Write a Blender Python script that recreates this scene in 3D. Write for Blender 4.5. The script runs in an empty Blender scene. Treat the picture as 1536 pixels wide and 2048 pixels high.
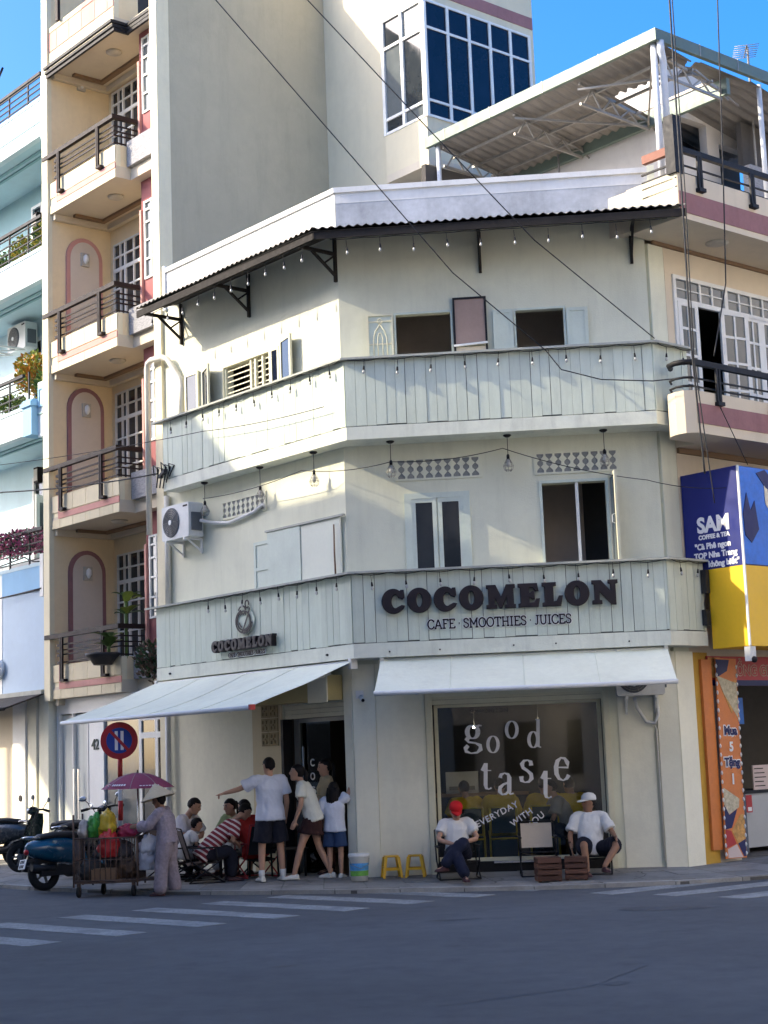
import bpy, bmesh, math, random
from math import sin, cos, pi, radians, sqrt, atan2
from mathutils import Matrix, Vector, noise
random.seed(11)
S = bpy.context.scene
COL = S.collection

# ---------------------------------------------------------------- camera
cam = bpy.data.cameras.new('camera')
cam.sensor_fit = 'VERTICAL'; cam.sensor_height = 36.0
cam.lens = 36.0 * 3214.0 / 2048.0
cam.clip_start = 0.1; cam.clip_end = 3000.0
camo = bpy.data.objects.new('camera', cam); COL.objects.link(camo)
_p, _r = radians(8.74), radians(2.15)
_f = Vector((0, cos(_p), sin(_p))); _u = Vector((0, -sin(_p), cos(_p))); _x = Vector((1, 0, 0))
_a = _x * cos(_r) - _u * sin(_r); _b = _x * sin(_r) + _u * cos(_r)
camo.matrix_world = Matrix(((_a.x, _b.x, -_f.x, 0), (_a.y, _b.y, -_f.y, 0), (_a.z, _b.z, -_f.z, 1.72), (0, 0, 0, 1)))
S.camera = camo

# ---------------------------------------------------------------- world, sun, exposure
SUN_EL, SUN_DIR = radians(29.5), Vector((-0.9991, -0.0419))
world = bpy.data.worlds.new('World'); S.world = world; world.use_nodes = True
wn = world.node_tree.nodes; wl = world.node_tree.links
bg = wn['Background']
sky = wn.new('ShaderNodeTexSky'); sky.sky_type = 'NISHITA'; sky.sun_disc = False
sky.sun_elevation = SUN_EL; sky.sun_rotation = atan2(SUN_DIR.x, SUN_DIR.y)
sky.air_density = 0.6; sky.dust_density = 2.8; sky.ozone_density = 2.6; sky.altitude = 10
hs = wn.new('ShaderNodeHueSaturation'); hs.inputs['Saturation'].default_value = 1.40; wl.new(sky.outputs[0], hs.inputs['Color']); wl.new(hs.outputs[0], bg.inputs[0]); bg.inputs[1].default_value = 0.15
sun = bpy.data.lights.new('sun', 'SUN'); sun.energy = 2.0; sun.angle = radians(0.6); sun.color = (0.92, 0.80, 0.58)
suno = bpy.data.objects.new('sun', sun); COL.objects.link(suno)
_sd = Vector((SUN_DIR.x * cos(SUN_EL), SUN_DIR.y * cos(SUN_EL), sin(SUN_EL)))
suno.rotation_euler = _sd.to_track_quat('Z', 'Y').to_euler()
S.view_settings.view_transform = 'Standard'; S.view_settings.look = 'None'
S.view_settings.gamma = 1.0; S.view_settings.exposure = 1.95
S.view_settings.use_curve_mapping = False
S.render.engine = 'CYCLES'
S.cycles.max_bounces = 8; S.cycles.transparent_max_bounces = 12
S.cycles.use_denoising = True

# ---------------------------------------------------------------- frames of the facades
# x runs to the right seen from the street, y runs into the building, z up
def FM(o, X, Y): return Matrix(((X[0], Y[0], 0, o[0]), (X[1], Y[1], 0, o[1]), (0, 0, 1, 0), (0, 0, 0, 1)))
A = radians(40.0); T = radians(4.6)
FL = FM((-0.55, 22.916), (sin(A), -cos(A)), (cos(A), sin(A)))     # side street facade
FR = FM((-0.55, 22.916), (cos(T), -sin(T)), (sin(T), cos(T)))     # chamfered corner facade
FQ = FM((3.96, 22.553), (cos(A), sin(A)), (-sin(A), cos(A)))      # main street facade
I4 = Matrix.Identity(4)
def fw(F, x, y, z=0.0): return F @ Vector((x, y, z))
def inF(F, p): return F.inverted() @ Vector(p)
def seg(p, q):                                                    # frame along a plan segment p -> q
    p = Vector((p[0], p[1])); q = Vector((q[0], q[1])); d = (q - p); L = d.length; d /= L
    return FM(p, d, (-d.y, d.x)), L
def TR(x, y, z=0.0, rz=0.0): return Matrix.Translation((x, y, z)) @ Matrix.Rotation(rz, 4, 'Z')

# ---------------------------------------------------------------- mesh helper
W = {}
def link(o, parent, M):
    COL.objects.link(o); W[o.name] = M.copy()
    if parent is not None:
        o.parent = parent; o.matrix_basis = W[parent.name].inverted() @ M
    else:
        o.matrix_basis = M
    return o
def tag(o, label=None, cat=None, group=None, kind=None):
    if label: o['label'] = label
    if cat: o['category'] = cat
    if group: o['group'] = group
    if kind: o['kind'] = kind
    return o
def thing(name, label, cat, M=I4, group=None):
    o = bpy.data.objects.new(name, None); o.empty_display_size = 0.1
    link(o, None, M); return tag(o, label, cat, group)
def mobj(name, me, mat, parent=None, M=I4):
    if mat is not None and not me.materials: me.materials.append(mat)
    return link(bpy.data.objects.new(name, me), parent, M)
def dup(root, M, parent=None):
    c = root.copy(); link(c, parent, M)
    for ch in list(root.children):
        dup(ch, M @ (W[root.name].inverted() @ W[ch.name]), c)
    return c

class MB:
    def __init__(s): s.v = []; s.f = []; s.sm = []; s.mi = []; s.m = 0
    def add(s, vs, fs, smooth=False):
        b = len(s.v); s.v += [tuple(v) for v in vs]
        for f in fs: s.f.append(tuple(i + b for i in f)); s.sm.append(smooth); s.mi.append(s.m)
        return s
    def box(s, x0, x1, y0, y1, z0, z1, M=None):
        vs = [(x0,y0,z0),(x1,y0,z0),(x1,y1,z0),(x0,y1,z0),(x0,y0,z1),(x1,y0,z1),(x1,y1,z1),(x0,y1,z1)]
        if M is not None: vs = [M @ Vector(v) for v in vs]
        return s.add(vs, [(0,3,2,1),(4,5,6,7),(0,1,5,4),(1,2,6,5),(2,3,7,6),(3,0,4,7)])
    def prism(s, poly, y0, y1):                 # poly in (x, z), extruded along y
        n = len(poly)
        vs = [(p[0], y0, p[1]) for p in poly] + [(p[0], y1, p[1]) for p in poly]
        fs = [tuple(range(n)), tuple(range(2*n-1, n-1, -1))] + [(i, i+n, (i+1)%n+n, (i+1)%n) for i in range(n)]
        return s.add(vs, fs)
    def slab(s, poly, z0, z1):                  # poly in (x, y)
        n = len(poly)
        a = (lambda i: z0[i]) if isinstance(z0, (list, tuple)) else (lambda i: z0)
        b = (lambda i: z1[i]) if isinstance(z1, (list, tuple)) else (lambda i: z1)
        vs = [(p[0], p[1], a(i)) for i, p in enumerate(poly)] + [(p[0], p[1], b(i)) for i, p in enumerate(poly)]
        fs = [tuple(range(n-1, -1, -1)), tuple(range(n, 2*n))] + [(i, (i+1)%n, (i+1)%n+n, i+n) for i in range(n)]
        return s.add(vs, fs)
    def loft(s, rings, cap=True, smooth=True, closed=True):
        n = len(rings[0]); vs = [p for r in rings for p in r]; fs = []
        m = n if closed else n - 1
        for k in range(len(rings)-1):
            for i in range(m):
                j = (i+1) % n; fs.append((k*n+i, k*n+j, (k+1)*n+j, (k+1)*n+i))
        s.add(vs, fs, smooth)
        if cap:
            b = len(s.v) - len(vs)
            s.f.append(tuple(b+i for i in range(n-1, -1, -1))); s.sm.append(False); s.mi.append(s.m)
            b2 = b + (len(rings)-1)*n
            s.f.append(tuple(b2+i for i in range(n))); s.sm.append(False); s.mi.append(s.m)
        return s
    def tube(s, path, r, n=8, cap=True, smooth=True):
        path = [Vector(p) for p in path]; rr = r if isinstance(r, (list, tuple)) else [r]*len(path)
        rings = []; prev = None
        for i, p in enumerate(path):
            d = (path[min(i+1, len(path)-1)] - path[max(i-1, 0)])
            if d.length < 1e-9: d = Vector((0,0,1))
            d.normalize()
            if prev is None:
                ref = Vector((0,0,1)) if abs(d.z) < 0.9 else Vector((1,0,0)); u = d.cross(ref).normalized()
            else:
                u = prev - d * prev.dot(d); u = u.normalized() if u.length > 1e-6 else d.orthogonal().normalized()
            prev = u; v = d.cross(u)
            rings.append([p + (u*cos(2*pi*k/n) + v*sin(2*pi*k/n)) * rr[i] for k in range(n)])
        return s.loft(rings, cap, smooth)
    def bar(s, p, q, w, h=None):                # rectangular bar from p to q
        p, q = Vector(p), Vector(q); h = h or w; d = (q-p).normalized()
        ref = Vector((0,0,1)) if abs(d.z) < 0.95 else Vector((0,1,0))
        u = d.cross(ref).normalized()*w/2; v = d.cross(u).normalized()*h/2
        return s.loft([[c-u-v, c+u-v, c+u+v, c-u+v] for c in (p, q)], True, False)
    def lathe(s, prof, n=16, M=None, cap=True, smooth=True):
        rings = []
        for r, z in prof:
            ring = [Vector((r*cos(2*pi*k/n), r*sin(2*pi*k/n), z)) for k in range(n)]
            rings.append([M @ p for p in ring] if M is not None else ring)
        return s.loft(rings, cap, smooth)
    def ball(s, c, rx, ry=None, rz=None, n=12, m=8, M=None):
        ry = ry or rx; rz = rz or rx; rings = []
        for k in range(m+1):
            t = pi*k/m; r = max(sin(t), 0.02); 
            ring = [Vector((c[0]+rx*r*cos(2*pi*i/n), c[1]+ry*r*sin(2*pi*i/n), c[2]-rz*cos(t))) for i in range(n)]
            rings.append([M @ p for p in ring] if M is not None else ring)
        return s.loft(rings)
    def wall(s, x0, x1, z0, z1, y0, y1, holes=()):   # upright wall with rectangular holes (x0,x1,z0,z1)
        xs = sorted({x0, x1} | {min(max(h[k], x0), x1) for h in holes for k in (0, 1)})
        zs = sorted({z0, z1} | {min(max(h[k], z0), z1) for h in holes for k in (2, 3)})
        for a, b in zip(zs, zs[1:]):
            run = None
            for c, d in zip(xs, xs[1:]):
                mx_, mz = (c+d)/2, (a+b)/2
                hole = any(h[0] < mx_ < h[1] and h[2] < mz < h[3] for h in holes)
                if hole:
                    if run is not None: s.box(run, c, y0, y1, a, b); run = None
                elif run is None: run = c
            if run is not None: s.box(run, x1, y0, y1, a, b)
        return s
    def mesh(s, name='m'):
        me = bpy.data.meshes.new(name); me.from_pydata(s.v, [], s.f)
        me.polygons.foreach_set('use_smooth', s.sm)
        if any(s.mi): me.polygons.foreach_set('material_index', s.mi)
        me.update(); return me
    def build(s, name, mat, parent=None, M=I4):
        me = s.mesh(name)
        if isinstance(mat, (list, tuple)):
            for m_ in mat: me.materials.append(m_)
            mat = None
        return mobj(name, me, mat, parent, M)
def box(name, mat, parent, M, *d): return MB().box(*d).build(name, mat, parent, M)

# ---------------------------------------------------------------- procedural materials
MATS = {}
def srgb(h):
    h = h.lstrip('#'); c = [int(h[i:i+2], 16)/255 for i in (0, 2, 4)]
    return tuple(x/12.92 if x <= 0.04045 else ((x+0.055)/1.055)**2.4 for x in c)
def pm(name, col, rough=0.75, var=0.10, scale=2.0, bump=0.0, bscale=60.0, streak=0.0, grime=0.0, metal=0.0, spec=0.35, rand=0.0, coat=0.0, sheen=0.0, stretch=None, worn=None):
    if isinstance(col, str): col = srgb(col)
    m = bpy.data.materials.new(name); m.use_nodes = True; nt = m.node_tree; N = nt.nodes; Lk = nt.links
    b = N['Principled BSDF']; b.inputs['Roughness'].default_value = rough; b.inputs['Metallic'].default_value = metal
    b.inputs['Specular IOR Level'].default_value = spec; b.inputs['Coat Weight'].default_value = coat
    tc = N.new('ShaderNodeTexCoord'); src = tc.outputs['Object']
    if stretch:
        mp = N.new('ShaderNodeMapping'); mp.inputs['Scale'].default_value = stretch; Lk.new(src, mp.inputs[0]); vsrc = mp.outputs[0]
    else: vsrc = src
    def noi(sc, det=5.0, vec=None, ro=0.6):
        t = N.new('ShaderNodeTexNoise'); t.inputs['Scale'].default_value = sc; t.inputs['Detail'].default_value = det
        t.inputs['Roughness'].default_value = ro; Lk.new(vec or vsrc, t.inputs['Vector']); return t.outputs['Fac']
    def ramp(fac, a, b_, va, vb):
        r = N.new('ShaderNodeMapRange'); r.inputs[1].default_value = a; r.inputs[2].default_value = b_
        r.inputs[3].default_value = va; r.inputs[4].default_value = vb; Lk.new(fac, r.inputs[0]); return r.outputs[0]
    def mul(x, y):
        k = N.new('ShaderNodeMath'); k.operation = 'MULTIPLY'; Lk.new(x, k.inputs[0])
        if isinstance(y, float): k.inputs[1].default_value = y
        else: Lk.new(y, k.inputs[1])
        return k.outputs[0]
    f = ramp(noi(scale), 0.25, 0.75, 1.0-var, 1.0+var)
    f = mul(f, ramp(noi(scale*9.0, 3.0), 0.3, 0.7, 1.0-var*0.4, 1.0+var*0.4))
    if streak:
        mp2 = N.new('ShaderNodeMapping'); mp2.inputs['Scale'].default_value = (3.2, 3.2, 0.45); Lk.new(src, mp2.inputs[0])
        f = mul(f, ramp(noi(1.0, 7.0, mp2.outputs[0], 0.72), 0.50, 0.80, 1.0, 1.0-streak))
    if grime:
        f = mul(f, ramp(noi(0.9, 8.0, src, 0.75), 0.50, 0.78, 1.0, 1.0-grime))
    if rand:
        oi = N.new('ShaderNodeObjectInfo'); f = mul(f, ramp(oi.outputs['Random'], 0.0, 1.0, 1.0-rand, 1.0+rand*0.5))
    mx = N.new('ShaderNodeMix'); mx.data_type = 'RGBA'; mx.blend_type = 'MULTIPLY'; mx.inputs[0].default_value = 1.0
    mx.inputs[6].default_value = (*col, 1); cmb = N.new('ShaderNodeCombineColor')
    for i in range(3): Lk.new(f, cmb.inputs[i])
    Lk.new(cmb.outputs[0], mx.inputs[7]); Lk.new(mx.outputs[2], b.inputs['Base Color'])
    if worn:
        wx = N.new('ShaderNodeMix'); wx.data_type = 'RGBA'; wx.inputs[7].default_value = (*worn, 1); Lk.new(mx.outputs[2], wx.inputs[6])
        wa = ramp(noi(26.0, 6.0, src, 0.75), 0.50, 0.60, 0.0, 0.85); wb = ramp(noi(2.2, 6.0, src, 0.7), 0.42, 0.66, 0.15, 0.75)
        ad = N.new('ShaderNodeMath'); ad.operation = 'MAXIMUM'; Lk.new(wa, ad.inputs[0]); Lk.new(wb, ad.inputs[1]); Lk.new(ad.outputs[0], wx.inputs[0]); Lk.new(wx.outputs[2], b.inputs['Base Color'])
    rr = ramp(noi(scale*4.0, 3.0), 0.3, 0.7, max(rough-0.08, 0.02), min(rough+0.08, 1.0)); Lk.new(rr, b.inputs['Roughness'])
    if bump:
        bp = N.new('ShaderNodeBump'); bp.inputs['Strength'].default_value = bump; bp.inputs['Distance'].default_value = 0.01
        Lk.new(noi(bscale, 4.0), bp.inputs['Height']); Lk.new(bp.outputs[0], b.inputs['Normal'])
    MATS[name] = m; return m
def glass(name, tint=(0.75, 0.8, 0.8), refl=1.0, rough=0.02):
    m = bpy.data.materials.new(name); m.use_nodes = True; nt = m.node_tree; N = nt.nodes; Lk = nt.links
    for n_ in list(N):
        if n_.type != 'OUTPUT_MATERIAL': N.remove(n_)
    out = N['Material Output']; t = N.new('ShaderNodeBsdfTransparent'); t.inputs[0].default_value = (*tint, 1)
    g = N.new('ShaderNodeBsdfGlossy'); g.inputs['Roughness'].default_value = rough; g.inputs[0].default_value = (refl, refl, refl, 1)
    fr = N.new('ShaderNodeFresnel'); fr.inputs[0].default_value = 1.52
    tc = N.new('ShaderNodeTexCoord'); nz = N.new('ShaderNodeTexNoise'); nz.inputs['Scale'].default_value = 1.45; Lk.new(tc.outputs['Object'], nz.inputs['Vector'])
    bp = N.new('ShaderNodeBump'); bp.inputs['Strength'].default_value = 0.012; bp.inputs['Distance'].default_value = 0.02; Lk.new(nz.outputs['Fac'], bp.inputs['Height'])
    Lk.new(bp.outputs[0], g.inputs['Normal'])
    mx = N.new('ShaderNodeMixShader'); Lk.new(fr.outputs[0], mx.inputs[0]); Lk.new(t.outputs[0], mx.inputs[1]); Lk.new(g.outputs[0], mx.inputs[2]); Lk.new(mx.outputs[0], out.inputs[0])
    MATS[name] = m; return m
def darkglass(name, col=(0.02, 0.025, 0.03), rough=0.04):
    return pm(name, col, rough, 0.15, 1.2, spec=0.6)
# ---------------------------------------------------------------- palette
m_wall   = pm('pale_green_plaster', (0.71,0.71,0.56), 0.85, 0.07, 0.8, 0.3, 45, streak=0.14, grime=0.14)
m_wallw  = pm('white_parapet_plaster', (0.66,0.66,0.64), 0.88, 0.10, 1.6, 0.3, 30, streak=0.18, grime=0.12)
m_slab   = pm('white_concrete', (0.71,0.73,0.62), 0.85, 0.08, 1.2, 0.3, 40, streak=0.30, grime=0.2)
m_plank  = pm('pale_mint_planks', (0.61,0.665,0.56), 0.75, 0.07, 2.2, 0.35, 30, streak=0.12, grime=0.08, rand=0.06, stretch=(6,6,0.8))
m_gap    = pm('dark_joint_board', (0.10,0.11,0.10), 0.9, 0.1, 3)
m_cap    = pm('weathered_ledge', (0.42,0.43,0.38), 0.8, 0.18, 4.0, 0.3, 40, grime=0.2)
m_cream  = pm('cream_ground_plaster', (0.84,0.82,0.67), 0.85, 0.06, 1.0, 0.25, 40, streak=0.08, grime=0.10)
m_tan    = pm('tan_plaster', (0.66,0.57,0.38), 0.85, 0.06, 1.0, 0.2, 40, grime=0.06)
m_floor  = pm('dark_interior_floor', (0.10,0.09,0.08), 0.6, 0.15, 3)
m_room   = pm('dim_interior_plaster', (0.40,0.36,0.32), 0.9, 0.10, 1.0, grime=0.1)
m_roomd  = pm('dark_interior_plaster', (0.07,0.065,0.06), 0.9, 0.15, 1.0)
m_yel    = pm('yellow_plaster', (0.77,0.63,0.40), 0.85, 0.06, 1.0, 0.2, 40, streak=0.08, grime=0.06)
m_yelp   = pm('pale_yellow_plaster', (0.76,0.69,0.49), 0.85, 0.05, 1.0, 0.2, 40, streak=0.15, grime=0.10)
m_grayw  = pm('blank_grey_plaster', (0.45,0.405,0.29), 0.9, 0.07, 0.5, 0.3, 25, streak=0.14, grime=0.12)
m_crw    = pm('cream_tower_plaster', (0.64,0.58,0.42), 0.88, 0.05, 0.7, 0.2, 30, streak=0.10, grime=0.08)
m_pink   = pm('dusty_pink_paint', (0.55,0.28,0.24), 0.8, 0.08, 1.5, 0.2, 40, streak=0.12)
m_plum   = pm('plum_paint', (0.30,0.15,0.15), 0.8, 0.12, 1.5, 0.2, 40, streak=0.2, grime=0.15)
m_maroon = pm('maroon_paint', (0.29,0.10,0.10), 0.8, 0.10, 1.5)
m_niche  = pm('pale_niche_plaster', (0.62,0.54,0.45), 0.85, 0.05, 1.2)
m_ceil   = pm('soffit_plaster', (0.60,0.53,0.41), 0.9, 0.05, 1.0, grime=0.06)
m_brown  = pm('brown_cornice', (0.22,0.14,0.08), 0.8, 0.1, 2)
m_stone  = pm('grey_split_stone', (0.30,0.30,0.31), 0.9, 0.35, 14, 0.8, 30, stretch=(1,1,4))
m_rail   = pm('dark_brown_rail', (0.020,0.013,0.012), 0.6, 0.2, 4, spec=0.2)
m_black  = pm('black_metal', (0.016,0.016,0.018), 0.6, 0.2, 4, spec=0.25)
m_blk2   = pm('black_plastic', (0.025,0.025,0.027), 0.55, 0.15, 6)
m_eave   = pm('dark_eave_timber', (0.018,0.015,0.013), 0.85, 0.25, 4, 0.4, 40)
m_tin    = pm('weathered_tin_sheet', (0.30,0.29,0.26), 0.6, 0.25, 3, 0.2, 30, metal=0.2, grime=0.25)
m_tinu   = pm('canopy_tin_sheet', (0.20,0.188,0.175), 0.6, 0.14, 2, metal=0.1, grime=0.25)
m_white  = pm('white_paint', (0.76,0.77,0.75), 0.5, 0.05, 3, grime=0.05)
m_wfr    = pm('white_window_frame', (0.72,0.72,0.68), 0.5, 0.06, 4, grime=0.10)
m_cfr    = pm('cream_window_frame', (0.68,0.66,0.50), 0.6, 0.07, 4, grime=0.12)
m_gfr    = pm('pale_green_shutter', (0.60,0.66,0.57), 0.6, 0.07, 3, streak=0.1, grime=0.08)
m_pane   = darkglass('window_pane')
m_pane2  = pm('blue_window_pane', (0.006,0.009,0.022), 0.05, 0.3, 1.2, spec=0.28)
m_paneg  = darkglass('grey_window_pane', (0.10,0.115,0.12), 0.08)
m_glass  = glass('shop_glass', (0.93,0.95,0.95), 0.7)
m_glassd = glass('tinted_door_glass', (0.42,0.47,0.46))
m_awn    = pm('white_awning_canvas', (0.80,0.82,0.67), 0.8, 0.07, 1.2, 0.3, 16, grime=0.16)
m_sign   = pm('plum_black_letter', (0.013,0.008,0.011), 0.5, 0.1, 4)
m_signw  = pm('white_letter', (0.78,0.78,0.78), 0.6, 0.03, 4)
m_ac     = pm('ac_casing', (0.64,0.65,0.63), 0.5, 0.07, 3, grime=0.18, streak=0.12)
m_acg    = pm('ac_grille', (0.10,0.11,0.12), 0.6, 0.15, 5)
m_pvc    = pm('pvc_pipe', (0.66,0.64,0.57), 0.45, 0.08, 3, grime=0.2)
m_cable  = pm('cable_rubber', (0.02,0.02,0.022), 0.6, 0.1, 4)
m_bulb   = pm('clear_bulb', (0.48,0.48,0.45), 0.15, 0.05, 4, spec=0.7)
m_lamp   = pm('wall_lamp_stone', (0.45,0.42,0.36), 0.6, 0.2, 8)
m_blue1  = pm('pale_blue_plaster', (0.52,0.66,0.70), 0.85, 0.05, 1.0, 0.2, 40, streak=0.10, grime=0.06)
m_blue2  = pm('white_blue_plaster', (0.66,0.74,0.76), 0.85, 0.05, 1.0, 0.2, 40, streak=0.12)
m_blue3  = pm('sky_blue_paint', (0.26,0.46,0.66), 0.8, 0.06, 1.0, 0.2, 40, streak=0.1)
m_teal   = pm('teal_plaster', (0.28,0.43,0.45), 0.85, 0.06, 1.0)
m_lav    = pm('lavender_plaster', (0.46,0.57,0.68), 0.85, 0.05, 1.0, 0.2, 40, grime=0.05)
m_beige  = pm('beige_right_plaster', (0.66,0.57,0.43), 0.85, 0.05, 0.8, 0.2, 40, streak=0.10, grime=0.08)
m_gut    = pm('sage_gutter_metal', (0.125,0.165,0.14), 0.5, 0.12, 2, metal=0.2, grime=0.2)
m_steel  = pm('grey_steel_tube', (0.28,0.27,0.25), 0.5, 0.2, 4, metal=0.5, grime=0.3)
m_postw  = pm('white_post', (0.60,0.62,0.64), 0.5, 0.08, 3, grime=0.15)
m_sblue  = pm('royal_blue_vinyl', (0.008,0.018,0.17), 0.4, 0.06, 2)
m_sblu2  = pm('bright_blue_vinyl', (0.03,0.16,0.62), 0.4, 0.2, 2)
m_syel   = pm('yellow_vinyl', (0.84,0.50,0.02), 0.45, 0.05, 2)
m_oran   = pm('orange_vinyl', (0.62,0.20,0.05), 0.5, 0.12, 2)
m_mus    = pm('mustard_plaster', (0.52,0.31,0.05), 0.75, 0.08, 2, grime=0.1)
m_red    = pm('red_vinyl', (0.42,0.03,0.03), 0.45, 0.1, 2)
m_navy   = pm('navy_print', (0.015,0.015,0.09), 0.5, 0.1, 3)
m_food1  = pm('golden_food_print', (0.55,0.30,0.09), 0.6, 0.45, 14)
m_food2  = pm('pale_food_print', (0.50,0.45,0.32), 0.6, 0.4, 18)
m_cyan   = pm('pale_pink_print', (0.62,0.50,0.47), 0.5, 0.05, 3)
m_wood   = pm('brown_crate_wood', (0.12,0.058,0.040), 0.8, 0.3, 4, 0.6, 40, rand=0.45, stretch=(1,1,8))
m_yplast = pm('yellow_stool_plastic', (0.72,0.40,0.01), 0.4, 0.05, 3, spec=0.5)
m_rub    = pm('tyre_rubber', (0.018,0.018,0.018), 0.85, 0.15, 6)
m_chrome = pm('chrome', (0.65,0.66,0.68), 0.18, 0.05, 4, metal=1.0)
m_mirror = pm('mirror_glass', (0.70,0.75,0.80), 0.08, 0.02, 4, metal=1.0)
# ================================================================ ground, road, pavement
m_ground = pm('far_ground', (0.30,0.28,0.25), 0.95, 0.2, 0.3)
m_asph = pm('asphalt', (0.112,0.121,0.131), 0.85, 0.20, 0.45, 1.0, 220, grime=0.30, spec=0.3)
m_paint = pm('worn_road_paint', (0.34,0.36,0.36), 0.85, 0.2, 3.5, 0.5, 120, grime=0.3, worn=(0.12,0.13,0.14))
m_pave = pm('pavement_bed', (0.10,0.10,0.095), 0.95, 0.2, 3, 0.5, 60)
m_slabp = pm('pavement_slab', (0.27,0.265,0.25), 0.9, 0.2, 2.5, 0.5, 50, grime=0.4, rand=0.22)
m_kerb = pm('kerb_concrete', (0.31,0.305,0.285), 0.9, 0.2, 3, 0.5, 40, grime=0.4, rand=0.15)

tag(box('ground', m_ground, None, I4, -1500,1500,-1500,1500,-0.4,-0.03), kind='structure')
road = tag(MB().box(-60,60,-40,70,-0.2,0.0).build('road', m_asph), kind='structure')
# zebra stripes: the two near corners, length direction and size in metres
def stripe(cx, cy, dx, dy, L, w):
    d = Vector((dx, dy)).normalized(); n = Vector((-d.y, d.x)); c = Vector((cx, cy)); out = []
    rng = random.Random(int(cx*100))
    k = 26
    for i in range(k+1): out.append(c + d*(L*i/k) + n*(rng.uniform(-.012,.012)))
    for i in range(k, -1, -1): out.append(c + d*(L*i/k) + n*(w + rng.uniform(-.012,.012)))
    mb = MB(); mb.slab([(p.x, p.y) for p in out], 0.001, 0.005); mb.build('crossing_stripe', m_paint, road)
for i in range(-1, 7):
    ex, ey = -1.88 + 0.775*(i-1), 18.10 + 0.60*(i-1) + (0.05*(i-1) if i < 1 else 0)
    stripe(ex-0.30, ey-0.28, -0.735, 0.678, 2.55, -0.42)
for cx, cy in ((2.34,20.21),(3.03,19.68),(3.68,19.04),(4.34,18.45)):
    stripe(cx, cy, 0.80, 0.60, 2.6, -0.40)

K = [(-14.2,35.0),(-9.0,28.6),(-6.1,25.1),(-5.3,24.15),(-4.2,23.15),(-3.0,22.35),(-1.8,21.9),(-0.6,21.5),(0.6,21.22),(1.6,21.02),(2.6,20.95),(3.6,20.95),(4.6,21.25),(5.6,21.75),(7.0,22.8),(11.0,26.2)]
Wl = [fw(FL,-18.5,0.8),fw(FL,-11.0,0.8),fw(FL,-7.6,0.8),fw(FL,-6.6,0.8),fw(FL,-5.2,0.8),fw(FL,-4.0,0.6),fw(FL,-2.6,0.6),fw(FL,-1.2,0.7),fw(FR,0.6,0.5),fw(FR,1.7,0.5),fw(FR,2.7,0.5),fw(FR,3.7,0.5),fw(FQ,0.2,0.5),fw(FQ,1.2,0.8),fw(FQ,2.6,0.8),fw(FQ,8,0.8)]
def kdist(x, y):
    best = 9
    for (ax, ay), (bx_, by) in zip(K, K[1:]):
        dx, dy = bx_-ax, by-ay; t = max(0, min(1, ((x-ax)*dx+(y-ay)*dy)/(dx*dx+dy*dy)))
        best = min(best, math.hypot(x-ax-t*dx, y-ay-t*dy))
    return best
def gz(x, y): return 0.055 + 0.065*min(1.0, kdist(x, y)/1.6)
def strip(s, t):
    i = min(int(s), len(K)-2); u = s - i
    a = Vector(K[i]).lerp(Vector(K[i+1]), u); b = Vector(Wl[i][:2]).lerp(Vector(Wl[i+1][:2]), u)
    return a.lerp(b, t)
pave = MB(); rings = []
NS = 90
for k in range(NS+1):
    s_ = (len(K)-1)*k/NS
    row = []
    for t in (0.0, 0.15, 0.3, 0.45, 0.6, 0.8, 1.0):
        p = strip(s_, t); row.append((p.x, p.y, gz(p.x, p.y)-0.014))
    p = strip(s_, 0.0); row = [(p.x, p.y, -0.05)] + row
    rings.append(row)
pave.loft(rings, cap=False, smooth=False, closed=False)
pavement = tag(pave.build('pavement', m_pave), kind='structure')
def quadslab(name, cs, top, mat, th=0.05):
    c = sum((Vector(p) for p in cs), Vector((0,0)))/4
    q = [c + (Vector(p)-c)*0.985 for p in cs]
    vs = [(p.x, p.y, top(p)-th) for p in q] + [(p.x, p.y, top(p)) for p in q]
    MB().add(vs, [(0,3,2,1),(4,5,6,7),(0,1,5,4),(1,2,6,5),(2,3,7,6),(3,0,4,7)]).build(name, mat, pavement)
rng = random.Random(5)
def arc_s(step):
    out = [1.3]; 
    while out[-1] < len(K)-1.9:
        i = int(out[-1]); L = (Vector(K[i+1])-Vector(K[i])).length; out.append(out[-1] + step/L)
    return out
ss = arc_s(0.62); cnt = 0
for a, b in zip(ss, ss[1:]):
    wd = (strip((a+b)/2, 1)-strip((a+b)/2, 0)).length; n = max(2, round(wd/0.55)); off = 0.12/wd
    for j in range(n):
        t0 = off + (1-off)*j/n; t1 = off + (1-off)*(j+1)/n
        dz = rng.uniform(-.004, .004); tl = rng.uniform(-.004,.004)
        cs = [strip(a, t0), strip(b, t0), strip(b, t1), strip(a, t1)]; c0 = cs[0]
        if cnt < 290:
            quadslab('paving_slab', cs, lambda p: gz(p.x, p.y)+dz+tl*(p-c0).length, m_slabp); cnt += 1
for a, b in zip(arc_s(0.9), arc_s(0.9)[1:]):
    w = 0.115/(strip(a,1)-strip(a,0)).length
    dz = rng.uniform(-.006,.004)
    quadslab('kerb_stone', [strip(a,-0.15*w), strip(b,-0.15*w), strip(b,w), strip(a,w)], lambda p: gz(p.x,p.y)+dz, m_kerb, 0.12)

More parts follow.
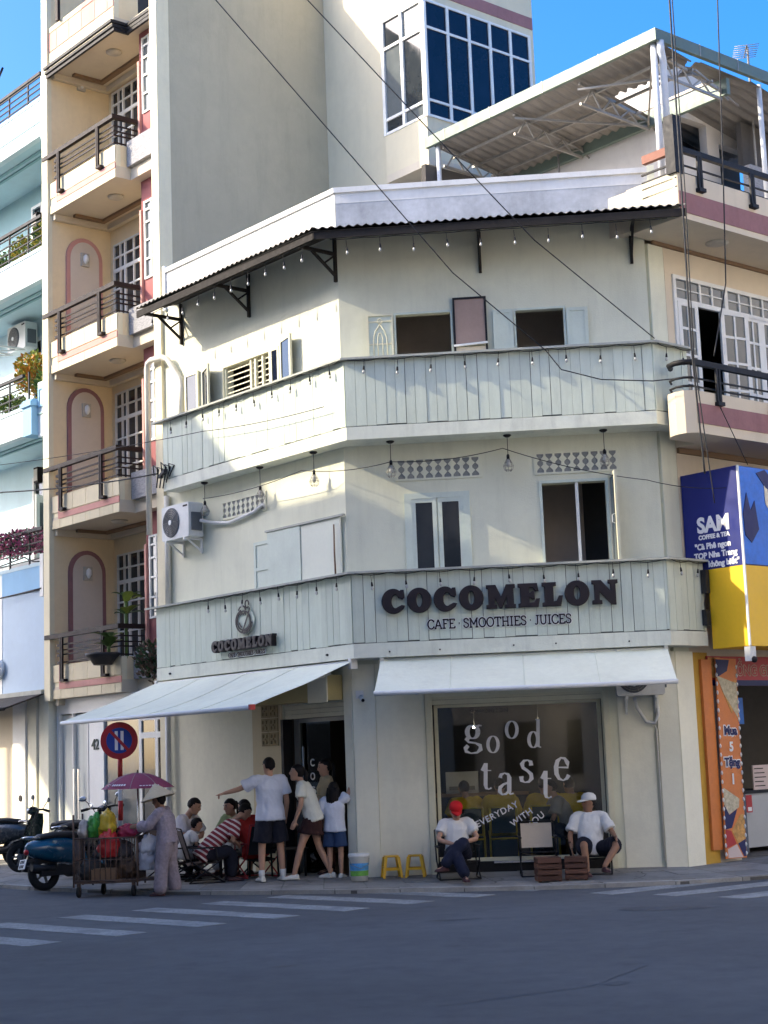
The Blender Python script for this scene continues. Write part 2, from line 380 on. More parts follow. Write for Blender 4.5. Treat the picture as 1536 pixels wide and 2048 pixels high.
# worn spots of the carriageway: tar seams, a darker repair and pale scuffs, each a thin sheet of its own
def blot(cx, cy, rx, ry, rot, mat, name, z, seed, n=40):
    pts = []
    for k in range(n):
        a = 2*pi*k/n; r = 1+0.28*noise.noise(Vector((cos(a)*1.6, sin(a)*1.6, seed)))+0.12*noise.noise(Vector((cos(a)*6, sin(a)*6, seed)))
        x, y = rx*r*cos(a), ry*r*sin(a); pts.append((cx+x*cos(rot)-y*sin(rot), cy+x*sin(rot)+y*cos(rot)))
    MB().add([(p[0],p[1],z) for p in pts],[tuple(range(len(pts)))]).build(name, mat, road)
m_tar = pm('fresh_tar', (0.078,0.084,0.092), 0.7, 0.2, 3, 0.8, 120)
blot(2.9,18.0,.55,.22,-.2,m_tar,'tar_repair',.003,5); blot(-1.0,14.2,.16,.05,.4,m_tar,'tar_spot',.003,6); blot(.6,17.6,.28,.06,.1,m_tar,'tar_spot',.003,7); blot(1.6,12.4,.12,.08,.9,m_tar,'tar_spot',.003,8)
def crack(pts, w, mat, name, parent, z):
    out = []; rr = random.Random(len(pts)*7+int(pts[0][0]*13)); P = [Vector(p) for p in pts]; fine = []
    for a, b in zip(P, P[1:]):
        for k in range(6): fine.append(a.lerp(b, k/6)+Vector((rr.uniform(-.03,.03), rr.uniform(-.03,.03))))
    L_, R_ = [], []
    for i, p in enumerate(fine):
        d = (fine[min(i+1,len(fine)-1)]-fine[max(i-1,0)]).normalized(); nrm = Vector((-d.y,d.x))*w*rr.uniform(.4,1.2)/2; L_.append(p+nrm); R_.append(p-nrm)
    n = len(L_); top = [(q.x,q.y,z(q)) for q in L_+R_]
    MB().add(top, [(i,i+1,n+i+1,n+i) for i in range(n-1)]).build(name, mat, parent)
for pts in ([(3.5,15.2),(4.0,16.8),(3.7,18.2)],[(-3.4,14.2),(-2.2,14.9),(-1.1,15.1)],[(.2,11.6),(1.4,12.3),(2.1,13.6)]): crack(pts, .014, m_tar, 'tar_seam', road, lambda q: .0035)
for pts in ([(3.05,21.2),(3.3,21.7),(3.2,22.2)],[(1.2,21.3),(1.4,21.8),(1.1,22.3)],[(-1.6,22.1),(-1.2,22.5),(-1.3,23.0)]): crack(pts, .02, m_pave, 'crack', pavement, lambda q: gz(q.x,q.y)+.008)
# ================================================================ the block across the side street (outside the picture; it shades the crossing)
opp = thing('opposite_building', 'tall grey block across the side street, left of the picture', 'building', FL @ Matrix.Translation((-12,-12,0)))
m_opp = pm('opposite_plaster', (0.60,0.57,0.52), 0.9, 0.1, 0.5)
D_ = 11.0
def oblk(x0,x1,z0,z1,y0=-D_-9,y1=-D_): MB().box(x0,x1,y0,y1,z0,z1).build('block', m_opp, opp, FL)
oblk(-11.8, 3.5, -0.1, 13.45); oblk(-16.5,-11.802,-0.1,15.05); oblk(-19.3,-16.502,-0.1,7.0); oblk(-19.3,-16.502,10.95,15.05)  # steps, open gap and raised block shaped for the shadow edge and sun patch
oblk(3.502, 14.0, -0.1, 11.0, -D_-9, -D_-2.0)
for x in (-19.2,-16.7): MB().box(x,x+0.12,-D_-0.3,-D_-0.15,7.0,10.95).build('post', m_opp, opp, FL)
for k in range(10):
    for j in range(4):
        x = -16.2+1.9*k; MB().box(x,x+1.2,-D_+0.001,-D_+0.02,1.2+3.1*j,2.7+3.1*j).build('window', m_pane, opp, FL)
# unseen terrace added across the main street to bounce warm sunlight onto the cafe
m_opp2 = pm('reflector_cream_plaster', (0.80,0.74,0.64), 0.9, 0.06, 0.5)
FO = FQ @ Matrix.Translation((0,-15.5,0))
for i, (x0, x1, h, mt) in enumerate(((-16,-9,13,m_opp2),(-8.98,-4,16,m_opp2),(-3.98,2,14,m_opp2),(2.02,9,17,m_opp2),(9.02,16,14,m_opp2),(16.02,26,16,m_opp2))):
    t = thing('reflector_house', ['pale','tall cream','low cream','tallest cream','plain cream','wide cream'][i]+' house added unseen across the main street to bounce sunlight', 'building', FO @ Matrix.Translation(((x0+x1)/2,-2,0)))
    MB().box(x0,x1,-8,0,-0.1,h).build('wall', mt, t, FO)
    n = max(2, int((x1-x0)/2.4))
    for k in range(n):
        for j in range(int(h/3.2)-0):
            xa = x0+(x1-x0)*(k+0.25)/n; MB().box(xa,xa+(x1-x0)*0.42/n,0.002,0.04,1.0+3.1*j,2.5+3.1*j).build('window', m_pane, t, FO)

m_opp3 = pm('backdrop_grey_plaster', (0.45,0.42,0.38), 0.9, 0.1, 0.4)  # unseen row added behind the camera so the shop glass reflects something dark
for i, (x0, x1, h) in enumerate(((-24,-13,13),(-12.95,-4,10.5),(-3.95,4.5,12.5),(4.55,10,11))):
    t = thing('backdrop_house', ['leftmost grey','narrow grey','middle grey','right grey'][i]+' house added behind the camera to darken the shop window reflection', 'building', TR((x0+x1)/2,-10,0))
    MB().box(x0,x1,-16,-9,-0.1,h).build('wall', m_opp3, t)
    for k in range(4):
        for j in range(3): xa = x0+(x1-x0)*(k+.22)/4; MB().box(xa,xa+(x1-x0)*.13,-8.998,-8.95,1.0+3.2*j,2.8+3.2*j).build('window', m_pane, t)
# ================================================================ corner cafe building
cafe = thing('cafe_building', 'three storey pale mint corner cafe building with plank signboards and tin eave', 'building', TR(-0.55,22.916))
# --- structure: floors, roof, back walls, so that the rooms behind the openings are real and dim
def poly_cafe(e=0.0): return [fw(FL,-4.78,0.15)[:2], fw(FL,-0.05,0.15)[:2], fw(FR,0.1,0.15)[:2], fw(FR,4.42,0.15)[:2], fw(FQ,0.30,0.12)[:2], fw(FQ,0.30,6.2)[:2], fw(FL,-4.78,6.4)[:2]]
MB().slab(poly_cafe(), 0.02, 0.125).build('ground_floor', m_floor, cafe)
MB().slab(poly_cafe(), 3.05, 3.30).build('floor_slab', m_room, cafe)
MB().slab(poly_cafe(), 6.12, 6.34).build('floor_slab', m_room, cafe)
MB().slab(poly_cafe(), 9.62, 9.80).build('roof_slab', m_wallw, cafe)
pc = poly_cafe()
for i, j in ((4,5),(5,6),(6,0)):
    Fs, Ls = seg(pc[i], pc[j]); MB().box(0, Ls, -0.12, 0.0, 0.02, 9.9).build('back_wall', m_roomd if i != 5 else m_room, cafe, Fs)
m_roomw = pm('warm_room_plaster', (0.55,0.48,0.42), 0.9, 0.1, 1.0, grime=0.15)  # partitions added close behind the upper openings to catch light and lift the black
for z0, z1 in ((3.31,6.10),(6.35,9.60)):
    MB().box(0.25,4.2,1.5,1.6,z0,z1).build('bounce_partition', m_roomw, cafe, FR); MB().box(-4.6,-0.9,1.5,1.6,z0,z1).build('bounce_partition', m_roomw, cafe, FL)
# --- street walls
hL = [(-1.66,-0.16,0.0,2.56), (-2.97,-1.72,6.95,8.04)]
MB().wall(-4.80, 0.0, 0.02, 9.9, 0.0, 0.15, hL).build('side_wall', m_wall, cafe, FL)
hR = [(1.12,3.50,0.0,2.56), (0.82,1.64,6.95,8.15), (2.58,3.27,6.95,8.11), (2.83,3.73,4.30,5.53)]
MB().wall(0.0, 4.50, 0.02, 9.9, 0.0, 0.15, hR).build('corner_wall', m_wall, cafe, FR)
MB().wall(0.03, 0.36, 0.02, 9.0, 0.0, 0.12, []).build('return_wall', m_wall, cafe, FQ)
# ground floor piers and panels (slightly proud, cream)
MB().box(-0.16,0.02,-0.03,0.10,0.06,3.06).build('corner_pier', m_cream, cafe, FL)
MB().box(0.012,0.33,-0.05,0.0,0.06,3.06).build('corner_pier', m_cream, cafe, FR)
MB().box(3.52,3.60,-0.035,0.0,0.06,3.06).build('window_jamb', m_cfr, cafe, FR)
MB().box(1.03,1.12,-0.035,0.0,0.06,3.06).build('window_jamb', m_cfr, cafe, FR)
MB().box(3.72,4.20,-0.012,0.0,0.05,3.06).build('wall_panel', m_cream, cafe, FR)
MB().box(0.335,1.02,-0.012,0.0,0.05,3.06).build('wall_panel', m_cream, cafe, FR)
MB().box(4.26,4.545,-0.06,0.0,0.05,3.06).build('end_pier', m_cream, cafe, FR)
MB().box(-0.01,0.36,-0.06,0.0,0.05,3.06).build('end_pier', m_cream, cafe, FQ)
MB().box(-4.79,-2.45,-0.012,0.0,0.05,3.06).build('wall_panel', m_cream, cafe, FL)
MB().box(-2.44,-1.68,-0.022,0.0,0.05,3.06).build('wall_panel', m_tan, cafe, FL)
# yellow shutter housing over the door and over the shop window
MB().box(-2.2,-0.20,-0.30,-0.01,2.58,2.93).build('shutter_housing', pm('ochre_housing',(0.50,0.42,0.20),0.7,0.08,2), cafe, FL)
MB().box(-0.62,-0.17,-0.32,-0.302,2.55,2.94).build('housing_cover', m_cream, cafe, FL)
for k in range(3):
    MB().box(-1.66,-0.16,0.02+0.006*(k%2),0.06,2.36+0.066*k,2.36+0.066*k+0.062).build('shutter_slat', m_cfr, cafe, FL)
    MB().box(1.12,3.50,0.03+0.006*(k%2),0.07,2.45+0.07*k,2.45+0.07*k+0.066).build('shutter_slat', m_cfr, cafe, FR)
    MB().box(1.12,3.50,0.03+0.006*(k%2),0.07,2.66+0.07*k,2.66+0.07*k+0.066).build('shutter_slat', m_cfr, cafe, FR) if k < 0 else None
# --- shop window and door
sw = MB()
for a in (1.14,3.44): sw.box(a,a+0.05,0.18,0.24,0.30,2.45)
sw.box(1.14,3.49,0.18,0.24,0.26,0.31); sw.box(1.14,3.49,0.18,0.24,2.41,2.45)
win = sw.build('shop_window_frame', m_cfr, cafe, FR)
MB().box(1.19,3.44,0.205,0.213,0.31,2.41).build('pane', m_glass, win, FR)
MB().box(1.10,3.52,0.10,0.30,0.03,0.26).build('window_plinth', m_black, cafe, FR)
MB().box(1.9,2.6,0.06,0.10,0.235,0.262).build('plinth_trim', m_chrome, cafe, FR)
df = MB(); df.box(-1.62,-1.50,0.16,0.22,0.1,2.36); df.box(-1.50,-0.18,0.17,0.23,2.30,2.36)
dfo = df.build('door_frame', pm('grey_aluminium',(0.30,0.31,0.30),0.45,0.08,3,metal=0.4), cafe, FL)
MB().box(-1.50,-0.78,0.19,0.198,0.12,2.30).build('door_leaf', m_glassd, dfo, FL)
MB().box(-1.40,-1.38,0.14,0.165,1.25,1.95).build('handle', m_chrome, dfo, FL)
MB().box(-1.70,-1.64,-0.03,0.14,0.1,2.36).build('door_gap_trim', m_black, cafe, FL)
# breeze blocks beside the door
for i in range(2):
    for j in range(3):
        x0 = -2.17+0.21*i; z0 = 1.98+0.21*j; b_ = MB()
        b_.box(x0,x0+0.20,-0.026,-0.022,z0,z0+0.20)
        for sx, sz in ((0.02,0.02),(0.13,0.02),(0.02,0.13),(0.13,0.13)): pass
        b_.wall(x0,x0+0.20,z0,z0+0.20,-0.045,-0.026,[(x0+0.03,x0+0.08,z0+0.03,z0+0.08),(x0+0.12,x0+0.17,z0+0.03,z0+0.08),(x0+0.03,x0+0.08,z0+0.12,z0+0.17),(x0+0.12,x0+0.17,z0+0.12,z0+0.17),(x0+0.085,x0+0.115,z0+0.085,z0+0.115)])
        b_.build('breeze_block', pm('breeze_ochre',(0.36,0.29,0.17),0.9,0.1,4) if 'breeze_ochre' not in MATS else MATS['breeze_ochre'], cafe, FL)
# --- plank signboards and slabs, in two storeys
cR = fw(FR,0.10,-0.52); cQ = fw(FR,4.47,-0.52)
yQ = inF(FQ, cQ).y; yL = inF(FL, cR).y
rngp = random.Random(3)
m_bandw = m_slab
for (zs, zb, zc, xl, xq) in ((6.215,6.40,7.365,-4.42,0.34),(3.12,3.32,4.295,-4.72,0.385)):
    outer = [fw(FL,xl,yL), cR, cQ, fw(FQ,xq,yQ)]
    inner = [fw(FQ,xq,0.06), fw(FR,4.40,0.06), fw(FR,0.03,0.06), fw(FL,xl,0.06)]
    MB().slab([p[:2] for p in outer+inner], zs, zb).build('slab_band', m_bandw, cafe)
    oo = [fw(FL,xl-0.22,yL-0.09), fw(FR,0.055,-0.61), fw(FR,4.52,-0.61), fw(FQ,xq+0.10,yQ-0.09)]
    ii = [fw(FQ,xq+0.10,0.06), fw(FR,4.40,0.06), fw(FR,0.03,0.06), fw(FL,xl-0.22,0.06)]
    zt = [zc]*4+[zc+0.05]*4
    MB().slab([p[:2] for p in oo+ii], zt, [z+0.03 for z in zt]).build('ledge', m_cap, cafe)
    bk = MB()
    for a, b in zip(outer, outer[1:]):
        Fs, Ls = seg(a, b)
        MB().box(0.005, Ls-0.005, 0.021, 0.05, zb+0.002, zc-0.002).build('backing_board', m_gap, cafe, Fs)
        x = 0.004
        while x < Ls-0.02:
            w = min(rngp.choice((0.135,0.145,0.15,0.16)), Ls-0.004-x)
            if w < 0.03: break
            g = rngp.choice((0.003,0.004,0.005,0.009)); t = rngp.uniform(-.004,.004); lo = rngp.uniform(0.0,0.018)
            MB().box(x, x+w-g, t, 0.020, zb+0.004+lo, zc-0.004).build('plank', m_plank, cafe, Fs)
            x += w
# lower string course of thin white capping with irregular edge is part of the slab
# --- parapet coping
for F_, a, b in ((FL,-4.68,0.0),(FR,0.0,4.64)):
    MB().box(a,b,-0.014,0.20,9.9,10.06).build('parapet', m_wallw, cafe, F_)
    MB().box(a-0.02,b+0.01,-0.045,0.22,10.06,10.14).build('coping', m_wallw, cafe, F_)
m_parblue = pm('faded_blue_wash', (0.42,0.44,0.47), 0.9, 0.22, 1.3, 0.3, 30, streak=0.25, grime=0.2)
m_parwht = pm('lime_wash', (0.66,0.65,0.62), 0.9, 0.10, 1.3, 0.3, 30, streak=0.2, grime=0.1)
MB().box(0.003,4.62,-0.010,-0.001,9.42,10.06).build('parapet_face', m_parblue, cafe, FR)
MB().box(-4.68,-0.003,-0.010,-0.001,9.42,10.06).build('parapet_face', m_parwht, cafe, FL)
MB().box(4.60,4.70,-0.05,0.25,9.4,10.16).build('parapet_end', m_wall, cafe, FR)
MB().box(-4.74,-4.68,-0.05,0.25,9.4,10.18).build('parapet_end', m_white, cafe, FL)
# --- corrugated tin eave
ec = fw(FR,-0.24,-1.0); EL = inF(FL, ec); yeL, xeL = EL.y, EL.x
def eave(F_, w0, w1, e0, e1, ye, name):
    mb = MB(); n = 170; per = 0.125; rows = []
    for t in (0.0, 0.34, 0.67, 1.0):
        row = []
        for k in range(n+1):
            s_ = k/n; xw = w0+(w1-w0)*s_; xe = e0+(e1-e0)*s_; x = xw+(xe-xw)*t
            row.append((x, -0.012+(ye+0.012)*t, 9.47-0.26*t+0.017*sin(2*pi*x/per)+0.006*sin(x*3.1)))
        rows.append(row)
    top = rows; bot = [[(p[0],p[1],p[2]-0.006) for p in r] for r in rows]
    mb.loft(top, False, True, False); mb.loft(bot, False, True, False); mb.loft([top[-1], bot[-1]], False, False, False)
    return mb.build(name, m_tin, cafe, F_)
eave(FL,-4.40,0.0,-4.30,xeL,yeL,'eave_sheet'); eave(FR,0.0,4.65,-0.24,5.02,-1.0,'eave_sheet')
for F_, a, b, ye in ((FL,-4.28,xeL,yeL),(FR,-0.24,5.02,-1.0)):
    MB().box(a,b,ye+0.02,ye+0.05,9.05,9.16).build('fascia_board', m_eave, cafe, F_)
    MB().box(a+0.25,b-0.25,ye+0.36,ye+0.42,9.22,9.28).build('purlin', m_eave, cafe, F_)
MB().slab([fw(FL,-4.28,yeL+0.03)[:2], ec[:2], fw(FR,5.0,-0.97)[:2], fw(FR,4.62,-0.02)[:2], fw(FR,0.0,-0.02)[:2], fw(FL,-4.40,-0.02)[:2]], [9.155]*3+[9.42]*3, [9.162]*3+[9.427]*3).build('eave_lining', m_eave, cafe)
def bracket(F_, x, L=0.60):
    b_ = MB(); b_.box(x-0.022,x+0.022,-0.05,-0.005,8.70,9.4); b_.box(x-0.02,x+0.02,-L-0.25,-0.05,9.10,9.15)
    b_.bar((x,-0.04,8.80),(x,-L+0.06,9.11),0.036,0.036); b_.bar((x,-0.05,9.09),(x,-0.24,8.95),0.026,0.026)
    b_.build('bracket', m_eave, cafe, F_)
for x in (-4.22,-2.25,-0.02): bracket(FL, x, 0.52)
for x in (2.10,4.30): bracket(FR, x)
# --- second storey openings on the corner face
def leafpanel(name, F_, x0, x1, z0, z1, y, mat, panel, parent=cafe, panes=1, th=0.035, bar=0.05):
    mb = MB(); h = (z1-z0)
    holes = [(x0+bar, x1-bar, z0+bar+(h-bar)*k/panes, z0+(h-bar)*(k+1)/panes) for k in range(panes)]
    mb.wall(x0,x1,z0,z1,y,y+th,holes); o = mb.build(name, mat, parent, F_)
    for hh in holes: MB().box(hh[0]-.004,hh[1]+.004,y+th*0.4,y+th*0.7,hh[2]-.004,hh[3]+.004).build('pane' if panel is not mat else 'panel', panel, o, F_)
    return o
def wframe(F_, x0, x1, z0, z1, y0, y1, mat, w=0.05):
    return MB().wall(x0,x1,z0,z1,y0,y1,[(x0+w,x1-w,z0+w,z1-w)]).build('window_frame', mat, cafe, F_)
wframe(FR,0.80,1.66,6.95,8.17,-0.02,0.02,m_gfr,0.03); wframe(FR,2.55,3.30,6.95,8.13,-0.02,0.02,m_gfr,0.03)
sh = MB(); x0,x1,z0,z1 = 0.40,0.79,7.40,8.16
sh.wall(x0,x1,z0,z1,-0.06,-0.03,[(x0+.03,x1-.03,z0+.03,z1-.03)]); sh.box(x0+.03,x1-.03,-0.05,-0.038,z1-0.12,z1-0.10); sh.box(x0+.03,x1-.03,-0.05,-0.038,7.70,7.72)
cx = (x0+x1)/2
for s_ in (-1,1):
    sh.tube([(cx+s_*0.10,-0.045,7.43),(cx+s_*0.10,-0.045,7.78),(cx+s_*0.07,-0.045,7.90),(cx,-0.045,8.0)],0.009,6)
    sh.tube([(cx+s_*0.035,-0.045,7.43),(cx+s_*0.035,-0.045,7.80),(cx+s_*0.02,-0.045,7.86),(cx,-0.045,7.88)],0.008,6)
sh.tube([(cx+0.035*cos(a*pi/6),-0.045,8.055+0.035*sin(a*pi/6)) for a in range(13)],0.008,6)
sho = sh.build('grille_shutter', m_cfr, cafe, FR); MB().box(x0+.03,x1-.03,-0.034,-0.030,z0+.03,z1-.03).build('panel', m_gfr, sho, FR)
leafpanel('shutter',FR,2.25,2.54,7.20,8.12,-0.055,m_gfr,m_gfr); leafpanel('shutter',FR,3.31,3.62,7.20,8.09,-0.055,m_gfr,m_gfr)
# second storey on the side face
leafpanel('casement',FL,-4.12,-3.72,7.0,8.15,-0.05,m_cfr,m_pane)
o = leafpanel('casement',I4,0,0.50,7.0,8.12,0,m_cfr,m_pane2); o.matrix_basis = W[cafe.name].inverted() @ (FL @ TR(-3.62,-0.04,0,radians(-22))); W[o.name] = FL @ TR(-3.62,-0.04,0,radians(-22))
wframe(FL,-3.05,-1.70,6.95,8.08,-0.03,0.03,m_cfr,0.05)
for k in range(7): MB().box(-2.97,-1.74,0.03,0.045,7.42+0.09*k,7.437+0.09*k).build('window_bar', m_cfr, cafe, FL)
for x in (-2.30,-2.18,-1.98): MB().box(x,x+0.04,0.0,0.05,7.0,8.04).build('mullion', m_cfr, cafe, FL)
leafpanel('casement',FL,-1.70,-1.46,7.0,8.06,-0.05,m_cfr,m_pane2)
o = leafpanel('casement',I4,0,0.42,7.0,8.14,0,m_cfr,m_pane); M_ = FL @ TR(-1.44,-0.05,0,radians(-14)); o.matrix_basis = W[cafe.name].inverted() @ M_; W[o.name] = M_
# --- first storey on the corner face
wf = MB().wall(0.85,1.79,4.30,5.48,-0.03,0.0,[(0.95,1.69,4.30,5.40)]).build('window_frame', m_gfr, cafe, FR)
leafpanel('casement',FR,0.95,1.31,4.30,5.40,-0.022,m_gfr,m_pane,th=0.03,bar=0.06); leafpanel('casement',FR,1.33,1.69,4.30,5.40,-0.022,m_gfr,m_pane,th=0.03,bar=0.06)
wframe(FR,2.79,3.77,4.28,5.57,-0.025,0.03,m_gfr,0.04)
MB().box(3.30,3.345,0.0,0.04,4.3,5.53).build('mullion', m_wfr, cafe, FR)
o = leafpanel('casement',I4,0,0.44,4.25,5.60,0,m_cfr,m_paneg); M_ = FR @ TR(3.77,-0.03,0,radians(-82)); o.matrix_basis = W[cafe.name].inverted() @ M_; W[o.name] = M_
h_ = MB().tube([(0.40,-0.01,4.85),(0.40,-0.05,4.87),(0.40,-0.05,4.97),(0.40,-0.01,4.99)],0.006,6).build('handle', m_white, o, M_)
# first storey on the side face
leafpanel('old_window',FL,-2.28,-1.80,4.25,5.10,-0.03,m_gfr,m_gfr,panes=2)
MB().box(-1.86,-1.03,-0.07,-0.045,4.25,5.20).build('sliding_panel', m_gfr, cafe, FL)
MB().box(-1.02,-0.08,-0.055,-0.03,4.25,5.20).build('sliding_panel', pm('white_panel',(0.70,0.72,0.61),0.6,0.04,2), cafe, FL)
MB().box(-1.90,0.02,-0.085,-0.03,5.205,5.235).build('panel_rail', m_cap, cafe, FL)
MB().tube([(-0.16,-0.10,4.3),(-0.17,-0.10,4.7),(-0.165,-0.10,5.10)],[0.014,0.013,0.011],8).build('bamboo_stick', pm('bamboo',(0.16,0.10,0.06),0.7,0.3,20), cafe, FL)
# --- ventilation blocks
def vents(F_, x0, x1, z0, z1, n):
    f = MB().wall(x0-.03,x1+.03,z0-.03,z1+.03,-0.02,0.0,[(x0,x1,z0,z1)]).build('vent_frame', m_wall, cafe, F_)
    MB().box(x0,x1,-0.004,-0.001,z0,z1).build('vent_back', pm('vent_grey',(0.25,0.26,0.25),0.9,0.2,6) if 'vent_grey' not in MATS else MATS['vent_grey'], f, F_)
    w = (x1-x0)/n; h = z1-z0
    for k in range(n+1):
        c = x0+w*k; a = 0.46*w; b = 0.12*w
        L_ = max(c-a, x0); R_ = min(c+a, x1)
        pts = [(max(c-b,x0),z0),(min(c+b,x1),z0),(min(c+b,x1),z0+h*.12),(R_,z0+h*.3),(min(c+b*1.4,x1),z0+h*.44),(min(c+b*1.4,x1),z0+h*.56),(R_,z0+h*.7),(min(c+b,x1),z0+h*.88),(min(c+b,x1),z1),
               (max(c-b,x0),z1),(max(c-b,x0),z0+h*.88),(L_,z0+h*.7),(max(c-b*1.4,x0),z0+h*.56),(max(c-b*1.4,x0),z0+h*.44),(L_,z0+h*.3),(max(c-b,x0),z0+h*.12)]
        MB().prism(pts,-0.018,-0.004).build('vent_block', m_wall, f, F_)
vents(FR,0.76,1.96,5.70,5.97,9); vents(FR,2.76,3.92,5.69,5.96,9); vents(FL,-3.13,-1.97,5.60,5.84,9)
# nail heads and stains on the lower band
for x in (0.6,1.3,2.32,2.9,3.9): MB().lathe([(0.012,0),(0.012,0.02)],8,Matrix.Rotation(pi/2,4,'X')).build('bolt', m_black, cafe, FR @ Matrix.Translation((x,-0.52,3.2+0.01*sin(x*9))))
for x in (-4.3,-0.15): MB().lathe([(0.016,0),(0.016,0.03)],8,Matrix.Rotation(pi/2,4,'X')).build('bolt', m_black, cafe, FL @ Matrix.Translation((x,yL,3.21)))

# ================================================================ awnings
def awning(F_, x0, x1, yt, zt, yf, zf, label):
    t = thing('awning', label, 'awning', F_ @ Matrix.Translation(((x0+x1)/2, yt, zt)))
    nx, ny = 60, 14; top = []
    for j in range(ny+1):
        r = []
        for i in range(nx+1):
            a, b = i/nx, j/ny
            sag = -0.045*sin(pi*b)*(0.6+0.4*sin(pi*a)) + 0.010*sin(a*19+b*2)*sin(pi*b)**.5 + 0.010*noise.noise(Vector((a*9,b*3,x0)))
            r.append((x0+(x1-x0)*a, yt+(yf-yt)*b, zt+(zf-zt)*b+sag))
        top.append(r)
    mb = MB(); mb.loft(top, False, True, False); mb.loft([[(p[0],p[1],p[2]-0.004) for p in r] for r in top], False, True, False)
    mb.build('canvas', m_awn, t, F_)
    for q in range(1,4):
        i = round(nx*q/4); MB().tube([(r[i][0],r[i][1],r[i][2]+0.003) for r in top],0.006,5).build('seam', m_awn, t, F_)
    MB().tube([(x0-.01,yf,zf-.02),(x1+.01,yf,zf-.02)],0.032,10).build('front_bar', m_white, t, F_)
    MB().tube([(x0-.01,yt+.03,zt-.01),(x1+.01,yt+.03,zt-.01)],0.035,10).build('roller', m_white, t, F_)
    for x in (x0+0.55, x1-0.55):
        mid = (x+(0.35 if x < (x0+x1)/2 else -0.35), (yt+yf)/2, (zt+zf)/2-0.14)
        a = MB(); a.bar((x,yt+.05,zt-.12),mid,0.035,0.05); a.bar(mid,(x,yf+.03,zf-.04),0.03,0.045); a.build('folding_arm', m_wfr, t, F_)
    for x in (x0+.02, x1-.02):
        MB().box(x-.03,x+.03,yt-.02,yt+.10,zt-.10,zt+.05).build('bracket', m_wfr, t, F_)
    return t
awL = awning(FL,-4.78,0.36,-0.28,3.08,-2.0,2.48,'wide white canvas awning over the cafe door and the people seated outside')
awR = awning(FR,0.46,4.42,-0.45,3.08,-1.55,2.60,'white canvas awning above the good taste shop window')
MB().box(0.355,0.40,-2.04,-1.96,2.43,2.50).build('end_cap', m_red, awL, FL)
MB().tube([(3.72,-0.47,3.10),(3.73,-0.5,2.9),(3.70,-0.49,2.75)],0.008,6).build('crank', m_wfr, awR, FR)
# ================================================================ narrow yellow townhouse with balconies
yb = thing('townhouse', 'narrow five storey yellow townhouse with stacked balconies and arched niches', 'building', FL @ Matrix.Translation((-6.8,0,0)))
ZB = [3.02, 6.15, 9.12, 12.25, 15.10]
MB().box(-8.90,-8.68,-0.12,-0.02,3.0,17.6).build('pilaster', m_yelp, yb, FL)
MB().box(-5.02,-4.80,-0.06,0.20,0.02,15.7).build('pilaster', m_yelp, yb, FL)
MB().box(-8.90,-8.68,-0.02,1.45,3.0,17.6).build('recess_wall', m_yel, yb, FL)
MB().add([(-5.0,0.2,0.02),(-4.802,0.2,0.02),(-4.802,2.9,0.02),(-5.0,2.9,0.02),(-5.0,0.2,15.6),(-4.802,0.2,15.6),(-4.802,2.9,16.3),(-5.0,2.9,16.3)],[(0,3,2,1),(4,5,6,7),(0,1,5,4),(1,2,6,5),(2,3,7,6),(3,0,4,7)]).box(-5.0,-4.802,2.9,3.72,0.02,19.0).build('blank_wall', m_grayw, yb, FL)
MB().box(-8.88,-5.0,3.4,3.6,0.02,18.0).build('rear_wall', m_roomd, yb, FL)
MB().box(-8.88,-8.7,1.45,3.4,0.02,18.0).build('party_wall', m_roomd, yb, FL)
FS = FL @ Matrix(((0,-1,0,-8.68),(1,0,0,0),(0,0,1,0),(0,0,0,1)))      # on the recess side wall: x = depth, y = into the wall
def arch(y0, y1, z0, zs, rise, n=14):
    c = (y0+y1)/2; r = (y1-y0)/2
    return [(y0,z0),(y1,z0)] + [(c+r*cos(pi*k/n), zs+rise*sin(pi*k/n)) for k in range(n+1)]
def wall_lamp(FS_, x, z, parent):
    o = MB().box(x-0.085,x+0.085,-0.05,0.0,z-0.13,z+0.13).build('wall_lamp', m_lamp, parent, FS_)
    MB().lathe([(0.01,0.10),(0.05,0.06),(0.055,-0.02),(0.02,-0.09)],10,Matrix.Translation((x,-0.065,z))).build('shade', m_white, o, FS_)
m_tile = pm('pale_yellow_tile', (0.70,0.62,0.43), 0.8, 0.05, 1.2, 0.15, 40, streak=0.18, grime=0.15, rand=0.08)
m_tilep = pm('pink_tile', (0.52,0.27,0.23), 0.8, 0.07, 1.2, streak=0.15, rand=0.1)
def balcony_rail(z, lvl):
    r = MB().box(-8.86,-6.20,-0.14,-0.06,z+1.10,z+1.18).build('railing', m_rail, yb, FL)
    MB().box(-6.28,-6.20,-0.06,0.50,z+1.10,z+1.18).build('side_rail', m_rail, r, FL)
    MB().bar((-6.24,0.48,z+1.13),(-5.95,0.50,z+0.80),0.06,0.06).build('stair_rail', m_rail, r, FL)
    for h in (0.96,0.86,0.78,0.64):
        MB().box(-8.32,-6.22,-0.10,-0.075,z+h,z+h+0.025).build('bar', m_rail, r, FL)
        MB().box(-6.245,-6.22,-0.075,0.48,z+h,z+h+0.025).build('bar', m_rail, r, FL)
        MB().box(-8.40,-8.32,-0.13,-0.06,z+h-0.02,z+h+0.03).build('bar_end', m_rail, r, FL)
    for x in (-8.25,-6.78):
        p = MB(); p.box(x,x+0.035,-0.16,-0.12,z+0.34,z+1.10); p.box(x+0.055,x+0.09,-0.16,-0.12,z+0.34,z+1.10); p.box(x-0.005,x+0.15,-0.16,-0.045,z+0.30,z+0.345)
        p.build('post', m_rail, r, FL)
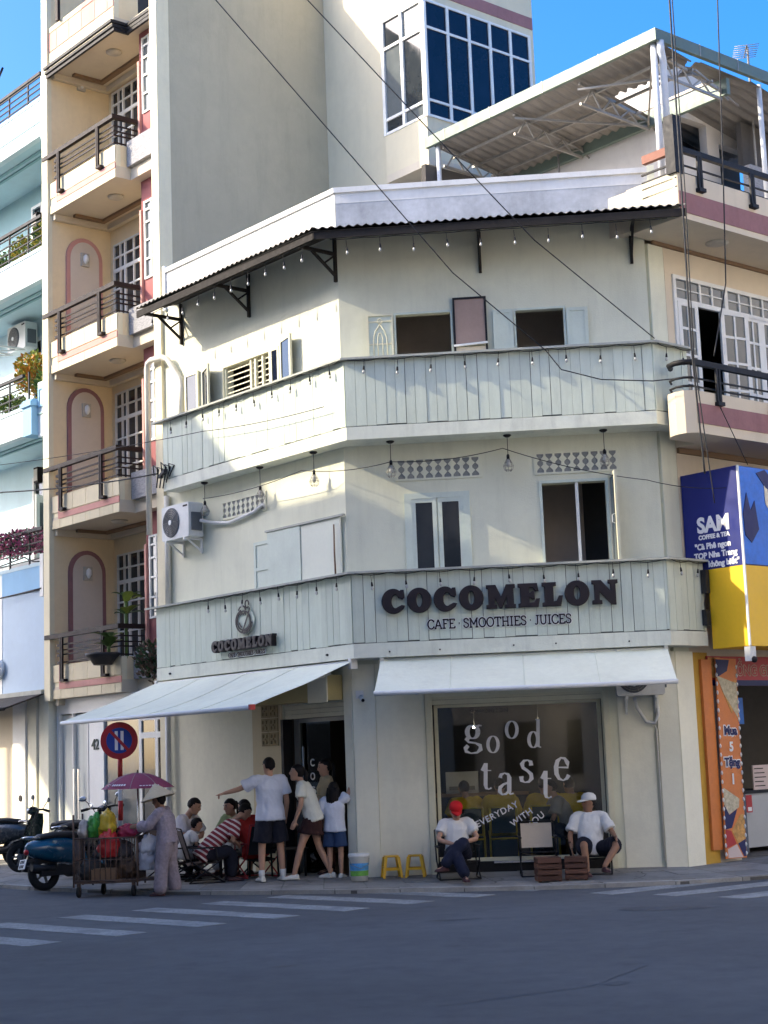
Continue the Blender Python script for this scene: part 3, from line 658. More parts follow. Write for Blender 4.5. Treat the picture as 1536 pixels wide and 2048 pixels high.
for k, z in enumerate(ZB):
    path = [(-8.68,-0.06),(-6.22,-0.06),(-6.22,0.25),(-5.02,0.25)]
    MB().slab(path+[(-5.02,3.4),(-8.68,3.4)], z+0.004, z+0.22).build('floor_slab', m_ceil, yb, FL)
    H = 0.62 if k < 4 else 0.95
    MB().box(-8.68,-6.22,-0.055,0.04,z+0.22,z+H).build('balcony_wall', m_yelp, yb, FL)
    MB().box(-6.32,-6.222,0.04,0.45,z+0.22,z+H).build('balcony_wall', m_yel, yb, FL)
    # facing tiles
    xs = [-8.675,-8.36,-7.88,-7.40,-6.90,-6.44,-6.224]
    rows = [(0.0,0.17,m_tile),(0.30,0.615,m_tile)] if k < 4 else [(0.0,0.42,m_tile),(0.43,0.82,m_tilep),(0.83,0.94,m_tile)]
    for a, b in zip(xs, xs[1:]):
        for z0, z1, mt in rows:
            MB().box(a+0.006,b-0.006,-0.072,-0.061,z+z0+0.006,z+z1-0.006).build('tile', mt if not (k == 4 and mt is m_tile and z0 > 0.5 and a > -7.5) else m_tilep, yb, FL)
    if k < 4:
        MB().box(-8.36,-6.224,-0.078,-0.061,z+0.176,z+0.285).build('pink_band', m_pink, yb, FL)
        MB().box(-8.42,-8.365,-0.078,-0.074,z+0.176,z+0.70).build('pink_band', m_pink, yb, FL)
        # stone planter, soffit cornice
        MB().box(-6.20,-5.03,0.16,0.44,z+0.224,z+0.70).build('stone_planter', m_stone, yb, FL)
        balcony_rail(z, k)
    else:
        for dz, yy in ((-0.03,-0.16),(-0.10,-0.13),(0.05,-0.19)):
            g = MB(); g.box(-8.70,-6.12,yy,yy+0.05,z+dz,z+dz+0.055); g.box(-6.17,-6.12,yy+0.05,0.20,z+dz,z+dz+0.055); g.box(-6.12,-5.0,0.14,0.19,z+dz,z+dz+0.055); g.build('dark_trim', m_black, yb, FL)
    # cornice strips and lamp under this slab
    MB().box(-8.44,-8.34,0.30,0.98,z-0.05,z+0.002).build('cornice', m_brown, yb, FL)
    MB().box(-8.34,-6.35,0.88,0.98,z-0.05,z+0.002).build('cornice', m_brown, yb, FL)
    MB().box(-8.66,-8.56,-0.02,1.22,z-0.11,z+0.002).build('cornice', m_ceil, yb, FL)
    MB().box(-8.56,-6.22,1.12,1.22,z-0.11,z+0.002).build('cornice', m_ceil, yb, FL)
    MB().lathe([(0.15,0.0),(0.15,-0.02),(0.10,-0.05),(0.02,-0.06)],18,Matrix.Translation((-7.1,0.45,z))).build('ceiling_lamp', m_lamp, yb, FL)
    if k == 4: continue
    zt = ZB[k+1]
    # recess back wall with the glazed door, maroon bay wall with tall window
    MB().wall(-8.68,-6.20,z+0.22,zt,1.25,1.40,[(-8.52,-6.6,z+0.22,z+2.70)]).build('back_wall', m_yel, yb, FL)
    MB().wall(-6.20,-5.02,z+0.22,zt,0.45,0.58,[(-6.06,-5.30,z+1.26,z+2.72)]).build('bay_wall', m_maroon, yb, FL)
    MB().box(-6.20,-6.14,0.40,0.449,z+0.7,zt-0.55).build('pink_strip', m_pink, yb, FL)
    MB().box(-6.20,-6.08,0.58,1.25,z+0.22,zt).build('bay_side', m_yel, yb, FL)
    d = MB(); xs2 = [-8.52,-8.28,-8.10,-7.78,-7.52,-7.22,-6.92,-6.60]; zs2 = [0.25,0.75,1.25,1.80,2.18,2.44,2.70]
    for i, x in enumerate(xs2): w = 0.05 if i in (2,4,6) else 0.028; d.box(x-w/2,x+w/2,1.22,1.26,z+0.22,z+2.70)
    for i, h in enumerate(zs2): d.box(-8.54,-6.58,1.225,1.255,z+h-(0.035 if h == 2.18 else 0.016),z+h+(0.035 if h == 2.18 else 0.016))
    do = d.build('glazed_door', m_wfr, yb, FL)
    for i in range(len(xs2)-1):
        for j in range(len(zs2)-1):
            MB().box(xs2[i]+.01,xs2[i+1]-.01,1.262,1.268,z+zs2[j]+.01,z+zs2[j+1]-.01).build('pane', m_pane, do, FL)
    w_ = MB(); xs3 = [-6.06,-5.84,-5.62,-5.30]; zs3 = [1.28,1.63,1.98,2.32,2.55,2.70]
    for x in xs3: w_.box(x-0.02,x+0.02,0.42,0.455,z+1.26,z+2.72)
    for h in zs3: w_.box(-6.08,-5.28,0.425,0.45,z+h-0.018,z+h+0.018)
    wo = w_.build('tall_window', m_wfr, yb, FL)
    for i in range(3):
        for j in range(5): MB().box(xs3[i]+.01,xs3[i+1]-.01,0.456,0.462,z+zs3[j]+.01,z+zs3[j+1]-.01).build('pane', m_paneg, wo, FL)
    # arched niche on the side wall
    if k < 3:
        n_ = MB().prism(arch(0.26,1.04,z+0.65,z+2.36,0.42),-0.045,-0.002).build('arch_surround', m_plum if k < 2 else m_pink, yb, FS)
        MB().prism(arch(0.34,0.96,z+0.70,z+2.34,0.36),-0.052,-0.046).build('arch_panel', m_niche, n_, FS)
        wall_lamp(FS @ Matrix.Translation((0,-0.052,0)), 0.64, z+2.34, yb)
    else: wall_lamp(FS, 0.62, z+2.80, yb)
r = MB().box(-8.86,-6.9,-0.14,-0.06,16.95,17.02).build('railing', m_rail, yb, FL)
for x in (-8.25,-7.0): MB().box(x,x+0.09,-0.16,-0.10,16.0,16.98).build('post', m_rail, r, FL)
for h in (16.5,16.6,16.72): MB().box(-8.32,-6.9,-0.10,-0.07,h,h+0.03).build('bar', m_rail, r, FL)
# ground floor
yg = 0.12
MB().wall(-8.88,-5.02,0.02,3.02,yg,yg+0.12,[(-8.80,-7.72,0.1,2.75),(-7.18,-6.0,0.1,2.75),(-5.95,-4.86,0.1,2.55)]).build('ground_wall', m_white, yb, FL)
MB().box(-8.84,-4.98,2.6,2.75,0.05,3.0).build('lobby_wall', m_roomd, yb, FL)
MB().box(-8.86,-4.98,0.3,2.6,0.03,0.12).build('lobby_floor', m_floor, yb, FL)
m_curt = pm('pale_curtain', (0.70,0.72,0.66), 0.9, 0.12, 2, stretch=(9,9,0.4))
MB().box(-8.78,-7.74,yg+0.06,yg+0.07,0.12,2.73).build('curtained_glass', m_curt, yb, FL)
gd = MB(); 
for x in (-8.80,-8.30,-7.76): gd.box(x,x+0.05,yg-0.01,yg+0.05,0.1,2.75)
gdo = gd.build('glass_door', m_wfr, yb, FL)
for x in (-8.14,-7.98): MB().box(x,x+0.03,yg-0.08,yg-0.05,0.75,1.75).build('handle', m_chrome, gdo, FL)
MB().box(-7.16,-6.02,yg+0.04,yg+0.05,0.1,2.73).build('dark_glass', m_paneg, yb, FL)
dd = MB().wall(-5.96,-4.86,0.1,2.56,yg-0.02,yg+0.03,[(-5.88,-5.45,0.2,2.22),(-5.36,-4.93,0.2,2.22),(-5.88,-5.45,2.32,2.52),(-5.36,-4.93,2.32,2.52)]).build('double_door', m_wfr, yb, FL)
for a, b in ((-5.88,-5.45),(-5.36,-4.93)):
    for c, e in ((0.2,2.22),(2.32,2.52)): MB().box(a-.005,b+.005,yg+0.004,yg+0.010,c-.005,e+.005).build('pane', m_pane, dd, FL)

# ================================================================ rear stair tower with the corner window
tw = thing('stair_tower', 'cream tower block with dark glazed corner window rising behind the cafe', 'building', FL @ Matrix.Translation((-3,5,0)))
MB().box(-4.80,-2.93,3.70,3.90,9.0,19.0).build('wall', m_crw, tw, FL)
MB().box(-2.93,-1.80,3.54,3.74,12.0,12.74).build('sill_wall', m_crw, tw, FL)
MB().box(-1.98,-1.80,3.74,6.26,12.0,12.74).build('sill_wall', m_crw, tw, FL)
MB().box(-2.93,-1.80,3.54,3.74,14.92,19.0).build('head_wall', m_crw, tw, FL)
MB().box(-1.98,-1.80,3.74,6.26,14.92,15.9).build('head_wall', m_crw, tw, FL)
MB().box(-1.99,-1.785,3.9,6.28,15.07,15.30).build('plum_band', m_plum, tw, FL)
MB().box(-1.98,-1.80,6.14,6.26,12.74,14.92).build('corner_post', m_crw, tw, FL)
MB().box(-2.93,-1.80,3.54,6.26,11.86,12.0).build('bay_soffit', m_ceil, tw, FL)
MB().box(-4.7,-1.9,6.26,6.4,9.0,19.0).build('rear_wall', m_crw, tw, FL)
MB().box(-2.9,-2.0,5.2,5.3,12.0,14.92).build('inner_wall', m_roomd, tw, FL)
MB().box(-2.9,-2.0,3.75,5.2,12.74,12.76).build('inner_floor', m_roomd, tw, FL)
MB().box(-2.9,-2.0,3.75,5.2,14.86,14.91).build('inner_ceiling', m_roomd, tw, FL)
g1 = MB(); xs = [-2.91,-2.39,-1.83]; zs = [12.76,13.02,14.36,14.90]
for x in xs: g1.box(x-0.035,x+0.035,3.52,3.57,12.74,14.92)
for h in zs: g1.box(-2.93,-1.80,3.525,3.565,h-0.025,h+0.025)
g1o = g1.build('window_grid', m_wfr, tw, FL)
for i in range(2):
    for j in range(3): MB().box(xs[i]+.03,xs[i+1]-.03,3.56,3.57,zs[j]+.02,zs[j+1]-.02).build('pane', m_paneg if (i+j) % 2 else m_pane, g1o, FL)
g2 = MB(); ys = [3.56,4.10,4.62,5.14,5.66,6.16]; zs = [12.76,13.05,14.40,14.90]
for y in ys: g2.box(-1.79,-1.765,y-0.03,y+0.03,12.74,14.92)
for h in zs: g2.box(-1.79,-1.77,3.54,6.18,h-0.022,h+0.022)
g2o = g2.build('window_grid', m_wfr, tw, FL)
for i in range(5):
    for j in range(3): MB().box(-1.80,-1.795,ys[i]+.025,ys[i+1]-.025,zs[j]+.02,zs[j+1]-.02).build('pane', m_pane2, g2o, FL)
MB().tube([(-1.7,6.2,15.9),(-1.65,6.1,15.75),(-1.62,6.0,15.85)],0.04,8).build('roof_spout', m_black, tw, FL)
# ================================================================ pale blue house at the left edge
bb = thing('blue_house', 'pale blue house with planted balconies at the left edge', 'building', FL @ Matrix.Translation((-11,0,0)))
BX0, BX1 = -14.5, -8.92
MB().box(BX0,BX1,3.0,3.2,0.02,15.0).build('rear_wall', m_roomd, bb, FL)
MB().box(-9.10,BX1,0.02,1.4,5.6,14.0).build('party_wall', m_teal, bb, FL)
def brail(z0, z1, x1=-8.95, y=-0.05, n=4, post=(-12.4,-11.2,-10.4,-9.6)):
    r = MB().box(BX0,x1,y-0.03,y+0.03,z1-0.06,z1).build('railing', m_black, bb, FL)
    for k in range(n): h = z0+(z1-z0)*(k+0.5)/n*0.92; MB().box(BX0,x1,y-0.012,y+0.012,h,h+0.022).build('bar', m_black, r, FL)
    for x in post: MB().box(x,x+0.03,y-0.015,y+0.015,z0,z1).build('post', m_black, r, FL)
    return r
for zb, zt, zr, nxt in ((14.0,14.77,15.30,None),(11.10,11.72,12.38,14.0),(8.15,8.70,9.36,11.10),(5.2,5.60,6.28,8.15)):
    MB().box(BX0,BX1-(0.82 if zb == 8.15 else 0),-0.04,0.10,zb,zt).build('balcony_fascia', m_blue2, bb, FL)
    MB().box(BX0,BX1,0.10,3.0,zb,zb+0.2).build('floor_slab', m_blue1, bb, FL)
    if zb == 14.0:
        MB().box(BX0,BX1,-0.055,-0.041,14.28,14.31).build('groove', m_teal, bb, FL); MB().box(-9.05,BX1,-0.06,0.4,13.9,15.2).build('end_pier', m_blue1, bb, FL)
    MB().box(BX0,BX1-(0.82 if zb == 8.15 else 0),-0.06,0.0,zt-0.05,zt+0.02).build('coping', m_blue1, bb, FL)
    brail(zt, zr, -9.05 if zb != 8.15 else -9.8)
    if nxt:
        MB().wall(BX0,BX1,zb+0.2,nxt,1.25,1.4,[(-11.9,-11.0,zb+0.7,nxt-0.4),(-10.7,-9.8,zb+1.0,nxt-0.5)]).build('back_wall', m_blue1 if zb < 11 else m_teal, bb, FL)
        for a, b, c, d in ((-11.9,-11.0,zb+0.7,nxt-0.4),(-10.7,-9.8,zb+1.0,nxt-0.5)):
            wo = MB().wall(a,b,c,d,1.21,1.26,[(a+.07,(a+b)/2-.03,c+.07,d-.07),((a+b)/2+.03,b-.07,c+.07,d-.07)]).build('window', m_wfr, bb, FL)
            MB().box(a+.06,b-.06,1.275,1.285,c+.06,d-.06).build('pane', m_pane, wo, FL)
    for y0, y1 in ((0.30,0.36),(0.46,0.52)): MB().box(BX0,-9.3,y0,y1,zb-0.03,zb+0.001).build('cornice', m_teal, bb, FL)
    for y0 in (0.30,0.46): MB().box(-9.3-0.02,-9.26,y0,1.2,zb-0.03,zb+0.001).build('cornice', m_teal, bb, FL)
# stepped pier and small windows on the third storey
MB().box(-9.76,-9.40,-0.10,0.20,8.10,8.80).build('pier', m_blue3, bb, FL); MB().box(-9.80,-9.36,-0.14,0.20,8.66,8.74).build('pier_cap', m_blue3, bb, FL)
MB().box(-9.40,BX1,0.04,0.16,8.05,9.12).build('side_panel', m_blue2, bb, FL); MB().box(-9.40,BX1,0.02,0.04,8.48,8.51).build('groove', m_teal, bb, FL)
for x in (-9.36,-9.12):
    wo = MB().wall(x,x+0.20,8.62,9.0,0.015,0.04,[(x+.04,x+.16,8.66,8.96)]).build('small_window', m_blue3, bb, FL); MB().box(x+.035,x+.165,0.036,0.04,8.655,8.965).build('pane', m_blue1, wo, FL)
# lower panel wall, awning, ground floor
MB().box(BX0,-10.72,-0.06,0.08,3.2,5.2).build('panel_wall', m_white, bb, FL)
MB().box(-10.72,BX1,-0.05,0.08,3.2,5.08).build('panel_wall', m_lav, bb, FL)
MB().box(-10.72,BX1,-0.055,0.08,5.10,5.56).build('panel_band', m_blue3, bb, FL)
MB().box(BX0,BX1,-0.07,-0.05,5.085,5.10).build('groove', m_black, bb, FL)
MB().box(-9.06,-8.93,-0.12,-0.06,4.95,5.75).build('meter_pipe', m_ac, bb, FL)
m_awd = pm('dark_brown_awning', (0.05,0.042,0.036), 0.8, 0.1, 2)
aw2 = thing('awning', 'dark brown folding awning over the ground floor of the blue house', 'awning', FL @ Matrix.Translation((-11,-0.1,3.1)))
MB().slab([(BX0,-0.06),(-8.95,-0.06),(-8.95,-0.9),(BX0,-0.9)],[3.14,3.14,2.86,2.86],[3.17,3.17,2.89,2.89]).build('canvas', m_awd, aw2, FL)
MB().box(BX0,-8.95,-0.16,-0.07,3.14,3.22).build('roller', m_cap, aw2, FL); MB().tube([(BX0,-0.9,2.87),(-8.95,-0.9,2.87)],0.03,8).build('front_bar', m_awd, aw2, FL)
MB().box(BX0,-10.20,-0.02,0.12,0.05,3.2).build('ground_wall', pm('cream_tile_wall',(0.66,0.58,0.44),0.7,0.05,1,grime=0.05), bb, FL)
MB().box(-10.20,-9.70,-0.10,0.12,0.05,3.2).build('ground_pier', m_white, bb, FL)
MB().box(-9.70,-9.34,-0.06,0.12,0.05,3.2).build('ground_pier', m_cream, bb, FL)
MB().box(-9.28,-8.92,-0.03,1.0,0.05,3.2).build('ground_pier', m_cream, bb, FL)
MB().box(-9.34,-9.28,0.02,0.12,0.05,3.2).build('pipe_gap', m_black, bb, FL)
MB().lathe([(0.06,0),(0.06,0.015)],16,FL @ Matrix.Translation((-9.88,-0.10,1.25)) @ Matrix.Rotation(pi/2,4,'X')).build('meter_disc', m_rail, bb)
rs = thing('round_sign', 'small rounded white sign with dark letters on the blue house', 'sign', FL @ Matrix.Translation((-10.9,-0.15,3.7)))
MB().box(-11.6,-10.78,-0.16,-0.065,3.53,3.90).build('board', m_white, rs, FL); MB().lathe([(0.185,0),(0.185,0.095)],20,FL @ Matrix.Translation((-10.78,-0.065,3.715)) @ Matrix.Rotation(pi/2,4,'X')).build('board_end', m_white, rs)
# sunlit open casement with pale frame on the lower balcony
o = MB().wall(0,0.62,5.75,7.2,0,0.04,[(0.12,0.50,5.9,7.05)]); oo_ = o.build('open_casement', m_wfr, bb, FL @ TR(-11.05,1.2,0,radians(-60))); MB().box(0.11,0.51,0.015,0.02,5.89,7.06).build('pane', m_paneg, oo_, FL @ TR(-11.05,1.2,0,radians(-60)))
FSb = FL @ Matrix(((0,-1,0,-11.9),(1,0,0,0),(0,0,1,0),(0,0,0,1)))
for z in (13.2,7.75):
    o = MB().box(-11.62,-11.44,1.10,1.24,z-0.16,z+0.16).build('lantern', m_rail, bb, FL); MB().box(-11.60,-11.46,1.09,1.12,z-0.12,z+0.12).build('lantern_glass', m_lamp, o, FL)
# ================================================================ beige house on the right with roof canopy
rb = thing('beige_house', 'beige house with plum balcony bands, dark railings and white framed windows at right', 'building', FQ @ Matrix.Translation((3,0.1,0)))
RX1 = 8.0
MB().wall(0.365,RX1,0.02,9.1,0.0,0.15,[(0.52,3.0,6.55,8.62),(1.22,RX1-0.2,0.1,2.95)]).build('street_wall', m_beige, rb, FQ)
MB().box(0.05,0.364,0.125,0.15,5.0,9.1).build('party_strip', m_beige, rb, FQ)
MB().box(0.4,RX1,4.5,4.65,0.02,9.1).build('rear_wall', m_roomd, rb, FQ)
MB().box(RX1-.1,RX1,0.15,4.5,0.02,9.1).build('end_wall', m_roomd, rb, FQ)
MB().box(0.4,RX1,0.15,4.5,5.9,6.0).build('floor_slab', m_roomd, rb, FQ); MB().box(0.4,RX1,0.15,4.5,3.0,3.1).build('floor_slab', m_roomd, rb, FQ); MB().box(0.4,RX1,0.15,4.5,0.03,0.13).build('ground_floor', m_floor, rb, FQ)
def rail_q(r, x0, x1, z0, zt, yf):
    ro = MB().box(x0,x1,yf-0.035,yf+0.035,zt-0.08,zt).build('railing', m_black, r, FQ)
    for h in (0.20,0.32,0.42,0.55): MB().box(x0,x1,yf-0.013,yf+0.013,zt-0.076-h,zt-0.055-h).build('bar', m_black, ro, FQ)
    x = x0+0.42
    while x < x1:
        p = MB(); p.box(x,x+0.04,yf-0.08,yf-0.05,z0-0.08,zt-0.1); p.box(x+0.06,x+0.10,yf-0.08,yf-0.05,z0-0.08,zt-0.1); p.box(x-0.02,x+0.12,yf-0.11,yf-0.03,z0-0.13,z0-0.075); p.build('post', m_black, ro, FQ); x += 1.20
    return ro
# upper (roof) balcony
MB().slab([(-0.37,-0.95),(RX1,-0.95),(RX1,0.0),(-0.37,0.0)],9.05,9.72).build('balcony_slab', m_beige, rb, FQ)
MB().box(-0.36,RX1,-0.962,-0.951,9.14,9.44).build('plum_band', m_plum, rb, FQ)
MB().box(-0.375,-0.371,-0.94,-0.02,9.06,9.71).build('side_face', m_crw, rb, FQ)
MB().slab([(-0.37,0.0),(RX1,0.0),(RX1,5.0),(-0.37,5.0)],9.101,9.70).build('roof_slab', m_beige, rb, FQ)
MB().box(0.1,RX1,-0.05,0.0,9.0,9.05).build('soffit_trim', m_brown, rb, FQ)
MB().lathe([(0.17,0.0),(0.17,-0.015),(0.10,-0.04)],20,Matrix.Translation((1.0,-0.50,9.05))).build('ceiling_lamp', m_lamp, rb, FQ)
ro = rail_q(rb,-0.38,RX1,9.62,10.12,-0.92)
MB().box(-0.40,-0.32,-0.87,-0.35,10.0,10.12).build('side_rail', pm('rust_rail',(0.22,0.09,0.06),0.7,0.2,5), ro, FQ)
for h in (0.20,0.32,0.42,0.55): MB().box(-0.375,-0.345,-0.87,-0.30,10.04-h,10.065-h).build('bar', m_black, ro, FQ)
MB().box(-0.42,-0.24,-0.97,-0.80,9.70,10.55).build('corner_post', m_black, ro, FQ)
# lower balcony, rounded at its left end
pl = [(0.36,0.0),(0.36,-0.36),(-0.20,-0.37),(-0.34,-0.50),(-0.38,-0.66),(-0.36,-0.80),(-0.24,-0.90),(RX1,-0.90),(RX1,0.0)][::-1]
MB().slab(pl,6.0,6.60).build('balcony_slab', m_beige, rb, FQ)
MB().box(-0.22,RX1,-0.912,-0.901,6.14,6.42).build('plum_band', m_plum, rb, FQ)
ro2 = rail_q(rb,-0.22,RX1,6.55,7.05,-0.86)
cur = [(-0.22,-0.86),(-0.32,-0.78),(-0.35,-0.66),(-0.30,-0.52),(-0.15,-0.42)]
for h, r_ in ((0.04,0.04),(0.26,0.018),(0.38,0.018),(0.48,0.018),(0.60,0.018)): MB().tube([(x,y,7.05-h) for x, y in cur],r_,8).build('curved_bar', m_black, ro2, FQ)
MB().box(0.38,RX1,-0.05,0.0,5.92,6.0).build('soffit_trim', m_brown, rb, FQ)
# big white window
wx = [0.54,1.04,1.56,2.08,2.98]; w_ = MB()
w_.wall(0.52,3.0,6.55,8.62,-0.03,0.03,[(0.58,1.70,8.27,8.56),(1.78,2.94,8.27,8.56),(0.58,2.94,6.55,8.20)])
wo = w_.build('window_frame', m_wfr, rb, FQ)
for a, b, n in ((0.58,1.70,4),(1.78,2.94,4)):
    for k in range(n):
        x0 = a+(b-a)*k/n; x1 = a+(b-a)*(k+1)/n
        MB().box(x1-0.018,x1+0.018,-0.02,0.02,8.27,8.56).build('bar', m_wfr, wo, FQ) if k < n-1 else None
        for c, d in ((8.275,8.41),(8.425,8.555)): MB().box(x0+.012,x1-.012,0.004,0.010,c,d).build('pane', m_paneg, wo, FQ)
    MB().box(a,b,-0.015,0.015,8.408,8.428).build('bar', m_wfr, wo, FQ)
def leafq(F_, w):
    zs = [6.58,7.0,7.42,7.82,8.18]; xs = [0.06,w/2,w-0.06]
    m_ = MB().wall(0,w,6.55,8.22,0,0.04,[(xs[i]+.018,xs[i+1]-.018,zs[j]+.02,zs[j+1]-.02) for i in range(2) for j in range(4)])
    lo = m_.build('casement', m_wfr, wo, F_)
    for i in range(2):
        for j in range(4): MB().box(xs[i]+.014,xs[i+1]-.014,0.015,0.02,zs[j]+.016,zs[j+1]-.016).build('pane', m_paneg, lo, F_)
leafq(FQ @ TR(0.58,-0.04,0,0),0.46); leafq(FQ @ TR(1.56,-0.04,0,radians(-9)),0.56); leafq(FQ @ TR(2.14,-0.03,0,0),0.42); leafq(FQ @ TR(2.56,-0.03,0,0),0.40)
# ---------------------------------------------------------------- roof canopy
cp = thing('roof_canopy', 'old tin roof canopy with sage green gutter and torn sheets above the terrace', 'canopy', FQ @ Matrix.Translation((0.8,2,9.8)))
MB().box(-0.10,-0.03,-0.51,4.60,11.93,12.11).build('gutter', m_gut, cp, FQ)
MB().box(-0.03,4.2,-0.51,-0.44,11.93,12.11).build('gutter', m_gut, cp, FQ)
for y in (0.6,1.8,3.0,4.1): MB().box(-0.106,-0.10,y,y+0.02,11.925,12.115).build('gutter_joint', m_steel, cp, FQ)
for x in (0.9,1.8,2.6): MB().box(x,x+0.02,-0.516,-0.51,11.925,12.115).build('gutter_joint', m_steel, cp, FQ)
rng2 = random.Random(9)
def tin(x0, x1, y0, y1, za, zb_, torn=0.0, side=1):
    mb = MB(); n = int((y1-y0)/0.022); rows = []
    for t in (0.0, 0.5, 1.0):
        r = []
        for k in range(n+1):
            y = y0+(y1-y0)*k/n; ex = x1 - torn*(0.5+0.5*noise.noise(Vector((y*4.3,1.7,0)))+0.35*noise.noise(Vector((y*15,0,3)))) if torn else x1
            x = x0+(ex-x0)*t; r.append((x, y, za+(zb_-za)*(x-x0)/max(x1-x0,.01)+0.02*sin(2*pi*y/0.19)))
        rows.append(r)
    mb.loft(rows, False, True, False); mb.loft([[(p[0],p[1],p[2]+0.005) for p in r] for r in rows], False, True, False)
    mb.build('tin_sheet', m_tinu, cp, FQ)
tin(-0.03,1.67,1.15,4.5,11.98,11.72); tin(-0.03,0.92,-0.44,1.15,11.98,11.84,0.22); tin(1.0,2.6,-0.44,-0.05,11.90,11.86,0.3)
tin(2.2,4.0,-0.44,4.5,11.90,11.6)
MB().box(1.64,1.72,-0.40,4.5,11.56,11.82).build('edge_beam', m_gut, cp, FQ)
for y in (-0.30,1.15,2.6,4.3):
    t = MB(); t.bar((0.04,y,11.88),(1.62,y,11.64),0.04,0.05); t.bar((0.04,y,11.55),(1.62,y,11.50),0.035,0.04)
    for k in range(4): a = 0.1+0.42*k; t.bar((a,y,11.54),(a+0.21,y,11.84-0.07*k),0.022,0.022); t.bar((a+0.21,y,11.84-0.07*k),(a+0.42,y,11.52),0.022,0.022)
    t.build('truss', m_steel, cp, FQ)
for x in (0.40,0.85,1.30): MB().bar((x,-0.40,11.88-0.155*x),(x,4.45,11.88-0.155*x),0.035,0.04).build('purlin', m_steel, cp, FQ)
for a, b in (((0.06,-0.3,11.82),(1.6,1.15,11.55)),((0.06,2.6,11.82),(1.6,1.15,11.55)),((0.05,1.2,11.8),(0.9,-0.35,11.7)),((0.9,-0.4,11.75),(2.3,-0.1,11.62))): MB().bar(a,b,0.03,0.03).build('brace', m_steel, cp, FQ)
MB().tube([(0.02,-0.36,9.7),(0.02,-0.36,11.95)],0.05,12).build('post', m_postw, cp, FQ)
MB().tube([(0.16,-0.40,9.7),(0.16,-0.40,11.55),(0.14,-0.42,11.68),(0.05,-0.47,11.80),(0.03,-0.48,11.95)],0.055,12).build('downpipe', m_postw, cp, FQ)
MB().tube([(0.02,4.4,9.8),(0.02,4.4,11.95)],0.04,10).build('post', m_postw, cp, FQ)
MB().tube([(2.45,-0.40,9.7),(2.45,-0.40,11.9)],0.04,10).build('post', m_postw, cp, FQ)
MB().tube([(1.35,2.9,11.6),(1.35,2.9,10.75)],0.018,8).build('lamp_drop', m_steel, cp, FQ); MB().ball((1.35,2.9,10.70),0.07).build('terrace_lamp', m_white, cp, FQ)
# rooms behind the canopy
tr = thing('terrace_room', 'white walled roof room half hidden behind the torn canopy', 'building', FQ @ Matrix.Translation((3,1,9.7)))
m_rooff = pm('rooftop_plaster', (0.58,0.56,0.53), 0.9, 0.06, 1, grime=0.15, streak=0.1)
MB().wall(1.95,4.6,9.7,12.6,0.9,1.05,[(2.0,2.75,11.25,11.75),(3.05,3.9,10.4,11.5)]).build('wall', m_rooff, tr, FQ)
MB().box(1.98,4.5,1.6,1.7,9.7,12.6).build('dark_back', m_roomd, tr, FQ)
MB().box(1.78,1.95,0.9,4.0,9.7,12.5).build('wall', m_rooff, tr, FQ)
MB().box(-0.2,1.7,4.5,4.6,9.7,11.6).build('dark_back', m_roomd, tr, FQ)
MB().box(2.9,8.0,0.2,0.35,9.7,10.9).build('stone_wall', m_stone, tr, FQ)
MB().box(3.0,8.0,0.4,0.5,10.9,11.7).build('dark_sheet', m_roomd, tr, FQ)
# ---------------------------------------------------------------- shop front below
MB().box(0.372,0.70,-0.04,0.0,0.05,3.05).build('shop_pier', m_mus, rb, FQ)
MB().box(0.50,0.72,-0.09,-0.041,0.30,2.95).build('orange_panel', m_oran, rb, FQ)
MB().box(1.2,RX1-.3,2.4,2.5,0.13,3.0).build('shop_back', m_roomd, rb, FQ)
# ================================================================ lettering
def curve_mesh(polys, extrude, bevel=0.0, res=2):
    """filled 2D outline (list of closed polylines, holes by even-odd) turned into a solid mesh in the x/y plane"""
    cu = bpy.data.curves.new('outline', 'CURVE'); cu.dimensions = '2D'; cu.fill_mode = 'BOTH'; cu.extrude = extrude
    cu.bevel_depth = bevel; cu.bevel_resolution = res
    for p in polys:
        sp = cu.splines.new('POLY'); sp.points.add(len(p)-1); sp.use_cyclic_u = True
        for i, q in enumerate(p): sp.points[i].co = (q[0], q[1], 0, 1)
    o = bpy.data.objects.new('tmp', cu); COL.objects.link(o)
    dg = bpy.context.evaluated_depsgraph_get(); me = bpy.data.meshes.new_from_object(o.evaluated_get(dg))
    bpy.data.objects.remove(o); bpy.data.curves.remove(cu); return me
def text_mesh(txt, size, extrude=0.004, bold=0.0, align='CENTER', space=1.0):
    cu = bpy.data.curves.new('txt', 'FONT'); cu.body = txt; cu.size = size; cu.extrude = extrude; cu.offset = bold
    cu.align_x = align; cu.space_character = space; cu.resolution_u = 4
    o = bpy.data.objects.new('tmp', cu); COL.objects.link(o)
    dg = bpy.context.evaluated_depsgraph_get(); me = bpy.data.meshes.new_from_object(o.evaluated_get(dg))
    bpy.data.objects.remove(o); bpy.data.curves.remove(cu); return me
UP = Matrix.Rotation(pi/2, 4, 'X')                  # text plane x/y -> facade x/z, facing the street
def put(me, name, mat, parent, F_, x, y, z, rot=0.0, sx=1.0): 
    return mobj(name, me, mat, parent, F_ @ Matrix.Translation((x,y,z)) @ UP @ Matrix.Rotation(rot,4,'Z') @ Matrix.Diagonal((sx,1,1,1)))
def ell(cx, cy, rx, ry, a0=0, a1=360, n=36): return [(cx+rx*cos(radians(a0+(a1-a0)*k/n)), cy+ry*sin(radians(a0+(a1-a0)*k/n))) for k in range(n+(0 if abs(a1-a0) >= 360 else 1))]
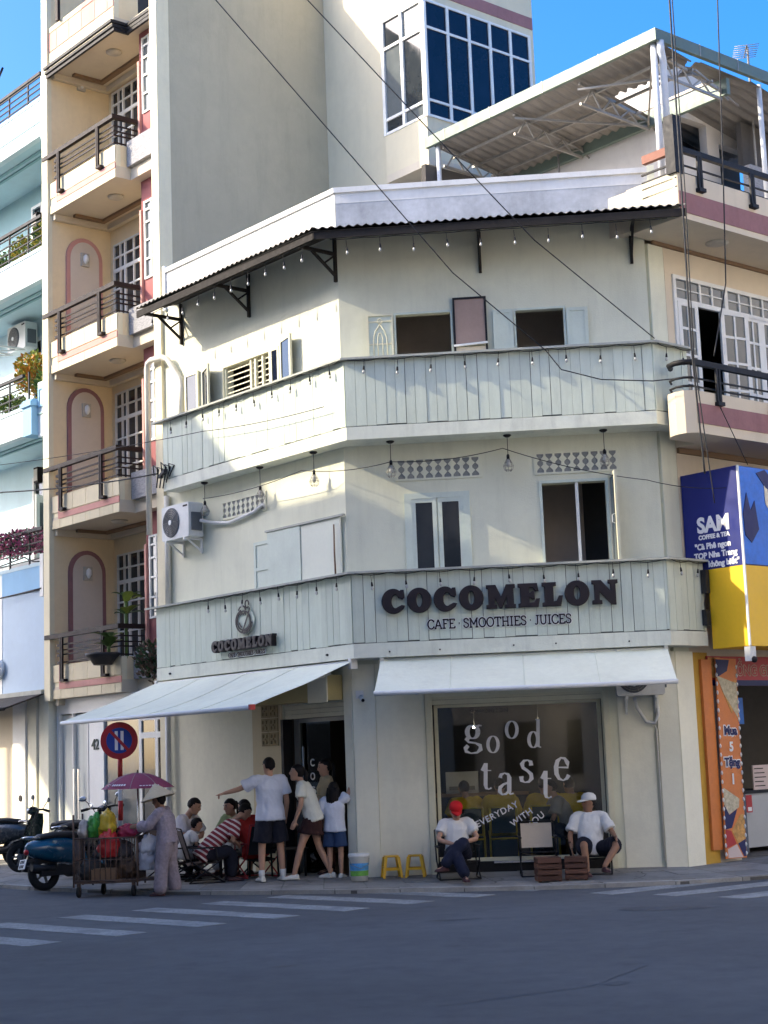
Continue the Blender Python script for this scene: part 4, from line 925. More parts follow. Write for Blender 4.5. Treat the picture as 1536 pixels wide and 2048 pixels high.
# fat round-cornered serif capitals, unit cap height
def gO(): return 1.02, [ell(.51,.5,.47,.49), ell(.51,.5,.15,.31)]
def gC():
    out = ell(.50,.5,.47,.49,52,318,40); inn = ell(.56,.49,.17,.31,300,60,26)
    return .95, [out[:1] and [(.80,.93),(.74,.88)] + ell(.47,.5,.44,.49,62,308,40) + [(.86,.20),(.90,.28),(.82,.30)] + ell(.56,.49,.19,.31,300,66,24) + [(.70,.66),(.84,.60),(.90,.66),(.88,.93)]]
def gM(): return 1.22, [[(.05,.04),(.42,.04),(.42,.13),(.33,.15),(.34,.60),(.57,.04),(.63,.04),(.88,.62),(.88,.15),(.80,.13),(.80,.04),(1.18,.04),(1.18,.13),(1.10,.15),(1.09,.84),(1.17,.87),(1.17,.96),(.86,.96),(.63,.42),(.40,.96),(.06,.96),(.06,.87),(.14,.84),(.14,.15),(.05,.13)]]
def gE(): return .90, [[(.05,.04),(.80,.04),(.86,.32),(.76,.32),(.68,.17),(.45,.16),(.45,.43),(.55,.42),(.60,.36),(.66,.36),(.66,.64),(.60,.64),(.55,.57),(.45,.56),(.45,.84),(.64,.83),(.73,.69),(.82,.69),(.78,.96),(.05,.96),(.05,.87),(.14,.84),(.14,.16),(.05,.13)]]
def gL(): return .84, [[(.05,.04),(.74,.04),(.82,.40),(.71,.40),(.61,.19),(.45,.17),(.45,.84),(.56,.87),(.56,.96),(.05,.96),(.05,.87),(.14,.84),(.14,.16),(.05,.13)]]
def gN(): return 1.08, [[(.05,.04),(.38,.04),(.38,.13),(.29,.15),(.29,.60),(.80,.0),(.94,.0),(.94,.84),(1.03,.87),(1.03,.96),(.70,.96),(.70,.87),(.79,.84),(.79,.46),(.38,.96),(.05,.96),(.05,.87),(.14,.84),(.14,.16),(.05,.13)]]
FAT = dict(C=gC, O=gO, M=gM, E=gE, L=gL, N=gN)
def fat_word(word, F_, x0, x1, y, z, cap, thick, mat, parent):
    gs = [FAT[c]() for c in word]; gap = 0.07; tot = sum(g[0] for g in gs)+gap*(len(gs)-1); k = (x1-x0)/tot; x = x0; cache = {}
    for c, (w, polys) in zip(word, gs):
        if c not in cache: cache[c] = curve_mesh([[(p[0]*k, p[1]*cap) for p in q] for q in polys], thick/2, 0.012)
        put(cache[c], 'letter_'+c.lower(), mat, parent, F_, x, y-thick/2, z); x += (w+gap)*k
ms = thing('cafe_sign', 'large dark COCOMELON letters with CAFE SMOOTHIES JUICES line on the corner planks', 'sign', FR @ Matrix.Translation((2.15,-0.55,3.7)))
fat_word('COCOMELON', FR, 0.52, 3.79, -0.555, 3.715, 0.335, 0.05, m_sign, ms)
# thin slab-serif capitals drawn as strokes
def ribbon(pts, wf, n=None):
    L_, R_ = [], []
    for i, p in enumerate(pts):
        a = pts[max(i-1,0)]; b = pts[min(i+1,len(pts)-1)]; dx, dy = b[0]-a[0], b[1]-a[1]; l = math.hypot(dx,dy) or 1; nx, ny = -dy/l, dx/l
        w = wf(dx/l, dy/l, i/(len(pts)-1))/2; L_.append((p[0]+nx*w, p[1]+ny*w)); R_.append((p[0]-nx*w, p[1]-ny*w))
    return L_+R_[::-1]
def strokes_mesh(strokes, wf, th):
    mb = MB()
    for s_ in strokes:
        pl = ribbon(s_, wf); n = len(pl)//2; z = random.uniform(0,.0012)
        vs = [(p[0],p[1],-th) for p in pl]+[(p[0],p[1],z) for p in pl]; N2 = 2*n; fs = []
        for i in range(n-1):
            j = N2-1-i; fs.append((N2+i, N2+j, N2+j-1, N2+i+1)); fs.append((i, i+1, j-1, j)); fs.append((i, N2+i, N2+i+1, i+1)); fs.append((j, j-1, N2+j-1, N2+j))
        fs += [(0, N2-1, 2*N2-1, N2), (n-1, N2+n-1, N2+n, n)]
        mb.add(vs, fs)
    return mb.mesh('strokes')
def sln(*p): return list(p)
SL = {'C':(.86,[ell(.47,.5,.40,.46,40,320,24),sln((.78,.70),(.80,.92)),sln((.78,.30),(.80,.10))]),'A':(.98,[sln((.12,.04),(.46,.96)),sln((.50,.96),(.84,.04)),sln((.24,.34),(.74,.34)),sln((.0,.05),(.26,.05)),sln((.70,.05),(.97,.05))]),
 'F':(.78,[sln((.2,.04),(.2,.96)),sln((.05,.95),(.72,.95)),sln((.2,.52),(.55,.52)),sln((.05,.05),(.4,.05)),sln((.71,.96),(.71,.78))]),'E':(.82,[sln((.2,.04),(.2,.96)),sln((.05,.95),(.74,.95)),sln((.2,.52),(.58,.52)),sln((.05,.05),(.76,.05)),sln((.73,.96),(.73,.78)),sln((.75,.04),(.75,.24))]),
 'S':(.74,[[(.64,.72),(.62,.86),(.48,.95),(.30,.95),(.15,.86),(.13,.72),(.22,.60),(.42,.52),(.60,.42),(.66,.28),(.60,.13),(.44,.05),(.26,.06),(.12,.16),(.10,.30)]]),'M':(1.14,[sln((.2,.04),(.2,.96)),sln((.94,.04),(.94,.96)),sln((.2,.94),(.57,.30)),sln((.57,.30),(.94,.94)),sln((.05,.05),(.36,.05)),sln((.78,.05),(1.09,.05)),sln((.04,.95),(.24,.95)),sln((.9,.95),(1.1,.95))]),
 'O':(.98,[ell(.48,.5,.40,.46,0,360,28)+[(.88,.5)]]),'T':(.86,[sln((.42,.04),(.42,.96)),sln((.05,.95),(.79,.95)),sln((.06,.96),(.06,.76)),sln((.78,.96),(.78,.76)),sln((.26,.05),(.58,.05))]),
 'H':(1.0,[sln((.2,.04),(.2,.96)),sln((.78,.04),(.78,.96)),sln((.2,.5),(.78,.5)),sln((.05,.05),(.36,.05)),sln((.62,.05),(.94,.05)),sln((.05,.95),(.36,.95)),sln((.62,.95),(.94,.95))]),'I':(.5,[sln((.24,.04),(.24,.96)),sln((.06,.05),(.42,.05)),sln((.06,.95),(.42,.95))]),
 'J':(.62,[[(.40,.96),(.40,.22),(.34,.08),(.20,.05),(.08,.14)],sln((.22,.95),(.57,.95))]),'U':(.98,[[(.2,.96),(.2,.34),(.26,.14),(.42,.05),(.58,.06),(.72,.16),(.77,.34),(.77,.96)],sln((.05,.95),(.36,.95)),sln((.62,.95),(.93,.95))]),' ':(.30,[]),'.':(.34,[sln((.12,.50),(.22,.50))])}
def slab_word(txt, F_, x0, x1, y, z, cap, mat, matb, parent, tilt=0.0):
    k = (x1-x0)/sum(SL[c][0] for c in txt); x = x0
    for c in txt:
        if SL[c][1]:
            st = [[(p[0]*k, p[1]*cap) for p in s_] for s_ in SL[c][1]]; w0 = 0.020 if cap > .1 else 0.012
            o = put(strokes_mesh(st, lambda a,b,t: w0 if c != '.' else 0.03, 0.006),'tagline_letter',mat,parent,F_,x,y,z)
            if matb: put(strokes_mesh(st, lambda a,b,t: (w0 if c != '.' else 0.03)+0.018, 0.012),'letter_backing',matb,o,F_,x,y+0.008,z)
        x += SL[c][0]*k
slab_word('CAFE . SMOOTHIES . JUICES', FR, 1.14, 3.13, -0.545, 3.475, 0.135, m_sign, m_signw, ms)
ls = thing('cafe_sign', 'small fruit outline logo over dark COCOMELON letters on the side street planks', 'sign', FL @ Matrix.Translation((-2.1,-0.35,3.7)))
yS = yL-0.035
fat_word('COCOMELON', FL, -2.94, -1.33, yS, 3.445, 0.165, 0.07, m_sign, ls)
slab_word('CAFE . SMOOTHIES . JUICES', FL, -2.58, -1.62, yS-0.01, 3.345, 0.065, m_sign, m_signw, ls)
# fruit outline logo (strokes on a pale plate)
lg = [ell(0,0,.33,.42,112,66+360-76,40), ell(-.02,.02,.26,.33,0,360,34)+[(.24,.02)], ell(.02,-.02,.21,.28,-60,40,16), [(-.10,-.40),(-.04,-.30),(.06,-.05),(.16,.20),(.24,.44)], [(-.22,.40),(-.15,.50),(-.03,.54),(.04,.48),(.07,.38)],
      ell(.13,.58,.07,.13,-20,340,20), [(-.14,.22),(-.08,.28),(-.02,.24),(.04,.29),(.08,.22)], ell(-.05,0,.14,.22,190,250,10), [(-.03,-.36),(.10,-.33),(.22,-.22),(.28,-.05)]]
lgs = [[(p[0]*0.66, p[1]*0.43) for p in s_] for s_ in lg]
o = put(strokes_mesh(lgs, lambda a,b,t: 0.022, 0.008), 'logo_outline', m_sign, ls, FL, -2.13, yS-0.02, 3.87)
put(curve_mesh([[(p[0]*0.66, p[1]*0.43) for p in ell(0,0,.37,.47)]], 0.008), 'logo_plate', m_plank, o, FL, -2.13, yS+0.01, 3.87)
# old-style lowercase on the shop window, broad-nib strokes
def nib(th, tk): return lambda a,b,t: th+(tk-th)*abs(b)**1.4
LC = {'g':[ell(.36,.70,.22,.25,0,360,26)+[(.58,.70)], [(.20,.50),(.13,.40),(.20,.30),(.48,.27),(.68,.18),(.70,.03),(.55,-.10),(.30,-.13),(.10,-.06),(.08,.06),(.18,.17)], [(.52,.88),(.62,.96),(.74,.95)]],
      'o':[ell(.38,.5,.30,.46,0,360,30)+[(.68,.5)]], 'd':[ell(.34,.48,.26,.44,0,360,28)+[(.60,.48)],[(.62,1.62),(.62,.08)],[(.46,1.60),(.63,1.62)],[(.62,.10),(.80,.06)]],
      't':[[(.30,1.30),(.30,.25),(.34,.10),(.46,.05),(.60,.12)],[(.10,.95),(.58,.95)],[(.12,.93),(.28,1.24)]], 'a':[[(.14,.76),(.18,.90),(.34,.97),(.50,.92),(.56,.78),(.56,.18),(.62,.06),(.76,.10)],[(.56,.58),(.30,.48),(.14,.34),(.12,.16),(.24,.04),(.40,.06),(.56,.20)]],
      's':[[(.56,.74),(.54,.90),(.40,.97),(.24,.94),(.15,.80),(.20,.64),(.40,.52),(.56,.38),(.58,.20),(.46,.06),(.28,.03),(.14,.10),(.12,.28)]], 'e':[[(.12,.56),(.62,.56),(.60,.76),(.48,.93),(.32,.95),(.17,.82),(.11,.58),(.13,.30),(.24,.10),(.42,.03),(.58,.12),(.66,.26)]]}
gt = thing('window_lettering', 'white good taste EVERYDAY WITH YOU lettering on the shop window', 'lettering', FR @ Matrix.Translation((2.3,0.19,1.5)))
m_vin = pm('white_vinyl', (0.80,0.80,0.82), 0.6, 0.02, 5)
def lc(c, x, z, s, rot=0.0, th=0.045, tk=0.19):
    st = [[(p[0]*s*0.95, p[1]*s) for p in q] for q in LC[c]]; put(strokes_mesh(st, nib(th*s, tk*s), 0.001), 'letter_'+c, m_vin, gt, FR, x, 0.198, z, rot)
for c, x, z, s in (('g',1.54,1.81,.36),('o',1.86,1.75,.25),('o',2.13,1.94,.26),('d',2.44,1.80,.25),('t',1.74,1.24,.29),('a',1.98,1.16,.32),('s',2.29,1.32,.33),('t',2.57,1.09,.30),('e',2.78,1.33,.34)): lc(c,x,z,s, radians(-3))
for w, x, z, r_ in (('EVERYDAY',1.98,0.86,25),('WITH',2.33,0.81,33),('YOU',2.53,0.77,38)):
    put(text_mesh(w,0.125,0.0005,0.002,'CENTER',1.12),'word_'+w.lower(),m_vin,gt,FR,x,0.198,z,radians(r_))
put(text_mesh('COCOMELON',0.085,0.0005,0.003),'poster_word',m_black,gt,FR,1.92,0.26,2.32)
dl = thing('door_lettering', 'white vertical letters on the cafe glass door', 'lettering', FL @ Matrix.Translation((-1.1,0.18,1.5)))
for k, c in enumerate('COCO'): put(text_mesh(c,0.15,0.0005,0.003),'letter_'+c.lower(),m_vin,dl,FL,-1.22,0.182,1.66-0.20*k)
hn = thing('house_number', 'dark house number 42 on the white wall of the townhouse', 'number', FL @ Matrix.Translation((-7.5,0.11,2.1)))
put(text_mesh('42',0.26,0.006,0.004),'digits',pm('dark_green_paint',(0.04,0.06,0.05),0.6,0.1,3),hn,FL,-7.46,0.112,2.08)
put(text_mesh('ni',0.20,0.004,0.003),'letters',m_rail,rs,FL,-10.83,-0.166,3.64)

# ================================================================ shop signs at right
sb = thing('shop_sign_box', 'blue and yellow SAM coffee sign box jutting from the beige house', 'sign', FQ @ Matrix.Translation((1.5,-0.6,4)))
SX = 0.40
MB().box(SX,6.0,-1.02,-0.02,4.19,5.58).build('blue_box', m_sblue, sb, FQ)
MB().box(SX+0.006,6.0,-1.035,-1.021,4.20,5.57).build('bright_front', m_sblu2, sb, FQ)
MB().box(SX,6.0,-1.02,-0.40,3.07,4.185).build('yellow_box', m_syel, sb, FQ)
MB().box(SX-0.012,SX+0.012,-1.05,-1.02,3.07,5.58).build('corner_trim', m_white, sb, FQ)
FSs = FQ @ Matrix(((0,-1,0,SX),(1,0,0,0),(0,0,1,0),(0,0,0,1))) @ Matrix.Rotation(pi,4,'Z')   # side face seen from the left: x runs towards the street
def side(me, name, mat, x, z, sx=1.0): return put(me, name, mat, sb, FSs, x, -0.003, z, 0, sx)
side(text_mesh('SAM',0.30,0.002,0.012),'word_sam',m_signw,0.55,4.72); side(text_mesh('COFFEE & TEA',0.085,0.002,0.004),'word_coffee',m_signw,0.55,4.62)
side(text_mesh('"Cà Phê ngon',0.115,0.002,0.005,'LEFT'),'line_one',m_signw,0.20,4.48); side(text_mesh('TOP Nha Trang',0.115,0.002,0.005,'LEFT'),'line_two',m_signw,0.18,4.35); side(text_mesh('không biết"',0.115,0.002,0.005,'LEFT'),'line_three',m_signw,0.42,4.22)
put(text_mesh('ƯỐNG',0.42,0.004,0.02,'LEFT'),'word_front',pm('cream_print',(0.70,0.62,0.45),0.5,0.05,3),sb,FQ,0.95,-1.04,5.02)
put(text_mesh('SAM',0.42,0.004,0.02,'LEFT'),'word_front',pm('pink_print',(0.65,0.25,0.22),0.5,0.05,3),sb,FQ,1.05,-1.04,4.45)
for pts in ([(.45,4.9),(.55,5.2),(.62,4.95),(.72,5.1),(.78,4.7),(.60,4.5),(.47,4.6)],[(.80,5.5),(1.0,5.56),(1.2,5.4),(1.4,5.56),(1.7,5.5),(1.3,5.2),(1.0,5.3)]): MB().prism(pts,-1.045,-1.036).build('dark_splash', m_navy, sb, FQ)
pn = thing('promo_banner', 'tall orange Mua 5 Tặng 1 banner with food pictures beside the shop entrance', 'banner', FQ @ Matrix.Translation((0.95,-0.12,0.2)))
FB = FQ @ Matrix.Translation((0.71,-0.13,0.17)) @ Matrix.Rotation(radians(1.2),4,'Y')
MB().box(0,0.46,0,0.02,0,2.80).build('panel', m_oran, pn, FB)
for mt, poly in ((m_food2,[(.0,2.55),(.44,2.45),(.44,1.95),(.14,2.30)]),(m_food1,[(.10,2.36),(.44,2.50),(.45,2.2),(.30,2.02)]),(m_navy,[(.0,2.78),(.30,2.78),(.24,2.62),(.0,2.52)]),(m_food1,[(.0,2.74),(.18,2.70),(.12,2.60),(.0,2.62)]),
    (m_food2,[(.02,.98),(.36,.82),(.34,.70),(.10,.60),(.02,.75)]),(m_navy,[(.02,.74),(.12,.60),(.30,.68),(.16,.42),(.02,.40)]),(m_food1,[(.16,.38),(.36,.60),(.45,.60),(.45,.22),(.32,.14)]),(m_navy,[(.28,.20),(.45,.26),(.45,.02),(.40,.02)]),(m_red,[(.02,.40),(.14,.38),(.24,.20),(.02,.14)]),(m_cyan,[(.05,.13),(.25,.19),(.38,.01),(.05,.01)])):
    MB().prism(poly,-0.004-0.001*random.random(),-0.0005).build('print_patch', mt, pn, FB)
for k in range(22):
    for x in (0.0,0.45): MB().lathe([(0.008,0),(0.018,0.03),(0.008,0.06)],6,Matrix.Translation((x,-0.006,0.03+0.125*k))).build('edge_bead', m_signw, pn, FB)
for w, z, s_, mt, out in (('Mua',1.72,0.17,m_navy,True),('5',1.49,0.18,m_signw,False),('Tặng',1.28,0.16,m_navy,True),('1',1.03,0.20,m_signw,False)):
    if out: put(text_mesh(w,s_,0.001,0.022),'word_outline',m_signw,pn,FB,0.24,-0.006,z)
    put(text_mesh(w,s_,0.001,0.008),'word',mt,pn,FB,0.24,-0.010,z)
rsn = thing('red_sign', 'dark red ĐỒNG GIÁ sign under the yellow box', 'sign', FQ @ Matrix.Translation((1.6,0,2.8)))
MB().box(0.66,3.2,-0.06,-0.045,2.58,3.0).build('panel', m_red, rsn, FQ); MB().box(0.68,3.2,-0.068,-0.061,2.58,2.66).build('dark_band', m_navy, rsn, FQ)
MB().prism([(.68,2.98),(.95,2.98),(1.08,2.80),(.98,2.68),(.70,2.70)],-0.068,-0.061).build('food_print', m_food1, rsn, FQ)
put(text_mesh('ĐỒNG GIÁ',0.21,0.001,0.012,'LEFT'),'word_outline',m_food2,rsn,FQ,1.16,-0.066,2.73); put(text_mesh('ĐỒNG GIÁ',0.21,0.001,0.002,'LEFT'),'word',m_red,rsn,FQ,1.16,-0.069,2.73)
ct = thing('shop_counter', 'grey steel counter standing in the dim shop at right', 'counter', FQ @ Matrix.Translation((3.2,0.9,0.13)))
MB().box(2.38,4.5,0.78,1.4,0.20,1.0).build('cabinet', pm('grey_counter',(0.42,0.42,0.42),0.4,0.05,3,metal=0.3), ct, FQ); MB().box(2.2,4.5,0.74,1.42,1.0,1.05).build('worktop', m_black, ct, FQ); MB().box(2.15,2.38,0.76,1.4,0.13,1.0).build('side_panel', pm('slate_panel',(0.10,0.11,0.14),0.5,0.1,3), ct, FQ)
mc = thing('menu_card', 'pale printed menu card standing on the shop counter', 'menu', FQ @ Matrix.Translation((2.8,0.8,1.05)))
MB().box(2.60,3.05,0.76,0.78,1.05,1.42).build('card', m_cyan, mc, FQ)
for k in range(5): MB().box(2.63,2.85+0.03*(k%3),0.757,0.76,1.36-0.065*k,1.375-0.065*k).build('print_line', m_rail, mc, FQ)
for i, x in enumerate((1.35,2.0)):
    t = thing('menu_board', ['brown food picture board over the dim shop','blue food picture board over the dim shop'][i], 'menu', FQ @ Matrix.Translation((x,0.9,2.3)))
    MB().box(x,x+0.6,0.86,0.88,2.05,2.45).build('panel', m_food2 if i == 0 else m_sblu2, t, FQ); MB().prism([(x+.08,2.1),(x+.5,2.12),(x+.45,2.35),(x+.2,2.3)],0.852,0.86).build('food_print', m_food1 if i == 0 else m_food2, t, FQ)
st = thing('price_sticker', 'small red and white sticker on the counter front', 'sticker', FQ @ Matrix.Translation((2.45,0.77,0.8)))
MB().box(2.40,2.54,0.770,0.778,0.72,0.98).build('sheet', m_red, st, FQ); MB().box(2.43,2.52,0.767,0.770,0.74,0.80).build('print', m_signw, st, FQ)
cl = thing('clamp_lamp', 'white spotlight under the corner of the yellow sign box', 'lamp', FQ @ Matrix.Translation((0.45,-1.0,3.0)))
MB().box(SX-0.02,SX+0.10,-1.05,-0.95,2.86,3.06).build('body', m_ac, cl, FQ); MB().ball((SX+0.04,-1.06,2.88),0.045).build('lens', m_black, cl, FQ)
# ================================================================ string lights, pendants, air conditioners, pipes, cables
soc = MB().lathe([(0.010,0.0),(0.013,-0.02),(0.016,-0.05),(0.015,-0.06)],8).tube([(0,0,0.10),(0,0,0.0)],0.004,5).mesh('socket')
glb = MB().lathe([(0.009,-0.055),(0.013,-0.068),(0.020,-0.088),(0.017,-0.106),(0.005,-0.115)],10).mesh('bulb')
def string_lights(label, runs, sag=0.03):
    t = thing('string_lights', label, 'string lights', TR(*runs[0][0][:2], runs[0][0].z), 'strings of bulbs on the cafe front')
    for a, b in runs:
        n = max(2, round((b-a).length/0.455)); pts = []
        for k in range(n):
            p = a.lerp(b, (k+0.5)/n); j = random.Random(int(p.x*977+p.z*31))
            dz = j.uniform(-0.04,0.01); M_ = Matrix.Translation(p+Vector((0,0,-0.10+dz))) @ Matrix.Rotation(j.uniform(-.10,.10),4,'X') @ Matrix.Rotation(j.uniform(-.10,.10),4,'Y')
            bo = mobj('bulb', glb, m_bulb, t, M_); mobj('socket', soc, m_black, bo, M_)
        for k in range(n*4+1):
            q = a.lerp(b, k/(n*4)); pts.append(q+Vector((0,0,0.004-sag*abs(sin(pi*k/4)))))
        MB().tube(pts,0.006,5).build('cable', m_cable, t)
def pl_(F_, x, y, z): return fw(F_, x, y, z)
string_lights('string of clear bulbs under the dark tin eave', [(pl_(FL,-4.1,-0.80,9.04), pl_(FL,0.45,-0.82,9.04)), (pl_(FR,0.0,-0.94,9.04), pl_(FR,4.75,-0.94,9.04))], 0.01)
string_lights('string of clear bulbs under the ledge of the upper planks', [(pl_(FL,-4.3,yL-0.07,7.36), pl_(FL,0.42,yL-0.07,7.36)), (pl_(FR,0.15,-0.585,7.36), pl_(FR,4.45,-0.585,7.36)), (fw(FQ,-0.36,yQ-0.06,7.36), fw(FQ,0.36,yQ-0.06,7.36))])
string_lights('string of clear bulbs over the COCOMELON sign planks', [(pl_(FL,-3.3,yL-0.07,4.29), pl_(FL,0.42,yL-0.07,4.29)), (pl_(FR,0.15,-0.585,4.29), pl_(FR,4.45,-0.585,4.29)), (fw(FQ,-0.36,yQ-0.06,4.29), fw(FQ,0.38,yQ-0.06,4.29))])
def pendant(F_, x, y, drop, label):
    z = 6.215; t = thing('pendant_lamp', label, 'lamp', F_ @ Matrix.Translation((x,y,z)), 'caged pendants under the balcony slab')
    MB().lathe([(0.055,0.0),(0.06,-0.015),(0.03,-0.035),(0.008,-0.04)],12,Matrix.Translation((x,y,z))).build('ceiling_rose', m_black, t, F_)
    MB().tube([(x,y,z-.03),(x,y,z-drop)],0.005,5).build('cord', m_cable, t, F_)
    MB().lathe([(0.012,0.0),(0.022,-0.02),(0.022,-0.07)],10,Matrix.Translation((x,y,z-drop))).build('socket', m_black, t, F_)
    cg = MB(); zc = z-drop-0.07
    for k in range(8):
        a = 2*pi*k/8; cg.tube([(x+r*cos(a),y+r*sin(a),zc-h) for r, h in ((.022,0),(.05,.05),(.072,.10),(.060,.15),(.03,.18))],0.003,4)
    for r, h in ((.05,.05),(.072,.10),(.05,.16)): cg.tube([(x+r*cos(2*pi*k/16),y+r*sin(2*pi*k/16),zc-h) for k in range(17)],0.003,4)
    cg.build('cage', m_steel, t, F_); MB().lathe([(0.012,0),(0.028,-.05),(0.032,-.09),(0.01,-.12)],10,Matrix.Translation((x,y,zc))).build('bulb', m_bulb, t, F_)
for F_, x, y, d, lb in ((FR,0.70,-0.28,0.28,'caged pendant lamp by the left vent on the corner face'),(FR,2.37,-0.28,0.28,'caged pendant lamp between the two corner vents'),(FR,3.73,-0.28,0.28,'caged pendant lamp in front of the right vent'),
    (FL,-0.49,-0.18,0.27,'caged pendant lamp nearest the corner on the side street face'),(FL,-1.85,-0.18,0.29,'caged pendant lamp over the side vent'),(FL,-3.38,-0.18,0.30,'caged pendant lamp beside the wall mounted air conditioner')): pendant(F_,x,y,d,lb)
def ac_unit(F_, x, z, y, label, w=0.80, h=0.56, d=0.28, badge=True):
    t = thing('air_conditioner', label, 'air conditioner', F_ @ Matrix.Translation((x,y,z)), 'outdoor units on the walls')
    c = MB(); b = 0.02; c.loft([[(x0,yy,z0) for x0,z0 in ((x+b,z),(x+w-b,z),(x+w,z+b),(x+w,z+h-b),(x+w-b,z+h),(x+b,z+h),(x,z+h-b),(x,z+b))] for yy in (y-d,y)],True,False); c.build('casing', m_ac, t, F_)
    cx, cz, r = x+w*0.36, z+h*0.5, h*0.43
    MB().lathe([(r,0.0),(r,0.012),(r*0.96,0.02)],28,Matrix.Translation((cx,y-d,cz)) @ Matrix.Rotation(pi/2,4,'X')).build('fan_shroud', m_acg, t, F_)
    g = MB()
    for k in range(1,7): g.tube([(cx+r*k/7*cos(2*pi*i/24),y-d-0.026,cz+r*k/7*sin(2*pi*i/24)) for i in range(25)],0.004,4)
    for k in range(10): a = 2*pi*k/10; g.tube([(cx,y-d-0.026,cz),(cx+r*0.95*cos(a),y-d-0.026,cz+r*0.95*sin(a))],0.004,4)
    g.build('grille', m_steel, t, F_); MB().lathe([(0.045,0.02),(0.04,0.035)],14,Matrix.Translation((cx,y-d,cz)) @ Matrix.Rotation(pi/2,4,'X')).build('hub', m_white, t, F_)
    if badge: MB().box(x+w*0.80,x+w*0.96,y-d-0.004,y-d,z+h*0.88,z+h*0.93).build('badge', m_rail, t, F_)
    MB().box(x+w,x+w+0.03,y-d+0.05,y-0.04,z+0.10,z+h*0.7).build('valve_cover', m_acg, t, F_)
    for xx in (x+0.12,x+w-0.14):
        br = MB(); br.box(xx,xx+0.035,y-d-0.02,-0.003,z-0.04,z-0.005); br.box(xx,xx+0.035,-0.035,-0.003,z-0.25,z-0.04); br.bar((xx+0.017,-0.02,z-0.22),(xx+0.017,y-d+0.05,z-0.03),0.025,0.025); br.build('wall_bracket', m_wfr, t, F_)
    return t
ac1 = ac_unit(FL,-4.42,5.37,-0.06,'white air conditioner on the side street wall above the small logo')
MB().tube([(-3.55,-0.16,5.62),(-3.35,-0.06,5.56),(-2.9,-0.05,5.50),(-2.2,-0.05,5.58),(-1.98,-0.05,5.66),(-1.92,-0.04,5.62)],0.028,8).build('insulated_pipe', m_ac, ac1, FL)
ac2 = ac_unit(FR,3.70,2.46,-0.06,'air conditioner half hidden under the right awning',0.66,0.5)
MB().tube([(3.95,-0.10,2.44),(3.98,-0.09,2.30),(4.10,-0.07,2.10),(4.22,-0.07,2.08),(4.27,-0.08,2.20),(4.26,-0.09,2.42)],0.025,8).build('insulated_pipe', m_ac, ac2, FR)
MB().tube([(4.18,-0.06,2.09),(4.235,-0.05,2.0),(4.24,-0.05,0.2)],0.012,6).build('drain_hose', m_pvc, ac2, FR)
ac3 = ac_unit(FL,-12.40,10.45,1.19,'air conditioner under the balcony ceiling of the blue house',0.80,0.56)
# pvc downpipes
dp = thing('downpipe', 'cream pvc pipe looping round the corner between townhouse and cafe', 'pipe', FL @ Matrix.Translation((-5,-0.1,6)))
MB().tube([(-5.15,-0.13,5.6),(-5.15,-0.13,8.46),(-5.10,-0.14,8.55),(-4.98,-0.15,8.58),(-4.62,-0.15,8.55),(-4.52,-0.12,8.50),(-4.24,-0.05,8.12),(-4.20,-0.05,8.0),(-4.24,-0.05,7.40)],0.05,12).build('pipe', m_pvc, dp, FL)
MB().tube([(-4.70,-0.06,4.3),(-4.70,-0.06,6.2)],0.05,12).build('lower_pipe', m_pvc, dp, FL)
sp_ = thing('wall_pipe', 'thin white conduit between the townhouse doors and the cafe wall', 'pipe', FL @ Matrix.Translation((-4.7,-0.1,0.1)))
MB().tube([(-4.72,-0.10,0.1),(-4.72,-0.10,2.75)],0.045,10).build('pipe', m_postw, sp_, FL)
# cctv, speaker boxes
cc = thing('security_camera', 'small white security camera on the corner pier', 'camera', FR @ Matrix.Translation((0.12,-0.06,2.6)))
MB().box(0.06,0.17,-0.085,-0.05,2.58,2.69).build('base', m_white, cc, FR); MB().tube([(0.13,-0.10,2.60),(0.17,-0.20,2.55)],0.032,10).build('barrel', m_white, cc, FR); MB().tube([(0.17,-0.20,2.55),(0.175,-0.212,2.544)],0.024,10).build('lens', m_black, cc, FR)
jb = thing('power_box', 'black junction box with cables at the right end of the sign planks', 'power box', FQ @ Matrix.Translation((0.36,-0.45,4)))
MB().box(0.30,0.38,yQ-0.10,yQ-0.01,3.85,4.18).build('box', m_blk2, jb, FQ); MB().box(0.28,0.36,yQ-0.09,yQ-0.01,3.40,3.62).build('lower_box', m_blk2, jb, FQ)
MB().tube([(0.33,yQ-.06,3.9),(0.26,yQ-.08,3.7),(0.30,yQ-.07,3.45)],0.01,6).build('loop_cable', m_cable, jb, FQ)
ib = thing('insulator_bracket', 'black bracket with tangled wires beside the upper planks', 'bracket', FL @ Matrix.Translation((-4.6,-0.5,6.6)))
MB().bar((-4.75,-0.15,6.52),(-4.10,-0.45,6.50),0.07,0.05).build('arm', m_black, ib, FL)
for k in range(5):
    r_ = random.Random(k); MB().tube([(-4.7+0.12*k,-0.3,6.52),(-4.66+0.12*k,-0.34,6.62+r_.uniform(0,.08)),(-4.56+0.12*k,-0.3,6.60),(-4.6+0.1*k,-0.32,6.45-r_.uniform(0,.2))],0.012,6).build('wire_loop', m_cable, ib, FL)
